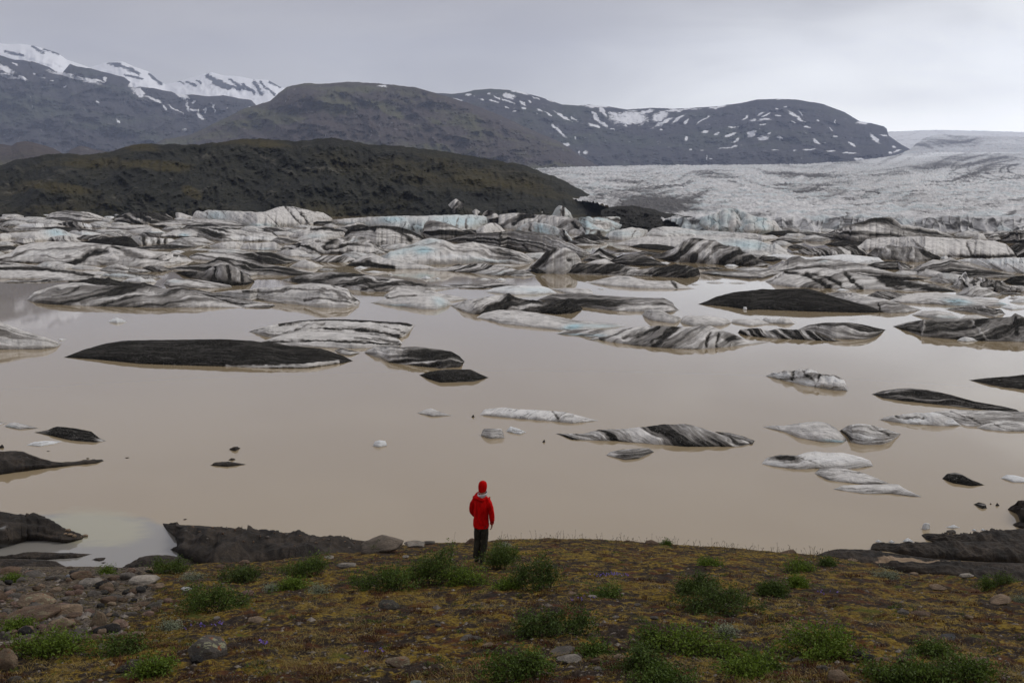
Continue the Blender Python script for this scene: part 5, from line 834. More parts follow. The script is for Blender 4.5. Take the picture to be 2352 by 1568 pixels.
# --- more far floes, small ones that fill the lagoon's far end
_far = [(0, 20, 150, 130, 10, -.5), (0, 230, 150, 170, 12, -.3), (0, 95, 180, 130, 18, -.5), (0, 30, 200, 60, 14, -.6), (0, 300, 195, 120, 12, -.6), (0, 390, 225, 180, 26, -.4), (0, 80, 225, 120, 14, .4), (0, 40, 258, 110, 18, .2), (0, 345, 228, 70, 16, -1.2),
        (0, 930, 188, 60, 8, -1.2), (0, 1000, 178, 40, 14, -.4), (0, 1550, 200, 60, 6, -1.2), (0, 1030, 245, 90, 14, -.6), (0, 950, 300, 150, 10, -.6), (0, 1000, 345, 80, 14, -.3), (0, 1560, 268, 120, 10, -.5), (0, 2200, 275, 150, 16, -.7), (0, 1880, 300, 160, 10, -.6), (0, 1520, 482, 60, 10, -1.2), (0, 1750, 467, 120, 7, -.8),
        (1, 330, 290, 120, 14, -.3), (1, 1040, 600, 60, 8, -.6), (1, 660, 635, 90, 14, .1), (1, 1250, 430, 110, 8, -.8), (1, 960, 510, 90, 6, -1.0), (1, 2130, 165, 120, 16, .1), (1, 1790, 605, 60, 14, .9), (1, 2180, 600, 120, 8, -.9),
        (2, 750, 425, 110, 8, -.9), (2, 900, 395, 120, 8, .1), (2, 1050, 480, 80, 8, .5), (2, 700, 355, 110, 8, -.4), (2, 1400, 580, 60, 10, -1), (2, 1980, 605, 60, 14, -1.1), (2, 1800, 625, 150, 14, .3), (2, 2200, 600, 140, 10, -.6), (2, 1670, 762, 40, 8, -1.2), (2, 1840, 748, 80, 10, -.8), (2, 2030, 752, 80, 8, -.9), (2, 870, 802, 34, 6, -1.2), (2, 2100, 970, 28, 16, -1.2),
        (3, 200, 655, 100, 12, -.5), (3, 700, 545, 120, 10, -.9), (3, 800, 815, 60, 12, -1.1), (3, 500, 240, 160, 14, .2), (3, 640, 385, 60, 10, .4), (3, 1650, 360, 110, 12, .3), (3, 1830, 360, 90, 14, .2), (3, 2240, 845, 130, 16, .1), (3, 2300, 885, 90, 12, -.4), (3, 1300, 890, 60, 8, -1.2), (3, 880, 1065, 40, 4, -1.1), (3, 1000, 585, 140, 10, -.7), (3, 2050, 430, 0.1, .1, 0)]
def filler(tp, bt, d, r):
    o = body('ice_floe' if d > -.95 else 'ice_chunk', tp, bt, ICE, k=.5, dirt=d, white=.7 if d < -.95 else 0, amp=.6, ro=.5, th=r.uniform(-40, 40), blue=.15)
    cx_, cy_ = np.mean([q[0] for q in tp]), np.mean([q[1] for q in bt])
    best = min(_placed, key=lambda t: abs(t[1] - cx_) * .5 + abs(t[2] - cy_) * 1.6 + 4 * len(t[0].split()))
    near = best[0]
    for cut in (' with ', ' in front ', ' before ', ' under ', ' beside ', ' behind ', ' between ', ' in the ', ' on the ', ' lying ', ' at the ', ' near ', ' just ', ' below ', ' along ', ' right of ', ' left of ', ' resting ', ' standing ', ' stretching ', ' rising ', ' leaning ', ' hugging ', ' above ', ' cut ', ' crossed ', ' cluster ', ' mirrored ', ' ending ', ' perched ', ' sitting ', ' showing ', ' floating ', ', '):
        if cut in near and near.index(cut) > 8: near = near[:near.index(cut)]
    dx_, dy_ = cx_ - best[1], cy_ - best[2]
    where = ('right of' if dx_ > 0 else 'left of') if abs(dx_) > 2.5 * abs(dy_) else ('in front of' if dy_ > 0 else 'behind')
    kind_ = 'tiny bright white ice chunk' if d < -.95 else 'low dark grey floe' if d > .05 else 'low pale grey floe'
    lab = ' '.join((kind_ + ' ' + where + ' the ' + near).split()[:12])
    if lab in _used: lab = lab.replace('low ', 'second low ').replace('tiny ', 'second tiny ')
    while lab in _used: lab = lab.replace('second', 'another', 1) if 'second' in lab else 'smaller ' + lab
    _used.add(lab)
    tag(o, lab, 'ice chunk' if d < -.95 else 'ice floe', 'white bits among the icebergs' if d < -.95 else 'dark floes among the icebergs' if d > .05 else 'pale floes among the icebergs')

def lump(x, y, w, h, r):
    xs_ = [x - w, x - w * .55, x - w * .1, x + w * .4, x + w]
    return ([(xs_[0], y + h * .2), (xs_[1], y - h * (.5 + .5 * r.random())), (xs_[2], y - h * (.6 + .6 * r.random())), (xs_[3], y - h * (.3 + .6 * r.random())), (xs_[4], y + h * .3)], [(x - w * .4, y + h * .7), (x + w * .3, y + h * .8)])
for (cn, x, y, w, h, d) in _far:
    if w < 5: continue
    r = np.random.default_rng(int(x * 7 + y)); (X_, Y_), s_ = c(cn, x, y)[0], S4 / CROP[cn][2] * 1.0
    filler(*lump(X_, Y_, w * s_, h * s_, r), d, r)
# the jumble is closed up: where open water would show between the crowded icebergs there is more ice
from mathutils.bvhtree import BVHTree
_V, _Fi = [], []
for o in list(col.objects):
    if o.name.startswith(('iceberg', 'ice_')) and o.name != 'ice_cap':
        n_ = len(_V); _V += [tuple(v.co + o.location) for v in o.data.vertices]; _Fi += [tuple(n_ + i for i in p_.vertices) for p_ in o.data.polygons]
_tree = BVHTree.FromPolygons(_V, _Fi)
def is_ice(px, py):
    x, y, z = at_y(px, py, 100.0)
    return _tree.ray_cast(Vector((0, 0, CAMZ)), (Vector((float(x), float(y), float(z))) - Vector((0, 0, CAMZ))).normalized())[0] is not None
r = np.random.default_rng(5); _new = []; fills = 0
_open = [(30, 580, 40, 22), (390, 578, 62, 14), (1440, 570, 100, 14), (1310, 638, 290, 14), (690, 640, 60, 20), (1690, 650, 120, 22), (1860, 562, 60, 6), (430, 640, 40, 22), (1740, 664, 200, 16), (420, 650, 40, 20), (670, 664, 70, 26), (520, 650, 60, 12)]
for _ in range(9000):
    px_ = r.uniform(-20, 2370); py_ = 496 + 190 * r.random() ** 1.5
    lim = np.interp(px_, [0, 300, 450, 700, 900, 1150, 1500, 1700, 1950, 2352], [640, 640, 615, 612, 605, 600, 590, 610, 690, 700])
    lo_ = np.interp(px_, [0, 1500, 1700, 2352], [496, 508, 528, 536])
    if py_ > lim or py_ < lo_: continue
    if any(((px_ - a_) / w_) ** 2 + ((py_ - b_) / h_) ** 2 < 1 for a_, b_, w_, h_ in _open): continue
    if any(abs(px_ - a_) < (w_ * .9) and abs(py_ - b_) < max(h_, 3) for a_, b_, w_, h_ in _new): continue
    if is_ice(px_, py_) or is_ice(px_, py_ + 1.5): continue
    w = r.uniform(16, 52) * (0.7 + (py_ - 490) / 240); h = min(w * r.uniform(.13, .30), 4.5 + (py_ - 490) * .065)
    d = r.choice([-.6, -.45, -.3, -.1, .2, .45, .75])
    filler(*lump(px_, py_ - h * .35, w, h, r), d, r); _new.append((px_, py_, w, h)); fills += 1
    if fills >= 120: break
print('fillers', fills)

# ---------------------------------------------------------------- black sand and mud of the shore
def mat_sand():
    s = M('black_sand')
    p = s.pos()
    n1 = s.noise(p, 0.5, 5, 0.65, 0.5); n2 = s.noise(p, 4.0, 5, 0.7); gr = s.voro(p, 7.0, out='Color')
    cl = s.mix(s.ramp(n1, 0.35, 0.65), (0.016, 0.014, 0.012), (0.060, 0.047, 0.036))
    cl = s.mix(s.ramp(n2, 0.35, 0.7, 0, 0.8), cl, (0.024, 0.021, 0.019))
    d = s.math('ADD', s.attr('dirt'), s.math('MULTIPLY', s.math('SUBTRACT', n1, 0.5), 1.6))
    cl = s.mix(s.ramp(d, -0.7, -1.1, 0, 1), cl, (0.26, 0.19, 0.125))
    cl = s.mix(s.math('MULTIPLY', s.ramp(n2, 0.62, 0.70), s.ramp(s.noise(p, 9, 2), 0.55, 0.7, 0, 0.7)), cl, (0.17, 0.16, 0.15))
    cl = s.mix(s.attr('white'), cl, (0.45, 0.46, 0.46))
    s.set(color=cl, rough=0.85, spec=0.2, normal=s.bump(s.math('ADD', n1, s.math('MULTIPLY', n2, 0.5)), 0.9, 0.25))
    return s.m
SAND = mat_sand()
def bank(top, bot, **kw):
    kw.setdefault('k', 0.3); kw.setdefault('ro', 0.9); kw.setdefault('fo', 0.5); kw.setdefault('jag', 0.45); kw.setdefault('th', -12); kw.setdefault('amp', 0.25)
    o = body('sand_bank', top, bot, SAND, **kw); o['kind'] = 'structure'; return o
bank(c(7, -250, 80, -60, 90, 0, 95, 150, 120, 300, 132, 380, 140, 410, 180, 490, 220, 560, 258, 640, 285, 738, 302), c(7, 700, 332, 580, 364, 520, 362, 400, 347, 230, 347, 100, 387, 0, 412, -200, 430), k=.3, wh=[pt(7, 10, 272, 26, 14, -30, .45), pt(7, 40, 390, 60, 10, 0, .3)], li=[(c(7, 210, 300, 350, 295, 500, 330), 4, .5)])
bank(c(7, -200, 480, 0, 478, 120, 465, 200, 445, 300, 440, 420, 445, 650, 452, 785, 460), c(7, 650, 494, 400, 508, 200, 500, 0, 495), k=.4)
bank(c(7, -250, 495, 0, 495, 200, 503, 400, 512, 480, 522, 540, 555, 640, 605), c(7, 600, 640, 300, 640, 0, 600, -200, 600), k=.12, dirt=.2)
bank(c(7, 785, 508, 820, 494, 870, 488, 905, 490), c(7, 890, 510, 850, 520), k=.2)
bank(c(7, 862, 534, 885, 527, 910, 530), c(7, 885, 540), k=.2)
bank(c(7, 1393, 196, 1500, 205, 1700, 215, 2100, 243, 2352, 266) + c(8, 300, 170, 500, 195, 800, 220, 1020, 245, 1150, 262, 1300, 285), c(7, 1396, 215, 1430, 255, 1480, 300, 1545, 345, 1575, 520, 1900, 640) + c(8, 0, 470, 600, 480, 1100, 400), k=.28, li=[(c(7, 1480, 260, 1560, 255, 1660, 290), 5, .6)])
bank(c(7, 1455, 420, 1520, 388, 1600, 345, 1720, 330, 1850, 360), c(7, 1480, 430, 1540, 450, 1620, 490, 1800, 500), k=.35)
bank(c(7, 950, 612, 1020, 590, 1080, 560, 1150, 510, 1200, 490, 1250, 474, 1300, 468, 1420, 467, 1500, 480, 1600, 498, 1750, 530), c(7, 1100, 660, 1400, 660, 1700, 600), k=.35)
bank(c(6, -200, 330, -40, 320, 0, 320, 90, 315, 150, 322, 200, 345, 250, 362, 330, 385, 400, 388, 480, 384, 525, 374, 600, 373, 640, 370, 650, 380), c(6, 600, 397, 480, 407, 360, 420, 250, 432, 100, 452, 0, 468, -150, 480), k=.3)
bank(c(6, -20, 296, 0, 288, 12, 276, 20, 282, 26, 298), c(6, 10, 302), k=.5)
for q in [(1436, 308, 1465, 292, 1485, 291, 1508, 300, 1475, 320), (1432, 374, 1452, 362, 1468, 364, 1478, 372, 1455, 379), (1318, 409, 1360, 388, 1440, 384, 1545, 403, 1430, 417), (538, 366, 548, 361, 556, 363, 562, 366, 550, 369), (782, 362, 795, 358, 805, 358, 813, 360, 797, 365), (1148, 748, 1158, 743, 1164, 742, 1173, 745, 1160, 751), (290, 320, 298, 317, 306, 317, 314, 319, 302, 322)]:
    bank(c(6, *q[:8]), c(6, *q[8:]), k=.35)
bank(c(10, 470, 562, 600, 515, 650, 500, 700, 490, 850, 492, 968, 497, 1100, 520, 1400, 560, 1700, 590, 2400, 610), c(10, 900, 640, 1400, 700, 1800, 760, 2300, 880), k=.25, pa=[pt(10, 1180, 585, 230, 24, 3, -1.3), pt(10, 1500, 607, 140, 8, 0, -1.1), pt(10, 1050, 600, 110, 10, 0, -1.0)], ro=.6)
bank(c(10, 968, 500, 975, 460, 990, 446, 1020, 439, 1150, 445, 1300, 446, 1400, 432, 1500, 440, 1800, 430, 2400, 440), c(10, 1000, 505, 1100, 512, 1400, 570, 1700, 585, 2000, 600, 2300, 610), k=.4, li=[(c(10, 1100, 470, 1250, 530, 1400, 555, 1700, 590), 5, .5)])
bank(c(10, 1376, 380, 1395, 368, 1440, 364, 1600, 372, 1700, 370, 1800, 366, 1900, 352, 2000, 342, 2100, 334, 2200, 326, 2400, 300), c(10, 1420, 420, 1500, 445, 1700, 500, 2000, 520, 2300, 540), k=.35, pa=[pt(10, 1800, 420, 120, 20, 0, -.2)])
bank(c(10, 2070, 172, 2100, 140, 2130, 128, 2150, 100, 2200, 106, 2280, 112, 2500, 110), c(10, 2085, 182, 2150, 215, 2175, 300, 2400, 345), k=.45, jag=1.0)
bank(c(10, 2108, 295, 2130, 282, 2170, 268, 2250, 260, 2500, 250), c(10, 2120, 305, 2170, 325, 2400, 350), k=.4)

from mathutils.bvhtree import BVHTree
_bv, _bf = [], []
for o in col.objects:
    if o.name.startswith('sand_bank'):
        n_ = len(_bv); _bv += [tuple(v.co + o.location) for v in o.data.vertices]; _bf += [tuple(n_ + i for i in p_.vertices) for p_ in o.data.polygons]
_bvh = BVHTree.FromPolygons(_bv, _bf)
def bank_hit(px, py):
    x, y, z = at_y(px, py, 100.0)
    d_ = (Vector((float(x), float(y), float(z))) - Vector((0, 0, CAMZ))).normalized()
    q_ = _bvh.ray_cast(Vector((0, 0, CAMZ)), d_)[0]
    return q_
# ---------------------------------------------------------------- stones
def mat_stone():
    s = M('stone')
    ob = s.n('ShaderNodeObjectInfo')
    rnd = ob.outputs['Random']
    tc = s.n('ShaderNodeTexCoord').outputs['Object']
    off = s.n('ShaderNodeVectorMath'); off.operation = 'ADD'
    cmb = s.n('ShaderNodeCombineXYZ'); s.l(s.math('MULTIPLY', rnd, 31.0), cmb.inputs[0]); s.l(s.math('MULTIPLY', rnd, 17.0), cmb.inputs[1])
    s.l(tc, off.inputs[0]); s.l(cmb.outputs[0], off.inputs[1]); p = off.outputs[0]
    n1 = s.noise(p, 2.2, 5, 0.65); n2 = s.noise(p, 12, 4, 0.75); lic = s.noise(p, 6.5, 3, 0.6, 0.4)
    dk = s.n('ShaderNodeMix'); dk.data_type = 'RGBA'; dk.blend_type = 'MULTIPLY'; dk.inputs[0].default_value = 1
    s.l(ob.outputs['Color'], dk.inputs[6]); s.l(s.mix(s.ramp(n1, 0.3, 0.7), (0.55, 0.54, 0.53), (1.15, 1.1, 1.05)), dk.inputs[7])
    cl = s.mix(s.ramp(n2, 0.55, 0.75, 0, 0.6), dk.outputs[2], (0.05, 0.045, 0.04))
    la = s.attr('lichen', 'Fac', 'OBJECT')
    up = s.n('ShaderNodeSeparateXYZ'); s.l(s.n('ShaderNodeNewGeometry').outputs['Normal'], up.inputs[0])
    lm = s.math('MULTIPLY', s.math('MULTIPLY', s.ramp(lic, 0.53, 0.60), la), s.ramp(up.outputs[2], -0.1, 0.5))
    cl = s.mix(lm, cl, s.mix(s.ramp(s.noise(p, 4, 2), 0.52, 0.6), (0.30, 0.30, 0.19), (0.27, 0.09, 0.035)))
    s.set(color=cl, rough=0.9, spec=0.2, normal=s.bump(s.math('ADD', n1, n2), 0.9, 0.10))
    return s.m
STONE = mat_stone()
def stone_mesh(seed, sub=3, ang=0.0):
    import bmesh
    bm = bmesh.new(); bmesh.ops.create_icosphere(bm, subdivisions=sub, radius=0.5)
    co = np.array([v.co[:] for v in bm.verts])
    d = co / np.linalg.norm(co, axis=1)[:, None]
    r = 0.5 * (1 + 0.30 * fbm(d[:, 0] * 1.1, d[:, 1] * 1.1, d[:, 2] * 1.1 + seed * 7.3, 3) + 0.05 * pn(d[:, 0] * 5, d[:, 1] * 5, d[:, 2] * 5 + seed))
    rr_ = np.random.default_rng(seed)
    for _ in range(int(3 + ang * 8)):                    # flattened faces
        nrm = rr_.normal(size=3); nrm /= np.linalg.norm(nrm); h = rr_.uniform(0.30, 0.42)
        dp = d @ nrm
        lim = h / np.maximum(dp, 1e-3)
        r = np.where((dp > 0.3) & (r > lim), lim + 0.07 * (r - lim), r)
    co = d * r[:, None]
    co[:, 2] = np.where(co[:, 2] < -0.22, -0.22 + 0.3 * (co[:, 2] + 0.22), co[:, 2])
    for v, q in zip(bm.verts, co): v.co = q
    me = bpy.data.meshes.new('stone'); bm.to_mesh(me); bm.free()
    for pl in me.polygons: pl.use_smooth = True
    me.materials.append(STONE)
    return me
ROUND = [stone_mesh(i, 3, 0.5 + 0.25 * (i % 4)) for i in range(10)]
BIG = [stone_mesh(20 + i, 4, 0.9) for i in range(8)]
SMALL = [stone_mesh(40 + i, 2, 0.3) for i in range(5)]
GREY, TAN, BRN, DKS, PALS, PNK = (0.165, 0.152, 0.138), (0.29, 0.22, 0.155), (0.165, 0.115, 0.082), (0.045, 0.044, 0.044), (0.36, 0.335, 0.30), (0.27, 0.185, 0.15)
_nst = [0]
def stone(px, py, w, h, colr, label, group=None, name='stone', lichen=0.0, me=None, rot=None, dep=0.9, cat='stone', ground=True, tilt=None):
    """a stone seen at px, py (foot at py + h/2) and w x h across"""
    r = np.random.default_rng(int(px * 13 + py * 7))
    if ground:
        x, y, z, ok = hit(px, py + h * 0.42); x, y, z = float(x[0]), float(y[0]), float(z[0])
    else:
        q_ = bank_hit(px, py + h * 0.42)
        if q_ is not None: x, y, z = q_
        else: y = float(on_plane(px, py + h * 0.42, 0.0)); x, _, z = [float(q) for q in at_y(px, py + h * 0.42, y)]
    dist = math.sqrt(x * x + y * y + (CAMZ - z) ** 2)
    W = w / F * dist; Hh = h / F * dist
    _nst[0] += 1
    me = me if me is not None else (BIG[_nst[0] % len(BIG)] if w > 22 else ROUND[_nst[0] % len(ROUND)] if w > 6 else SMALL[_nst[0] % 5])
    o = bpy.data.objects.new(name, me); col.objects.link(o)
    D = W * dep
    zs = max((Hh - 0.26 * D) / 0.80, 0.24 * W)
    o.scale = (W * 1.08, D, zs * 1.45)
    o.rotation_euler = (0, 0, 0) if tilt is None else (0, tilt, 0)
    o.rotation_euler.z = (r.uniform(-0.5, 0.5) if rot is None else rot)
    o.location = (x, y + D * 0.35, z + zs * 0.16)
    f_ = r.uniform(0.8, 1.15); o.color = (*[q * f_ for q in colr], 1)
    if lichen: o['lichen'] = float(lichen)
    tag(o, label, cat, group)
    return o
def C7(x, y, w, h): return (x * .26857, 1148.4 + y * .26857, w * .26857, h * .26857)
def C8(x, y, w, h): return (574.2 + x * .26857, 1177.1 + y * .26857, w * .26857, h * .26857)
def C9(x, y, w, h): return (1148.4 + x * .26857, 1177.1 + y * .26857, w * .26857, h * .26857)
def C10(x, y, w, h): return (1722.6 + x * .28606, 1119.7 + y * .28606, w * .28606, h * .28606)
_field = 'boulders of the left boulder field'
for q, cc_, lab, lic in [
    (C7(50, 605, 190, 85), BRN, 'smooth brown boulder at the top left corner of the boulder field', 0), (C7(265, 630, 160, 85), GREY, 'grey boulder second along the far rim of the boulder field', 0), (C7(680, 645, 190, 90), BRN, 'wide brown boulder on the far rim beside the shrubs', .2),
    (C7(750, 690, 155, 95), PALS, 'pale angular boulder in front of the wide brown rim boulder', 0), (C7(1225, 688, 235, 85), PALS, 'large pale rounded boulder right of the boulder field', .15), (C7(1345, 745, 120, 52), TAN, 'tan boulder leaning on the large pale rounded one', 0),
    (C7(570, 645, 46, 38), (.42, .46, .52), 'small bluish white stone on the far rim of the field', 0), (C7(440, 680, 120, 34), GREY, 'flat grey slab behind the pale cluster of the field', 0), (C7(95, 818, 110, 56), GREY, 'dark grey stone at the left edge of the upper field', 0),
    (C7(265, 880, 270, 120), TAN, 'large yellow lichen spotted boulder at the left of the field', .9), (C7(545, 945, 300, 140), TAN, 'biggest tan boulder humped in the middle of the field', .25), (C7(230, 1000, 360, 110), BRN, 'wide dark brown slab before the lichen spotted boulder', .25),
    (C7(395, 822, 110, 74), BRN, 'round brown stone above the biggest tan boulder', .2), (C7(470, 785, 110, 44), TAN, 'low tan stone behind the round brown one', 0), (C7(960, 832, 150, 66), GREY, 'smooth grey oval boulder at the right of the field', 0), (C7(500, 1068, 200, 125), TAN, 'tan white speckled boulder in the lower field', .6),
    (C7(830, 1040, 120, 130), TAN, 'upright speckled boulder at the lower right of the field', .6), (C7(35, 945, 100, 74), GREY, 'grey boulder at the left edge in mid field', .2), (C7(1310, 897, 116, 70), GREY, 'speckled grey boulder beside the dark shrub', .3), (C7(1190, 882, 116, 60), BRN, 'mossy brown boulder left of the speckled grey one', .3),
    (C7(1140, 777, 95, 62), BRN, 'brown stone below the large pale rounded boulder', 0), (C7(910, 765, 116, 62), BRN, 'dull brown boulder in the upper right of the field', 0), (C7(1435, 850, 72, 46), PNK, 'pinkish stone at the right rim of the field', 0), (C7(1100, 985, 112, 54), GREY, 'grey flat stone in the lower right of the field', .1),
    (C7(1260, 990, 95, 46), PNK, 'pinkish flat stone in the lower right of the field', 0), (C7(1000, 1058, 136, 72), PNK, 'pink grey speckled boulder at the bottom of the field', .4), (C7(1145, 940, 84, 42), TAN, 'tan stone above the grey flat stone', 0), (C7(1320, 945, 72, 46), BRN, 'brown stone under the speckled grey boulder', 0),
    (C7(215, 1112, 130, 84), DKS, 'black boulder above the low green shrub on the left', 0), (C7(28, 1155, 96, 74), GREY, 'grey stone at the left edge beside the black boulder', 0), (C7(30, 1365, 190, 190), TAN, 'big tan boulder cut by the left edge near the bottom', .3), (C7(110, 1505, 100, 64), GREY, 'grey stone in the bottom left corner', 0),
    (C7(650, 790, 90, 50), PNK, 'reddish stone in the middle of the upper field', 0), (C7(790, 810, 90, 56), GREY, 'grey blue stone between the reddish and the oval one', 0), (C7(170, 760, 90, 40), GREY, 'small grey slab in the upper left of the field', 0), (C7(620, 1010, 110, 60), BRN, 'dark brown stone right of the biggest tan boulder', .2)]:
    stone(*q, cc_, lab, _field, 'boulder', lic, cat='boulder')
_turf = 'stones lying on the turf'
for q, cc_, lab, lic in [
    (C7(1590, 752, 92, 32), (.50, .52, .54), 'flat white stone at the upper edge of the darkest left shrub', 0), (C7(1770, 1268, 350, 215), GREY, 'large boulder crusted with yellow and orange lichen', 1.0), (C7(1675, 1383, 125, 78), DKS, 'small black wedge stone at the foot of the lichen crusted boulder', 0), (C7(1165, 1150, 116, 58), TAN, 'tan boulder below the boulder field, in the turf', .2),
    (C7(1100, 1418, 215, 115), (.07, .062, .055), 'dark boulder with white specks near the bottom left', .5), (C7(2180, 1027, 136, 52), TAN, 'flat tan stone right of the darkest left shrub', 0), (C7(2120, 800, 120, 40), PNK, 'pinkish flat stone beside the darkest left shrub', 0), (C7(1845, 1005, 60, 28), PALS, 'little pale stone below the darkest left shrub', 0),
    (C7(1890, 570, 96, 42), BRN, 'brown stone on the left crest between shrubs', 0), (C7(2090, 538, 96, 46), BRN, 'brown flat stone on the crest above the black beach', 0), (C7(1600, 637, 96, 48), TAN, 'tan stone on the left crest behind the white flat one', 0),
    (C8(820, 450, 155, 62), PALS, 'pale boulder left of the long middle shrub', .1), (C8(670, 380, 76, 36), PALS, 'pale small stone on the crest beyond the leafy left shrub', 0), (C8(1175, 808, 175, 88), (.075, .07, .062), 'dark mossy boulder alone in the middle turf', .35), (C8(1265, 1287, 205, 100), TAN, 'tan boulder with orange lichen rings near the bottom', .8),
    (C8(1410, 1437, 92, 36), (.30, .36, .34), 'pale greenish slab at the bottom edge', 0), (C8(45, 918, 120, 52), TAN, 'tan slab in the turf right of the lichen crusted boulder', 0), (C8(1325, 377, 64, 28), PALS, 'small pale stone on the crest left of the person', 0), (C8(1605, 982, 56, 36), GREY, 'small grey stone pair left of the lower middle shrub', 0),
    (C8(2030, 1132, 96, 52), TAN, 'tan stone touching the lower middle shrub', 0), (C8(1850, 1060, 120, 56), GREY, 'grey flat stone above the lower middle shrub', .2), (C8(1940, 1085, 70, 40), GREY, 'round grey stone just above the tan one by the lower middle shrub', 0),
    (C9(598, 1242, 195, 82), PALS, 'smooth pale grey boulder between the two bottom shrubs', 0), (C9(540, 1182, 195, 46), GREY, 'flat grey slab behind the smooth pale grey boulder', 0), (C9(1062, 1146, 90, 52), BRN, 'dark rimmed stone above the bottom middle shrub', 0), (C9(1030, 1247, 110, 52), TAN, 'tan stone left of the bottom middle shrub', 0), (C9(840, 1337, 86, 46), PALS, 'pale pebble like stone near the bottom middle', 0),
    (C9(830, 1268, 96, 62), BRN, 'brown grey stone right of the smooth pale grey boulder', 0), (C9(790, 722, 80, 27), PALS, 'pale flat stone above the middle shrub', 0), (C9(1180, 791, 64, 32), GREY, 'small grey stone right of the middle shrub', 0), (C9(615, 706, 68, 24), TAN, 'small tan stone above the middle shrub', 0), (C9(1160, 1385, 120, 56), TAN, 'tan stone inside the bottom middle shrub', 0),
    (C10(645, 600, 46, 32), (.5, .52, .52), 'white round stone on the right crest', 0), (C10(830, 592, 76, 26), TAN, 'tan flat stone on the right crest', 0), (C10(1320, 668, 76, 24), TAN, 'low tan stone before the right black beach', 0), (C10(1750, 716, 105, 36), PALS, 'pale stone before the right black beach', 0), (C10(2035, 912, 175, 76), TAN, 'pointed tan boulder near the right edge', 0),
    (C10(1520, 816, 115, 42), TAN, 'flat tan stone on the right slope', 0), (C10(1765, 1062, 68, 36), TAN, 'small smooth tan stone on the right slope', 0), (C10(1605, 1200, 120, 66), (.10, .105, .115), 'blue grey boulder on the right slope', 0), (C10(1400, 1022, 145, 44), BRN, 'sunken brown stone on the right slope', .2), (C10(1250, 1032, 96, 28), GREY, 'flat grey stone left of the sunken brown one', 0),
    (C10(880, 1340, 125, 70), (.06, .06, .062), 'dark grey boulder at the foot of the bright green right shrub', 0), (C10(955, 1372, 105, 66), (.06, .06, .062), 'second dark grey boulder at the foot of the bright green right shrub', 0), (C10(1070, 1378, 96, 40), TAN, 'tan stone right of the two dark grey boulders', 0), (C10(725, 1517, 155, 96), TAN, 'rounded tan boulder at the bottom right', 0),
    (C10(590, 1450, 86, 54), GREY, 'grey angular stone left of the rounded tan boulder', 0), (C10(1870, 1398, 105, 70), PNK, 'pink grey pointed stone at the bottom right', .3), (C10(1225, 1415, 76, 46), BRN, 'brown stone behind the widest bottom right shrub', 0)]:
    stone(*q, cc_, lab, _turf, 'stone', lic)
_crest = 'boulders on the crest of the slope'
stone(*C8(1110, 280, 345, 165), (.17, .145, .12), 'largest boulder on the crest, smooth brown grey and slanting, left of the person', _crest, 'boulder', 0, me=BIG[2], rot=0.1, tilt=-0.22, cat='boulder')
stone(*C8(1410, 278, 200, 62), PALS, 'pale flat boulder on the crest right of the largest one', _crest, 'boulder', .2, cat='boulder')
stone(*C8(1530, 270, 100, 32), GREY, 'low grey boulder on the crest next to the pale flat one', _crest, 'boulder', .2, cat='boulder')
stone(*C8(1895, 240, 100, 66), BRN, 'brown wedge boulder half hidden behind the legs of the person', _crest, 'boulder', 0, cat='boulder')
stone(*C9(1300, 268, 100, 28), BRN, 'low brown boulder on the crest beside the leafy sprig', _crest, 'boulder', 0, cat='boulder')
stone(*C10(320, 512, 125, 62), BRN, 'rounded brown boulder breaking the right part of the crest line', _crest, 'boulder', 0, cat='boulder')
stone(*C10(1630, 352, 68, 40), GREY, 'round grey stone sitting on the rim of the right black beach', 'stones on the black beach', 'stone', 0, ground=0.0)
for i, (x, y, w, h) in enumerate([(578, 252, 44, 26), (550, 284, 34, 14), (590, 293, 50, 26), (632, 302, 34, 28), (715, 302, 52, 26), (690, 312, 20, 12)]):
    o = stone(*C7(x, y, w, h), TAN, ['rounded tan stone topmost at the tip of the left black spit', 'flat pale stone left of the cluster on the left black spit', 'broad tan stone in the middle of the cluster on the left black spit', 'brown stone right of the broad tan one on the left black spit', 'tan stone farthest out at the tip of the left black spit', 'tiny tan stone beside the farthest out one on the left black spit'][i], 'stones on the black beach', 'stone', ground=0.0)
for i, t in enumerate([(1145, 208), (1565, 806), (1580, 802)]): pass
r = np.random.default_rng(11)
for i in range(26):                                      # pebbles along the beach rim
    px_ = 430 + i * 15.5 + r.uniform(-5, 5); py_ = np.interp(px_, [400, 640, 845], [1204, 1222, 1250]) + r.choice([0, 0, 2, 12, 26])
    o = stone(px_, py_, r.uniform(4, 9), r.uniform(3, 6), BRN if i % 3 else GREY, 'small dark stone lying on the left black beach', 'small stones of the left beach', 'stone', ground=0.0)
_cn = {GREY: 'grey', TAN: 'tan', BRN: 'brown', PNK: 'pinkish', DKS: 'black', PALS: 'pale'}
def _pick(r, where, opts):
    cc_ = opts[r.integers(len(opts))]
    return cc_, 'small ' + _cn[cc_] + ' stone among many on the ' + where, 'small ' + _cn[cc_] + ' stones of the ' + where
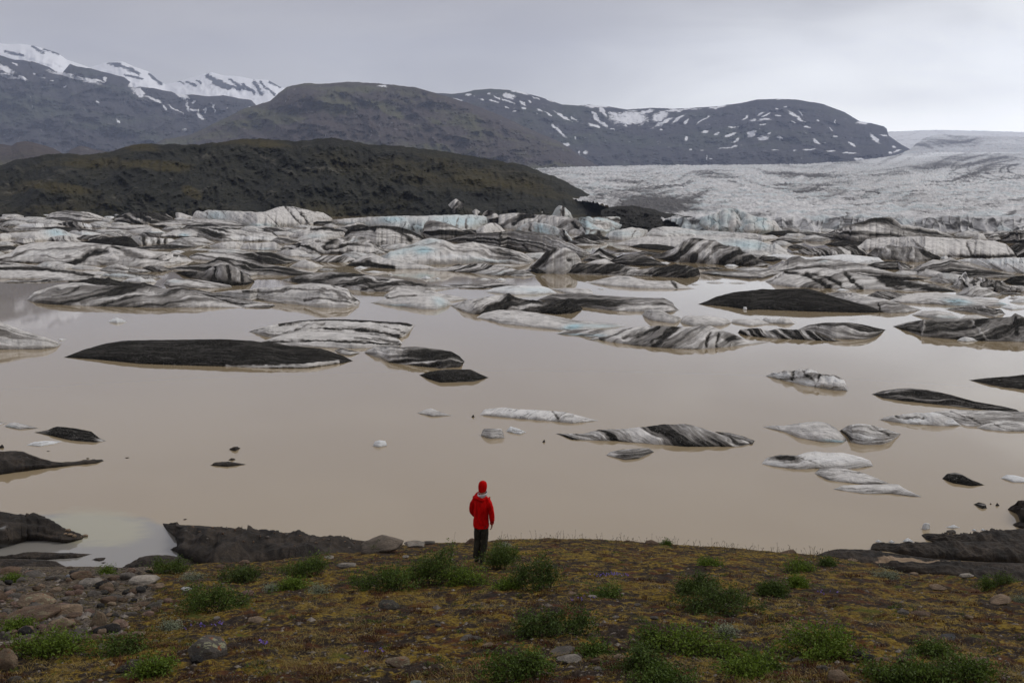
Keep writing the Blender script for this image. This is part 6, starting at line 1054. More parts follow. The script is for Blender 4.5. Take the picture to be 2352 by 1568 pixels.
# the many smaller stones of the boulder field
cnt = 0
for i in range(1200):
    px_, py_ = r.uniform(-40, 430), r.uniform(1302, 1484)
    x, y, z, ok = hit(px_, py_)
    if not ok[0] or stony(x, y)[0] < r.uniform(0.25, 0.8): continue
    w = r.lognormal(2.75, 0.42) * (0.75 + (py_ - 1300) / 380)
    w = min(w, 34)
    stone(px_, py_, w, w * r.uniform(0.45, 0.75), *_pick(r, 'left boulder field', (GREY, BRN, TAN, PNK, DKS, GREY, BRN)), 'stone', 0.3 if r.random() < .3 else 0, me=ROUND[r.integers(10)])
    cnt += 1
    if cnt >= 235: break
for i in range(46):
    px_, py_ = r.uniform(430, 2340), r.uniform(1330, 1560)
    w = r.lognormal(2.1, 0.4)
    stone(px_, py_, w, w * .5, *_pick(r, 'mossy slope', (GREY, TAN, PALS, BRN, PNK)), 'stone', me=ROUND[r.integers(10)])

# ---------------------------------------------------------------- plants
def mat_leaf(name, a, b, back=0.25):
    s = M(name)
    rd = s.rand(); p = s.pos(); n = s.noise(p, 3.5, 3, 0.6)
    cl = s.mix(s.math('ADD', s.math('MULTIPLY', rd, 0.6), s.ramp(n, 0.3, 0.7, 0, 0.4)), a, b)
    s.set(color=cl, rough=0.55, spec=0.25)
    tr = s.n('ShaderNodeBsdfTranslucent'); s.l(cl, tr.inputs['Color'])
    mx = s.n('ShaderNodeMixShader'); mx.inputs[0].default_value = back
    s.l(s.b.outputs[0], mx.inputs[1]); s.l(tr.outputs[0], mx.inputs[2]); s.l(mx.outputs[0], s.out.inputs['Surface'])
    return s.m
LEAF = [mat_leaf('willow_leaf', (0.030, 0.056, 0.007), (0.120, 0.180, 0.026)), mat_leaf('birch_leaf', (0.024, 0.044, 0.007), (0.10, 0.148, 0.026)), mat_leaf('bright_leaf', (0.050, 0.090, 0.007), (0.175, 0.25, 0.026)), mat_leaf('pale_leaf', (0.14, 0.17, 0.11), (0.36, 0.40, 0.27))]
BARK = M('bark').set(color=(0.030, 0.020, 0.014), rough=0.9, spec=0.1).m
def leaf_arrays(P, size, r, up=0.4, asp=0.55):
    n = len(P)
    d = r.normal(size=(n, 3)); d[:, 2] += up; d /= np.linalg.norm(d, axis=1)[:, None]
    t = np.cross(d, r.normal(size=(n, 3))); t /= np.linalg.norm(t, axis=1)[:, None] + 1e-9
    s = (size * r.uniform(0.6, 1.3, n))[:, None]
    nn = np.cross(d, t) * 0.12
    V = np.stack([P, P + d * s * .5 + t * s * asp * .5 - nn * s, P + d * s, P + d * s * .5 - t * s * asp * .5 - nn * s], 1).reshape(-1, 3)
    return V, np.arange(4 * n).reshape(n, 4)
def tube_arrays(segs, k=4):
    V, Fc = [], []
    for a, b, ra, rb in segs:
        a, b = np.array(a), np.array(b); d = b - a; d = d / (np.linalg.norm(d) + 1e-9)
        u = np.cross(d, [0.3, 0.5, 0.81]); u /= np.linalg.norm(u) + 1e-9; w = np.cross(d, u)
        i0 = len(V)
        for j in range(k):
            q = math.cos(2 * math.pi * j / k) * u + math.sin(2 * math.pi * j / k) * w
            V.append(a + q * ra); V.append(b + q * rb)
        for j in range(k):
            m = (j + 1) % k; Fc.append((i0 + 2 * j, i0 + 2 * m, i0 + 2 * m + 1, i0 + 2 * j + 1))
    return np.array(V), np.array(Fc)
def shrub(px, py, w, h, label, kind=0, dens=1.0, sprig=(), group='low shrubs on the slope', name='shrub', leaf=0.042, cat='shrub'):
    """shrub seen centred at px, with its foot at py, w wide and h high in the picture"""
    r = np.random.default_rng(int(px * 3 + py))
    x0, y0, z0, ok = hit(px, py); x0, y0, z0 = float(x0[0]), float(y0[0]), float(z0[0])
    dist = math.sqrt(x0 * x0 + y0 * y0 + (CAMZ - z0) ** 2)
    W = w / F * dist * 1.0; Hh = h / F * dist * 0.76; D = min(W * 0.7, 0.9 + 0.3 * W)
    root = bpy.data.objects.new(name, None); col.objects.link(root); root.location = (x0, y0, z0); tag(root, label, cat, group)
    segs, tips = [], []
    ns = int(10 + W * 14)
    for i in range(ns):
        bx, by = r.uniform(-.32, .32) * W, r.uniform(-.3, .3) * D
        gzb = float(gz(x0 + bx, y0 + by)) - z0
        tx = bx + r.normal() * 0.16 * W; ty = by + r.normal() * .16 * D
        q = max(0.05, 1 - (tx / (W * .56)) ** 2 - (ty / (D * .60)) ** 2)
        lump = 0.70 + 0.65 * pn(tx * 2.2 / max(W, .4) + px, ty * 2.2, 3.0)
        tz = gzb + Hh * math.sqrt(q) * lump * r.uniform(0.65, 1.12)
        prev = np.array([bx, by, gzb - 0.02]); end = np.array([tx, ty, tz])
        for j in range(1, 4):
            t = j / 3; nx_ = (1 - t) * np.array([bx, by, gzb]) + t * end + r.normal(size=3) * 0.03 * (t < 1)
            nx_[2] += 0.1 * Hh * t * (1 - t)
            segs.append((prev, nx_, 0.008 * (1 - .25 * j), 0.008 * (1 - .25 * (j + 1)) + .0015)); prev = nx_
            for _ in range(3):
                tw = nx_ + np.array([r.normal() * .11, r.normal() * .11, abs(r.normal()) * .07]) * min(1.3, 0.5 + W)
                segs.append((nx_, tw, .003, .0012)); tips.append((nx_, tw))
    for sx, sh in sprig:                                 # long shoots that stand above the rest
        a = np.array([sx * W, 0, Hh * .4]); b = a + np.array([0.18 * sh * Hh, 0, sh * Hh])
        for j in range(8):
            p0, p1 = a + (b - a) * j / 8, a + (b - a) * (j + 1) / 8
            segs.append((p0, p1, .006, .004))
            for _ in range(2):
                tw = p1 + np.array([r.normal() * .07, r.normal() * .06, abs(r.normal()) * .06]); segs.append((p1, tw, .003, .001)); tips.append((p1, tw))
    V, Fc = tube_arrays(segs); me = raw_mesh('branches', V, Fc); link('branches', me, BARK, root)
    n_per = max(8, int(dens * 13))
    P = []
    for a, b in tips:
        t = r.random((n_per, 1)) ** 0.7
        P.append(a + (b - a) * t + r.normal(size=(n_per, 3)) * 0.045)
    P = np.concatenate(P)
    gg = gz(x0 + P[:, 0], y0 + P[:, 1]) - z0
    P[:, 2] = np.maximum(P[:, 2], gg + 0.01)
    if len(P) > 30000: P = P[r.permutation(len(P))[:30000]]
    V, Fc = leaf_arrays(P, leaf, r)
    o = link('foliage', raw_mesh('foliage', V, Fc, smooth_sh=False), LEAF[kind], root); o['kind'] = 'stuff'
    return root
for q, lab, kd, dn, sp in [
    (C7(1790, 950, 600, 260), 'darkest dense shrub at the right of the boulder field', 0, 1.2, ((.1, .5),)), (C7(470, 1320, 700, 200), 'long bright green shrub low on the left near the lichen boulder', 2, 1.0, ()), (C7(1010, 1310, 420, 130), 'loose thin shrub trailing right of the long bright green one', 0, .25, ()), (C7(1450, 632, 330, 170), 'ragged shrub on the left crest above the muddy mound', 0, .9, ((-.3, .5), (.2, .5))),
    (C7(2080, 690, 400, 150), 'rounded shrub behind the darkest dense one', 1, 1.0, ()), (C7(905, 640, 150, 60), 'little light green sprig at the rim of the boulder field', 2, .7, ((.1, .6),)), (C7(1340, 1490, 300, 100), 'low leafy shrub beside the dark white specked boulder', 2, .8, ()), (C7(150, 1110, 240, 55), 'bright yellow green moss herb beside the black boulder', 2, .7, ()), (C7(130, 700, 160, 50), 'bright green herb tuft among the upper left boulders', 2, .7, ()),
    (C8(490, 560, 460, 230), 'leafy green shrub on the crest left of the pale boulder', 0, 1.1, ()), (C8(370, 650, 220, 75), 'low bright shrub patch under the leafy left crest shrub', 2, .9, ()), (C8(1130, 670, 560, 310), 'spreading shrub left half of the long thicket by the person', 0, 1.1, ()), (C8(1600, 610, 640, 400), 'spreading shrub with two tall shoots right beside the person', 0, 1.2, ((.02, .45), (.16, .62))), (C8(1100, 345, 110, 80), 'small shrub in front of the largest crest boulder', 1, .8, ()),
    (C8(1860, 610, 500, 110), 'thin low shrub creeping below the feet of the person', 2, .6, ()), (C8(2150, 480, 350, 270), 'shrub immediately right of the person', 0, 1.1, ((.3, .4),)), (C9(285, 665, 440, 370), 'dark upright shrub farther right of the person', 1, 1.2, ((.25, .35), (-.2, .3))), (C9(70, 665, 200, 90), 'low leafy fringe left of the dark upright shrub', 2, .8, ()),
    (C9(450, 1055, 720, 290), 'wide dark green shrub in the centre of the slope', 1, 1.2, ((.35, .3),)), (C9(1690, 720, 330, 230), 'tall left half of the big right slope shrub', 1, 1.2, ()), (C9(1890, 820, 680, 230), 'wide right half of the big right slope shrub', 1, 1.1, ()), (C9(1680, 1190, 760, 210), 'yellowish green shrub below the big right slope shrub', 2, .9, ()), (C9(1290, 1140, 270, 170), 'loose thin shrub left of the yellowish green one', 0, .25, ()),
    (C9(150, 1420, 560, 330), 'leafy shrub at the bottom between the two boulders', 0, 1.1, ((.25, .3),)), (C9(1200, 1370, 380, 210), 'upper dark shrub of the bottom middle pair', 1, 1.1, ()), (C9(1420, 1470, 480, 130), 'lower brighter shrub of the bottom middle pair', 0, 1.0, ()), (C9(2120, 1375, 430, 140), 'low shrub at the bottom left of the tan boulder', 2, .8, ()), (C9(900, 715, 260, 55), 'flat creeping shrub right of the dark upright one', 0, .25, ()), (C9(1795, 478, 150, 44), 'small bright cushion shrub above the big right slope shrub', 2, .9, ()), (C9(1422, 285, 52, 50), 'tiny leafy sprig standing on the crest line', 0, .9, ()), (C9(2300, 700, 160, 100), 'dark small shrub right of the big right slope shrub', 1, 1.0, ()), (C9(810, 1195, 200, 80), 'thin creeping shrub near the flat grey slab', 0, .25, ()),
    (C10(570, 1345, 620, 280), 'bright green dense shrub on the right slope above two dark boulders', 2, 1.3, ()), (C10(390, 805, 130, 105), 'small upright bright shrub on the upper right slope', 2, .9, ((.1, .3),)), (C10(190, 862, 150, 95), 'small dark shrub left of the small upright bright one', 1, .9, ()), (C10(1250, 1560, 560, 190), 'left part of the widest thicket at the bottom right', 0, 1.0, ()), (C10(1680, 1580, 520, 230), 'right part of the widest thicket at the bottom right', 0, 1.0, ((.2, .3),)), (C10(1960, 800, 330, 105), 'shrub before the right black beach near the edge', 0, .9, ((-.2, .5),)),
    (C10(400, 680, 300, 60), 'low green patch on the right crest', 2, .6, ()), (C10(110, 1440, 300, 80), 'low shrub patch left of the bright green dense shrub', 0, .25, ()), (C10(620, 635, 110, 60), 'little dark green shrub beside the white crest stone', 1, .8, ()), (C10(1460, 1360, 240, 90), 'thin shrub above the widest thicket', 0, .25, ())]:
    shrub(q[0], q[1] + (0 if lab else 0), q[2], q[3], lab, kd, dn, sp)
for i, (q, lab) in enumerate([(C8(590, 690, 110, 50), 'pale grey leaved herb rosette left of the long thicket'), (C8(195, 668, 70, 50), 'pale herb with a yellow stalk farther left'), (C7(1640, 690, 220, 40), 'row of pale silvery herbs above the white flat stone'), (C7(1450, 1090, 130, 40), 'pale silvery herb below the boulder field'), (C9(1925, 1075, 130, 60), 'pale silvery herb on the yellowish green shrub'), (C10(1080, 720, 230, 36), 'row of pale silvery herbs on the right slope'), (C10(2170, 912, 100, 30), 'pale silvery herb beside the pointed tan boulder'), (C8(2180, 292, 90, 24), 'pale herb cushion on the crest right of the person')]):
    shrub(*q, lab, 3, .5, (), 'pale silvery herbs', 'herb', 0.028, 'herb')

# ground cover: everything too fine to count
def cover(name, P, hgt, lean, wid, r, mat, n_per=1, spread=0.0):
    P = np.repeat(P, n_per, 0); n = len(P)
    off = r.normal(size=(n, 2)) * spread
    x, y = P[:, 0] + off[:, 0], P[:, 1] + off[:, 1]
    z = gz(x, y) - 0.004
    fall = np.exp(-(off ** 2).sum(1) / (2 * (spread * 1.2 + 1e-6) ** 2)) if spread else 1.0
    hh = hgt * r.uniform(0.5, 1.25, n) * (0.45 + 0.55 * fall)
    a = r.uniform(0, 6.283, n); l = lean * r.uniform(0.2, 1.2, n)
    dx, dy = np.cos(a), np.sin(a)
    base = np.stack([x, y, z], -1)
    side = np.stack([-dy, dx, 0 * dx], -1) * (wid * r.uniform(.6, 1.3, n))[:, None]
    mid = base + np.stack([dx * l * hh * .35, dy * l * hh * .35, hh * .6], -1)
    tip = base + np.stack([dx * l * hh, dy * l * hh, hh], -1)
    V = np.stack([base - side, base + side, mid + side * .7, tip, mid - side * .7], 1).reshape(-1, 3)
    i = np.arange(n)[:, None] * 5
    me = bpy.data.meshes.new(name)
    me = raw_mesh(name, V, np.concatenate([i + np.array([[0, 1, 2, 4]]), i + np.array([[4, 2, 3, 3]])])[:, :4] if False else i + np.array([[0, 1, 2, 4]]), smooth_sh=False) if False else raw_mesh(name, V, np.concatenate([i + np.array([[0, 1, 2]]), i + np.array([[0, 2, 4]]), i + np.array([[4, 2, 3]])]), smooth_sh=False)
    o = link(name, me, mat); o['kind'] = 'stuff'; return o
def spots(n, r, x0=-30, x1=2380, y0=1236, y1=1600, keep=None, stones=False):
    px, py = r.uniform(x0, x1, n), r.uniform(y0, y1, n)
    x, y, z, ok = hit(px, py)
    k = ok & (y < 44)
    if not stones: k &= stony(x, y) < 0.5 + 0.5 * (r.random(n) < .15)
    if keep is not None: k &= keep(x, y, r.random(n))
    return np.stack([x, y, z], -1)[k]
HEATH = mat_leaf('heather', (0.026, 0.009, 0.003), (0.115, 0.042, 0.011), .1)
STRAW = mat_leaf('dry_grass', (0.10, 0.066, 0.014), (0.33, 0.235, 0.065), .15)
MOSSG = mat_leaf('moss', (0.060, 0.050, 0.006), (0.190, 0.145, 0.018), .1)
GREEN = mat_leaf('green_sprouts', (0.026, 0.045, 0.005), (0.095, 0.130, 0.014), .2)
DARKG = mat_leaf('seed_stalk', (0.035, 0.024, 0.012), (0.085, 0.062, 0.030), .1)
rg = np.random.default_rng(21)
patch = lambda s, o, t0: (lambda x, y, u: smooth(t0 - .15, t0 + .2, fbm(x * s, y * s, o, 3)) > u)
cover('heather', spots(1500, rg, keep=patch(.9, 3.0, 0.02)), 0.060, 0.9, 0.0045, rg, HEATH, 70, 0.085)
cover('dry_grass', spots(12000, rg, keep=patch(.55, 9.0, 0.08)), 0.045, 2.8, 0.0036, rg, STRAW, 10, 0.06)
cover('moss', spots(5200, rg, keep=patch(.5, 14.0, 0.08)), 0.022, 1.6, 0.005, rg, MOSSG, 22, 0.055)
cover('green_sprouts', spots(1500, rg, keep=patch(.8, 19.0, 0.12)), 0.05, 0.9, 0.007, rg, GREEN, 26, 0.06)
cover('moss_among_stones', spots(700, rg, x1=440, y0=1300, y1=1490, stones=True), 0.04, 1.0, 0.006, rg, MOSSG, 30, 0.06)
# grass in seed along the crest
gp = []
for _ in range(230):
    px_ = rg.choice([rg.uniform(1040, 1960), rg.uniform(1150, 2020)])
    yy = np.interp(px_, _cr[:, 0], _cr[:, 1]) + rg.uniform(1.0, 9)
    gp.append((px_, yy)); gp += [(px_ + rg.normal() * 7, yy + rg.uniform(0, 4)) for _k in range(rg.integers(0, 4) if rg.random() < .25 else 0)]
gp = np.array(gp); gx_, gy_, gz_, ok_ = hit(gp[:, 0], gp[:, 1])
segs = []
for x, y, z in np.stack([gx_, gy_, gz_], -1)[ok_]:
    h_ = rg.uniform(.10, .42) * (0.5 + 0.5 * rg.random()); l_ = rg.normal(size=2) * .06
    b_ = np.array([x, y, z - .02]); t_2 = b_ + [l_[0], l_[1], h_]
    segs.append((b_, t_2, .0035, .0028)); segs.append((t_2, t_2 + np.array([l_[0] * .3, l_[1] * .3, rg.uniform(.02, .05)]), .0085, .004))
V, Fc = tube_arrays(segs, 3); o = link('seed_grass', raw_mesh('seed_grass', V, Fc), DARKG); o['kind'] = 'stuff'
# gravel
pp = spots(9000, rg, stones=True)
oc = np.array([(1, 0, 0), (-1, 0, 0), (0, 1, 0), (0, -1, 0), (0, 0, 1), (0, 0, -1)], float)
of = np.array([(0, 2, 4), (2, 1, 4), (1, 3, 4), (3, 0, 4), (2, 0, 5), (1, 2, 5), (3, 1, 5), (0, 3, 5)])
st_ = stony(pp[:, 0], pp[:, 1])
sz = rg.lognormal(-4.6, .55, len(pp)) * (1 + 2.2 * st_)
V = (pp[:, None, :] + oc[None] * (sz[:, None] * rg.uniform(.7, 1.4, (len(pp), 3)))[:, None, :] * np.array([1.3, 1.3, .8])).reshape(-1, 3)
Fc = (np.arange(len(pp))[:, None, None] * 6 + of[None]).reshape(-1, 3)
gm = M('gravel'); gm.set(color=gm.mix(gm.rand(), (0.045, 0.036, 0.03), (0.24, 0.21, 0.18)), rough=0.9, spec=0.2)
o = link('gravel', raw_mesh('gravel', V, Fc, smooth_sh=False), gm.m); o['kind'] = 'stuff'
# violet flowers
def flowers(px, py, n, w, h, label):
    x0, y0, z0, ok = hit(px, py); x0, y0, z0 = float(x0[0]), float(y0[0]), float(z0[0])
    root = bpy.data.objects.new('bellflower_clump', None); col.objects.link(root); root.location = (x0, y0, z0)
    tag(root, label, 'flowers', 'clumps of violet flowers')
    X = rg.uniform(-w, w, n); Y = rg.uniform(-w * .6, w * .6, n); Z = gz(x0 + X, y0 + Y) - z0
    sg = []; P = []
    for a, b, c_ in zip(X, Y, Z):
        hh = h * rg.uniform(.6, 1.2); sg.append(((a, b, c_), (a + .01, b, c_ + hh), .0022, .0018)); P += [(a + .01, b, c_ + hh)] * 5
    V, Fc = tube_arrays(sg, 3); link('stalks', raw_mesh('stalks', V, Fc), GREEN, root)['kind'] = 'stuff'
    V, Fc = leaf_arrays(np.array(P), 0.024, rg, .6, .8); link('petals', raw_mesh('petals', V, Fc, smooth_sh=False), VIO, root)['kind'] = 'stuff'
VIO = M('violet_petal').set(color=(0.20, 0.13, 0.52), rough=.6).m
for q, n, w, lab in [(C9(925, 560, 1, 1), 34, .42, 'largest violet flower clump, on the slope right of the dark upright shrub'), (C9(690, 790, 1, 1), 9, .25, 'few violet flowers above the wide centre shrub'), (C7(1745, 1108, 1, 1), 16, .3, 'violet flowers above the lichen crusted boulder'), (C7(2200, 1275, 1, 1), 7, .2, 'few violet flowers right of the lichen crusted boulder'), (C8(1080, 1215, 1, 1), 6, .2, 'few violet flowers near the orange lichen boulder'), (C10(610, 880, 1, 1), 7, .2, 'few violet flowers on the right slope')]:
    flowers(q[0], q[1], n, w, .09, lab)

# ---------------------------------------------------------------- person
def skin_obj(name, V, E, R, mat, parent, root_i=0, sub=2):
    me = bpy.data.meshes.new(name); me.from_pydata([tuple(v) for v in V], E, []); me.update()
    o = link(name, me, mat, parent)
    sk = o.modifiers.new('skin', 'SKIN'); sk.use_smooth_shade = True
    lay = me.skin_vertices[0].data if me.skin_vertices else None
    if lay is None:
        bpy.context.view_layer.objects.active = o
        lay = me.skin_vertices[0].data
    for i, q in enumerate(R):
        lay[i].radius = q if isinstance(q, tuple) else (q, q)
        lay[i].use_root = (i == root_i)
    sb = o.modifiers.new('smooth', 'SUBSURF'); sb.levels = sub; sb.render_levels = sub
    return o
def cloth(name, ca, cb, rough=.75, sc_=9):
    s = M(name); p = s.pos((1, 1, .6), True); n = s.noise(p, sc_, 4, .6, .6); n2 = s.noise(p, 60, 2, .5)
    s.set(color=s.mix(s.ramp(n, .35, .65), ca, cb), rough=rough, spec=.06, normal=s.bump(s.math('ADD', n, s.math('MULTIPLY', n2, .15)), .8, .03)); return s.m
def loft(name, rings, mat, parent, k=24, caps=True, mod=None):
    """rings: (centre, half width, half depth, tilt)"""
    V = []
    for (cx_, cy_, cz_), a, b, tl in rings:
        for j in range(k):
            t = 2 * math.pi * j / k
            x, y = a * math.cos(t), b * math.sin(t)
            V.append((cx_ + x, cy_ + y * math.cos(tl), cz_ + y * math.sin(tl) + (mod(t) if mod else 0)))
    V = np.array(V); n = len(rings)
    Fc = [(i * k + j, i * k + (j + 1) % k, (i + 1) * k + (j + 1) % k, (i + 1) * k + j) for i in range(n - 1) for j in range(k)]
    me = bpy.data.meshes.new(name)
    if caps: Fc = Fc + [tuple(range(k - 1, -1, -1)), tuple(range((n - 1) * k, n * k))]
    me.from_pydata([tuple(v) for v in V], [], Fc); me.update()
    for p_ in me.polygons: p_.use_smooth = True
    o = link(name, me, mat, parent)
    sb = o.modifiers.new('smooth', 'SUBSURF'); sb.levels = 1; sb.render_levels = 1
    return o
SKINM = M('skin').set(color=(0.42, 0.25, 0.18), rough=.55).m
RED = cloth('red_shell', (0.34, 0.001, 0.001), (0.60, 0.003, 0.003), .6, 7)
REDK = cloth('red_knit', (0.38, 0.001, 0.001), (0.50, 0.003, 0.003), .9, 30)
OLIVE = cloth('olive_trousers', (0.024, 0.023, 0.018), (0.044, 0.041, 0.032), .85, 8)
LINING = cloth('pale_lining', (0.45, 0.45, 0.47), (0.68, 0.68, 0.70), .8, 14)
BOOT = M('boot_leather').set(color=(0.012, 0.011, 0.010), rough=.6).m
HAIR = M('dark_hair').set(color=(0.015, 0.011, 0.008), rough=.6).m
x0, y0, z0, _ = hit(1103, 1296); x0, y0, z0 = float(x0[0]), float(y0[0]), float(z0[0])
person = bpy.data.objects.new('person', None); col.objects.link(person)
person.location = (x0, y0, z0 + 0.005); person.rotation_euler = (0, 0, math.radians(-20))
tag(person, 'person seen from behind in red hooded jacket, red hat and dark trousers', 'person')
_sc = 190 / F * math.sqrt(x0 * x0 + y0 * y0 + (CAMZ - z0) ** 2) / 1.80
person.scale = (_sc * .87, _sc * .95, _sc)
gl = lambda dx, dy: float(gz(x0 + dx, y0 + dy)) - z0
# x right, y away from the camera, z up
J = dict(pel=(0.03, 0, .95), spine=(0.035, -.01, 1.12), chest=(0.04, -.005, 1.34), neck=(0.05, .015, 1.50), head0=(0.06, .03, 1.58), head1=(0.062, .045, 1.68), head2=(0.062, .04, 1.745),
         shL=(-.15, 0, 1.42), shR=(.225, 0, 1.41), elL=(-.245, .03, 1.15), elR=(.30, -.005, 1.13), wrL=(-.19, .20, .98), wrR=(.285, .06, .90),
         hipL=(-.055, 0, .92), hipR=(.115, 0, .92), knL=(-.075, .03, .50), knR=(.095, .045, .50), anL=(-.115, .0, .085), anR=(.025, .02, .085), toL=(-.125, .15, .035), toR=(.03, .17, .035))
V = []; E = []; R = []; ix = {}
def jv(n, r_): ix[n] = len(V); V.append(J[n]); R.append(r_)
for n, r_ in [('pel', .10), ('spine', .10), ('chest', .105), ('neck', .052), ('head0', (.062, .075)), ('head1', (.074, .092)), ('head2', (.060, .075)), ('shL', .062), ('elL', .043), ('wrL', .029), ('shR', .062), ('elR', .043), ('wrR', .029),
              ('hipL', .088), ('knL', .058), ('anL', .042), ('toL', .038), ('hipR', .088), ('knR', .058), ('anR', .042), ('toR', .038)]: jv(n, r_)
def je(a, b): E.append((ix[a], ix[b]))
for a, b in [('pel', 'spine'), ('spine', 'chest'), ('chest', 'neck'), ('neck', 'head0'), ('head0', 'head1'), ('head1', 'head2'), ('chest', 'shL'), ('shL', 'elL'), ('elL', 'wrL'), ('chest', 'shR'), ('shR', 'elR'), ('elR', 'wrR'), ('pel', 'hipL'), ('hipL', 'knL'), ('knL', 'anL'), ('anL', 'toL'), ('pel', 'hipR'), ('hipR', 'knR'), ('knR', 'anR'), ('anR', 'toR')]: je(a, b)
for sd_, wr, dr in (('R', np.array(J['wrR']), np.array([-.012, .03, -.09])), ('L', np.array(J['wrL']), np.array([.06, .045, -.05]))):
    d = dr / np.linalg.norm(dr); s_ = np.cross(d, [1, 0, 0]); s_ /= np.linalg.norm(s_); cu = np.cross(s_, d)
    J['pm' + sd_] = tuple(wr + d * .075); jv('pm' + sd_, (.022, .030)); je('wr' + sd_, 'pm' + sd_)
    for f, (of_, ln) in enumerate([(-.030, .075), (-.010, .088), (.011, .082), (.030, .064)]):
        b0 = wr + d * .085 + s_ * of_; p1 = b0 + d * ln * .45 - cu * .006; p2 = p1 + d * ln * .32 - cu * .016; p3 = p2 + d * ln * .2 - cu * .022
        pr = 'pm' + sd_
        for q_, (pp_, rr_) in enumerate([(b0, .0095), (p1, .009), (p2, .0085), (p3, .0075)]):
            k_ = 'f%d%d' % (f, q_) + sd_; J[k_] = tuple(pp_); jv(k_, rr_); je(pr, k_); pr = k_
    t0 = wr + d * .03 - s_ * .024; pr = 'pm' + sd_
    for q_, (pp_, rr_) in enumerate([(t0 - s_ * .016 + d * .012, .011), (t0 - s_ * .026 + d * .045, .010), (t0 - s_ * .022 + d * .07, .0085)]):
        k_ = 't%d' % q_ + sd_; J[k_] = tuple(pp_); jv(k_, rr_); je(pr, k_); pr = k_
skin_obj('body', V, E, R, SKINM, person, 0, 2)
# a face, turned towards the lagoon
hd = np.array(J['head1'])
V = [hd + [0.005, .088, -.005], hd + [0.006, .112, -.028], hd + [0.006, .098, -.045]]
skin_obj('nose', V, [(0, 1), (1, 2)], [.009, .012, .008], SKINM, person, 0, 1)
for sx in (-1, 1):
    skin_obj('ear', [hd + [sx * .078, .005, .02], hd + [sx * .084, -.006, -.005], hd + [sx * .078, .004, -.035]], [(0, 1), (1, 2)], [.012, .015, .010], SKINM, person, 1, 1)
    import bmesh
    bm = bmesh.new(); bmesh.ops.create_uvsphere(bm, u_segments=10, v_segments=8, radius=.012); me = bpy.data.meshes.new('eye'); bm.to_mesh(me); bm.free()
    link('eye', me, BOOT, person, tuple(hd + [sx * .032, .082, .006]))
skin_obj('mouth', [hd + [-.022, .082, -.066], hd + [.006, .088, -.064], hd + [.034, .082, -.066]], [(0, 1), (1, 2)], [.006, .007, .006], M('lips').set(color=(.35, .13, .11), rough=.5).m, person, 1, 1)
# hat, hair, hood
h0 = np.array([0.062, .032, 0])
loft('hair', [((*(h0[:2] + [0, -.012]), 1.605), .066, .07, 0), ((*(h0[:2] + [0, -.012]), 1.63), .076, .086, 0), ((*(h0[:2] + [0, -.006]), 1.66), .078, .092, 0)], HAIR, person, 16)
hat = loft('knit_hat', [((h0[0], h0[1] - .014, 1.612), .094, .098, .28), ((h0[0], h0[1] - .014, 1.638), .105, .108, .26), ((h0[0], h0[1] - .010, 1.69), .110, .112, .18), ((h0[0], h0[1] - .006, 1.745), .105, .106, .1), ((h0[0], h0[1] - .002, 1.79), .084, .082, 0), ((h0[0], h0[1], 1.808), .050, .054, 0), ((h0[0], h0[1], 1.818), .015, .016, 0)], REDK, person, 20)
loft('brim', [((h0[0], h0[1] - .014, 1.606), .092, .102, .28), ((h0[0], h0[1] - .014, 1.630), .101, .113, .27), ((h0[0], h0[1] - .014, 1.648), .098, .108, .26)], REDK, hat, 20, False)
loft('hood_lining', [((.06, .0, 1.46), .095, .095, .2), ((.070, -.015, 1.525), .118, .120, .20), ((.076, -.02, 1.565), .128, .128, .18), ((.074, -.01, 1.572), .118, .116, .18), ((.066, .005, 1.54), .095, .09, .2)], LINING, person, 22, False, mod=lambda t: .014 * math.cos(t))
loft('hood', [((.022, -.055, 1.415), .120, .055, .1), ((.018, -.076, 1.432), .150, .082, .2), ((.018, -.076, 1.470), .160, .104, .30), ((.024, -.055, 1.505), .152, .116, .34), ((.034, -.03, 1.528), .132, .112, .34), ((.045, -.0, 1.520), .105, .085, .3)], RED, person, 26, False, mod=lambda t: .012 * math.sin(3 * t + 1) - .016 * math.cos(t))
# jacket: trunk, then a sleeve on each side
def wob(t): return .006 * math.sin(5 * t)
jk = loft('jacket', [((.028, 0, .800), .188, .142, 0), ((.028, 0, .815), .196, .150, 0), ((.028, 0, .86), .196, .152, 0), ((.030, -.002, .98), .188, .148, 0), ((.034, -.006, 1.10), .186, .142, .03), ((.038, -.008, 1.22), .192, .144, .05), ((.040, -.006, 1.33), .197, .142, .08), ((.042, -.002, 1.41), .186, .128, .1), ((.045, .004, 1.465), .150, .108, .15), ((.05, .012, 1.50), .100, .088, .2), ((.052, .016, 1.53), .082, .08, .2)], RED, person, 28, True, wob)
tx = bpy.data.textures.new('folds', 'CLOUDS'); tx.noise_scale = .13
jk.modifiers['smooth'].levels = jk.modifiers['smooth'].render_levels = 2
dm = jk.modifiers.new('folds', 'DISPLACE'); dm.texture = tx; dm.strength = .045; dm.mid_level = .5
for V in ([(-.115, 0, 1.405), (-.160, .005, 1.375), (-.205, .012, 1.27), (-.228, .03, 1.14), (-.210, .10, 1.05), (-.185, .17, .99)],
          [(.195, 0, 1.40), (.240, 0, 1.365), (.282, -.004, 1.25), (.305, -.004, 1.12), (.303, .02, 1.01), (.290, .05, .905)]):
    sl = skin_obj('sleeve', V, [(i, i + 1) for i in range(5)], [(.078, .085), (.078, .085), (.072, .078), (.070, .074), (.062, .064), (.050, .052)], RED, person, 1, 3)
    dm = sl.modifiers.new('folds', 'DISPLACE'); dm.texture = tx; dm.strength = .03; dm.mid_level = .5
loft('cuff', [((.292, .046, .925), .052, .056, .1), ((.287, .054, .895), .050, .054, .1), ((.286, .056, .888), .040, .044, .1)], RED, jk, 16, False)
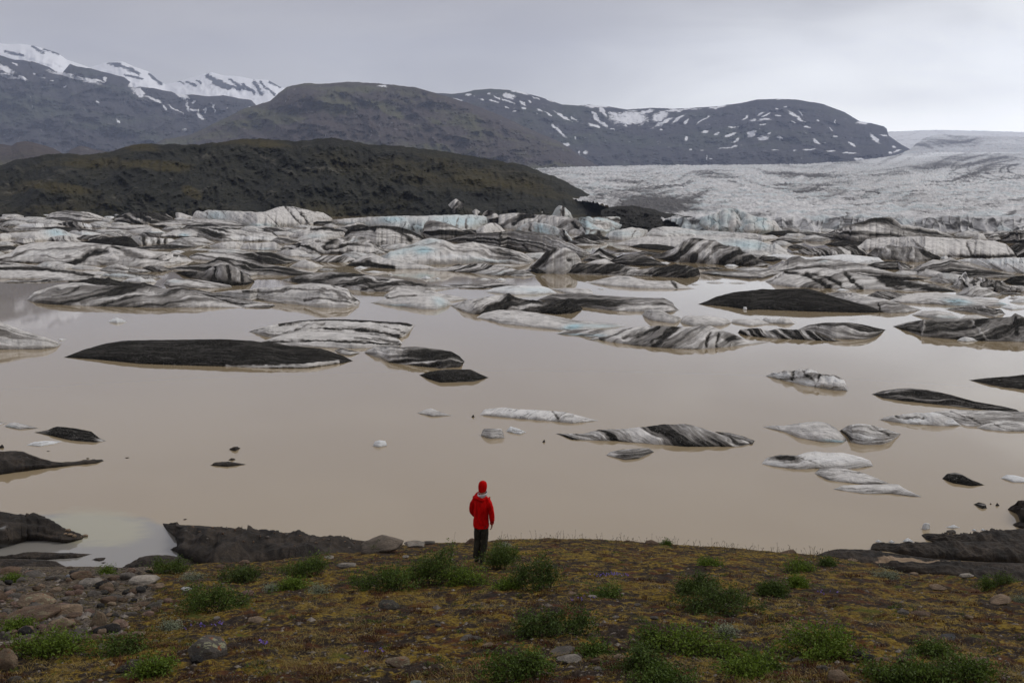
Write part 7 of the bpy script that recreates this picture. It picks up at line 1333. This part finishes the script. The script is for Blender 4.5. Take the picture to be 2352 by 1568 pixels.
# trousers
V = [(.03, 0, .90), (-.055, 0, .80), (.118, 0, .80), (-.066, .012, .64), (.110, .02, .64), (-.076, .03, .49), (.096, .042, .49), (-.095, .012, .29), (.062, .028, .29), (-.113, -.004, .10), (.028, .012, .10)]
E = [(0, 1), (0, 2), (1, 3), (2, 4), (3, 5), (4, 6), (5, 7), (6, 8), (7, 9), (8, 10)]
R = [(.125, .125), (.108, .112), (.108, .112), (.096, .10), (.096, .10), (.084, .09), (.084, .09), (.080, .084), (.080, .084), (.078, .084), (.078, .084)]
tr = skin_obj('trousers', V, E, R, OLIVE, person, 0, 3)
dm = tr.modifiers.new('folds', 'DISPLACE'); dm.texture = tx; dm.strength = .022; dm.mid_level = .5
for nm, (ax, ay) in (('L', (-.115, .0)), ('R', (.026, .018))):
    skin_obj('boot', [(ax, ay - .045, .055), (ax, ay + .03, .055), (ax - .005, ay + .12, .045), (ax - .008, ay + .19, .04), (ax, ay - .005, .14)], [(0, 1), (1, 2), (2, 3), (1, 4)], [(.045, .05), (.05, .052), (.05, .042), (.042, .034), (.05, .06)], BOOT, person, 1, 2)
# ---------------------------------------------------------------- haze
def box(name, lo, hi, mat):
    V = [(x, y, z) for x in (lo[0], hi[0]) for y in (lo[1], hi[1]) for z in (lo[2], hi[2])]
    Fc = [(0, 1, 3, 2), (4, 6, 7, 5), (0, 4, 5, 1), (2, 3, 7, 6), (0, 2, 6, 4), (1, 5, 7, 3)]
    me = bpy.data.meshes.new(name); me.from_pydata(V, [], Fc); me.update()
    return link(name, me, mat)
hm_ = bpy.data.materials.new('haze'); hm_.use_nodes = True
t_ = hm_.node_tree; t_.nodes.clear()
ho = t_.nodes.new('ShaderNodeOutputMaterial'); hv = t_.nodes.new('ShaderNodeVolumePrincipled')
hv.inputs['Color'].default_value = (0.59, 0.70, 0.98, 1); hv.inputs['Density'].default_value = 2.7e-5; hv.inputs['Anisotropy'].default_value = 0.0
t_.links.new(hv.outputs[0], ho.inputs['Volume'])
hz = box('haze', (-22000, -3200, -30), (22000, 23500, 2990), hm_); hz['kind'] = 'stuff'
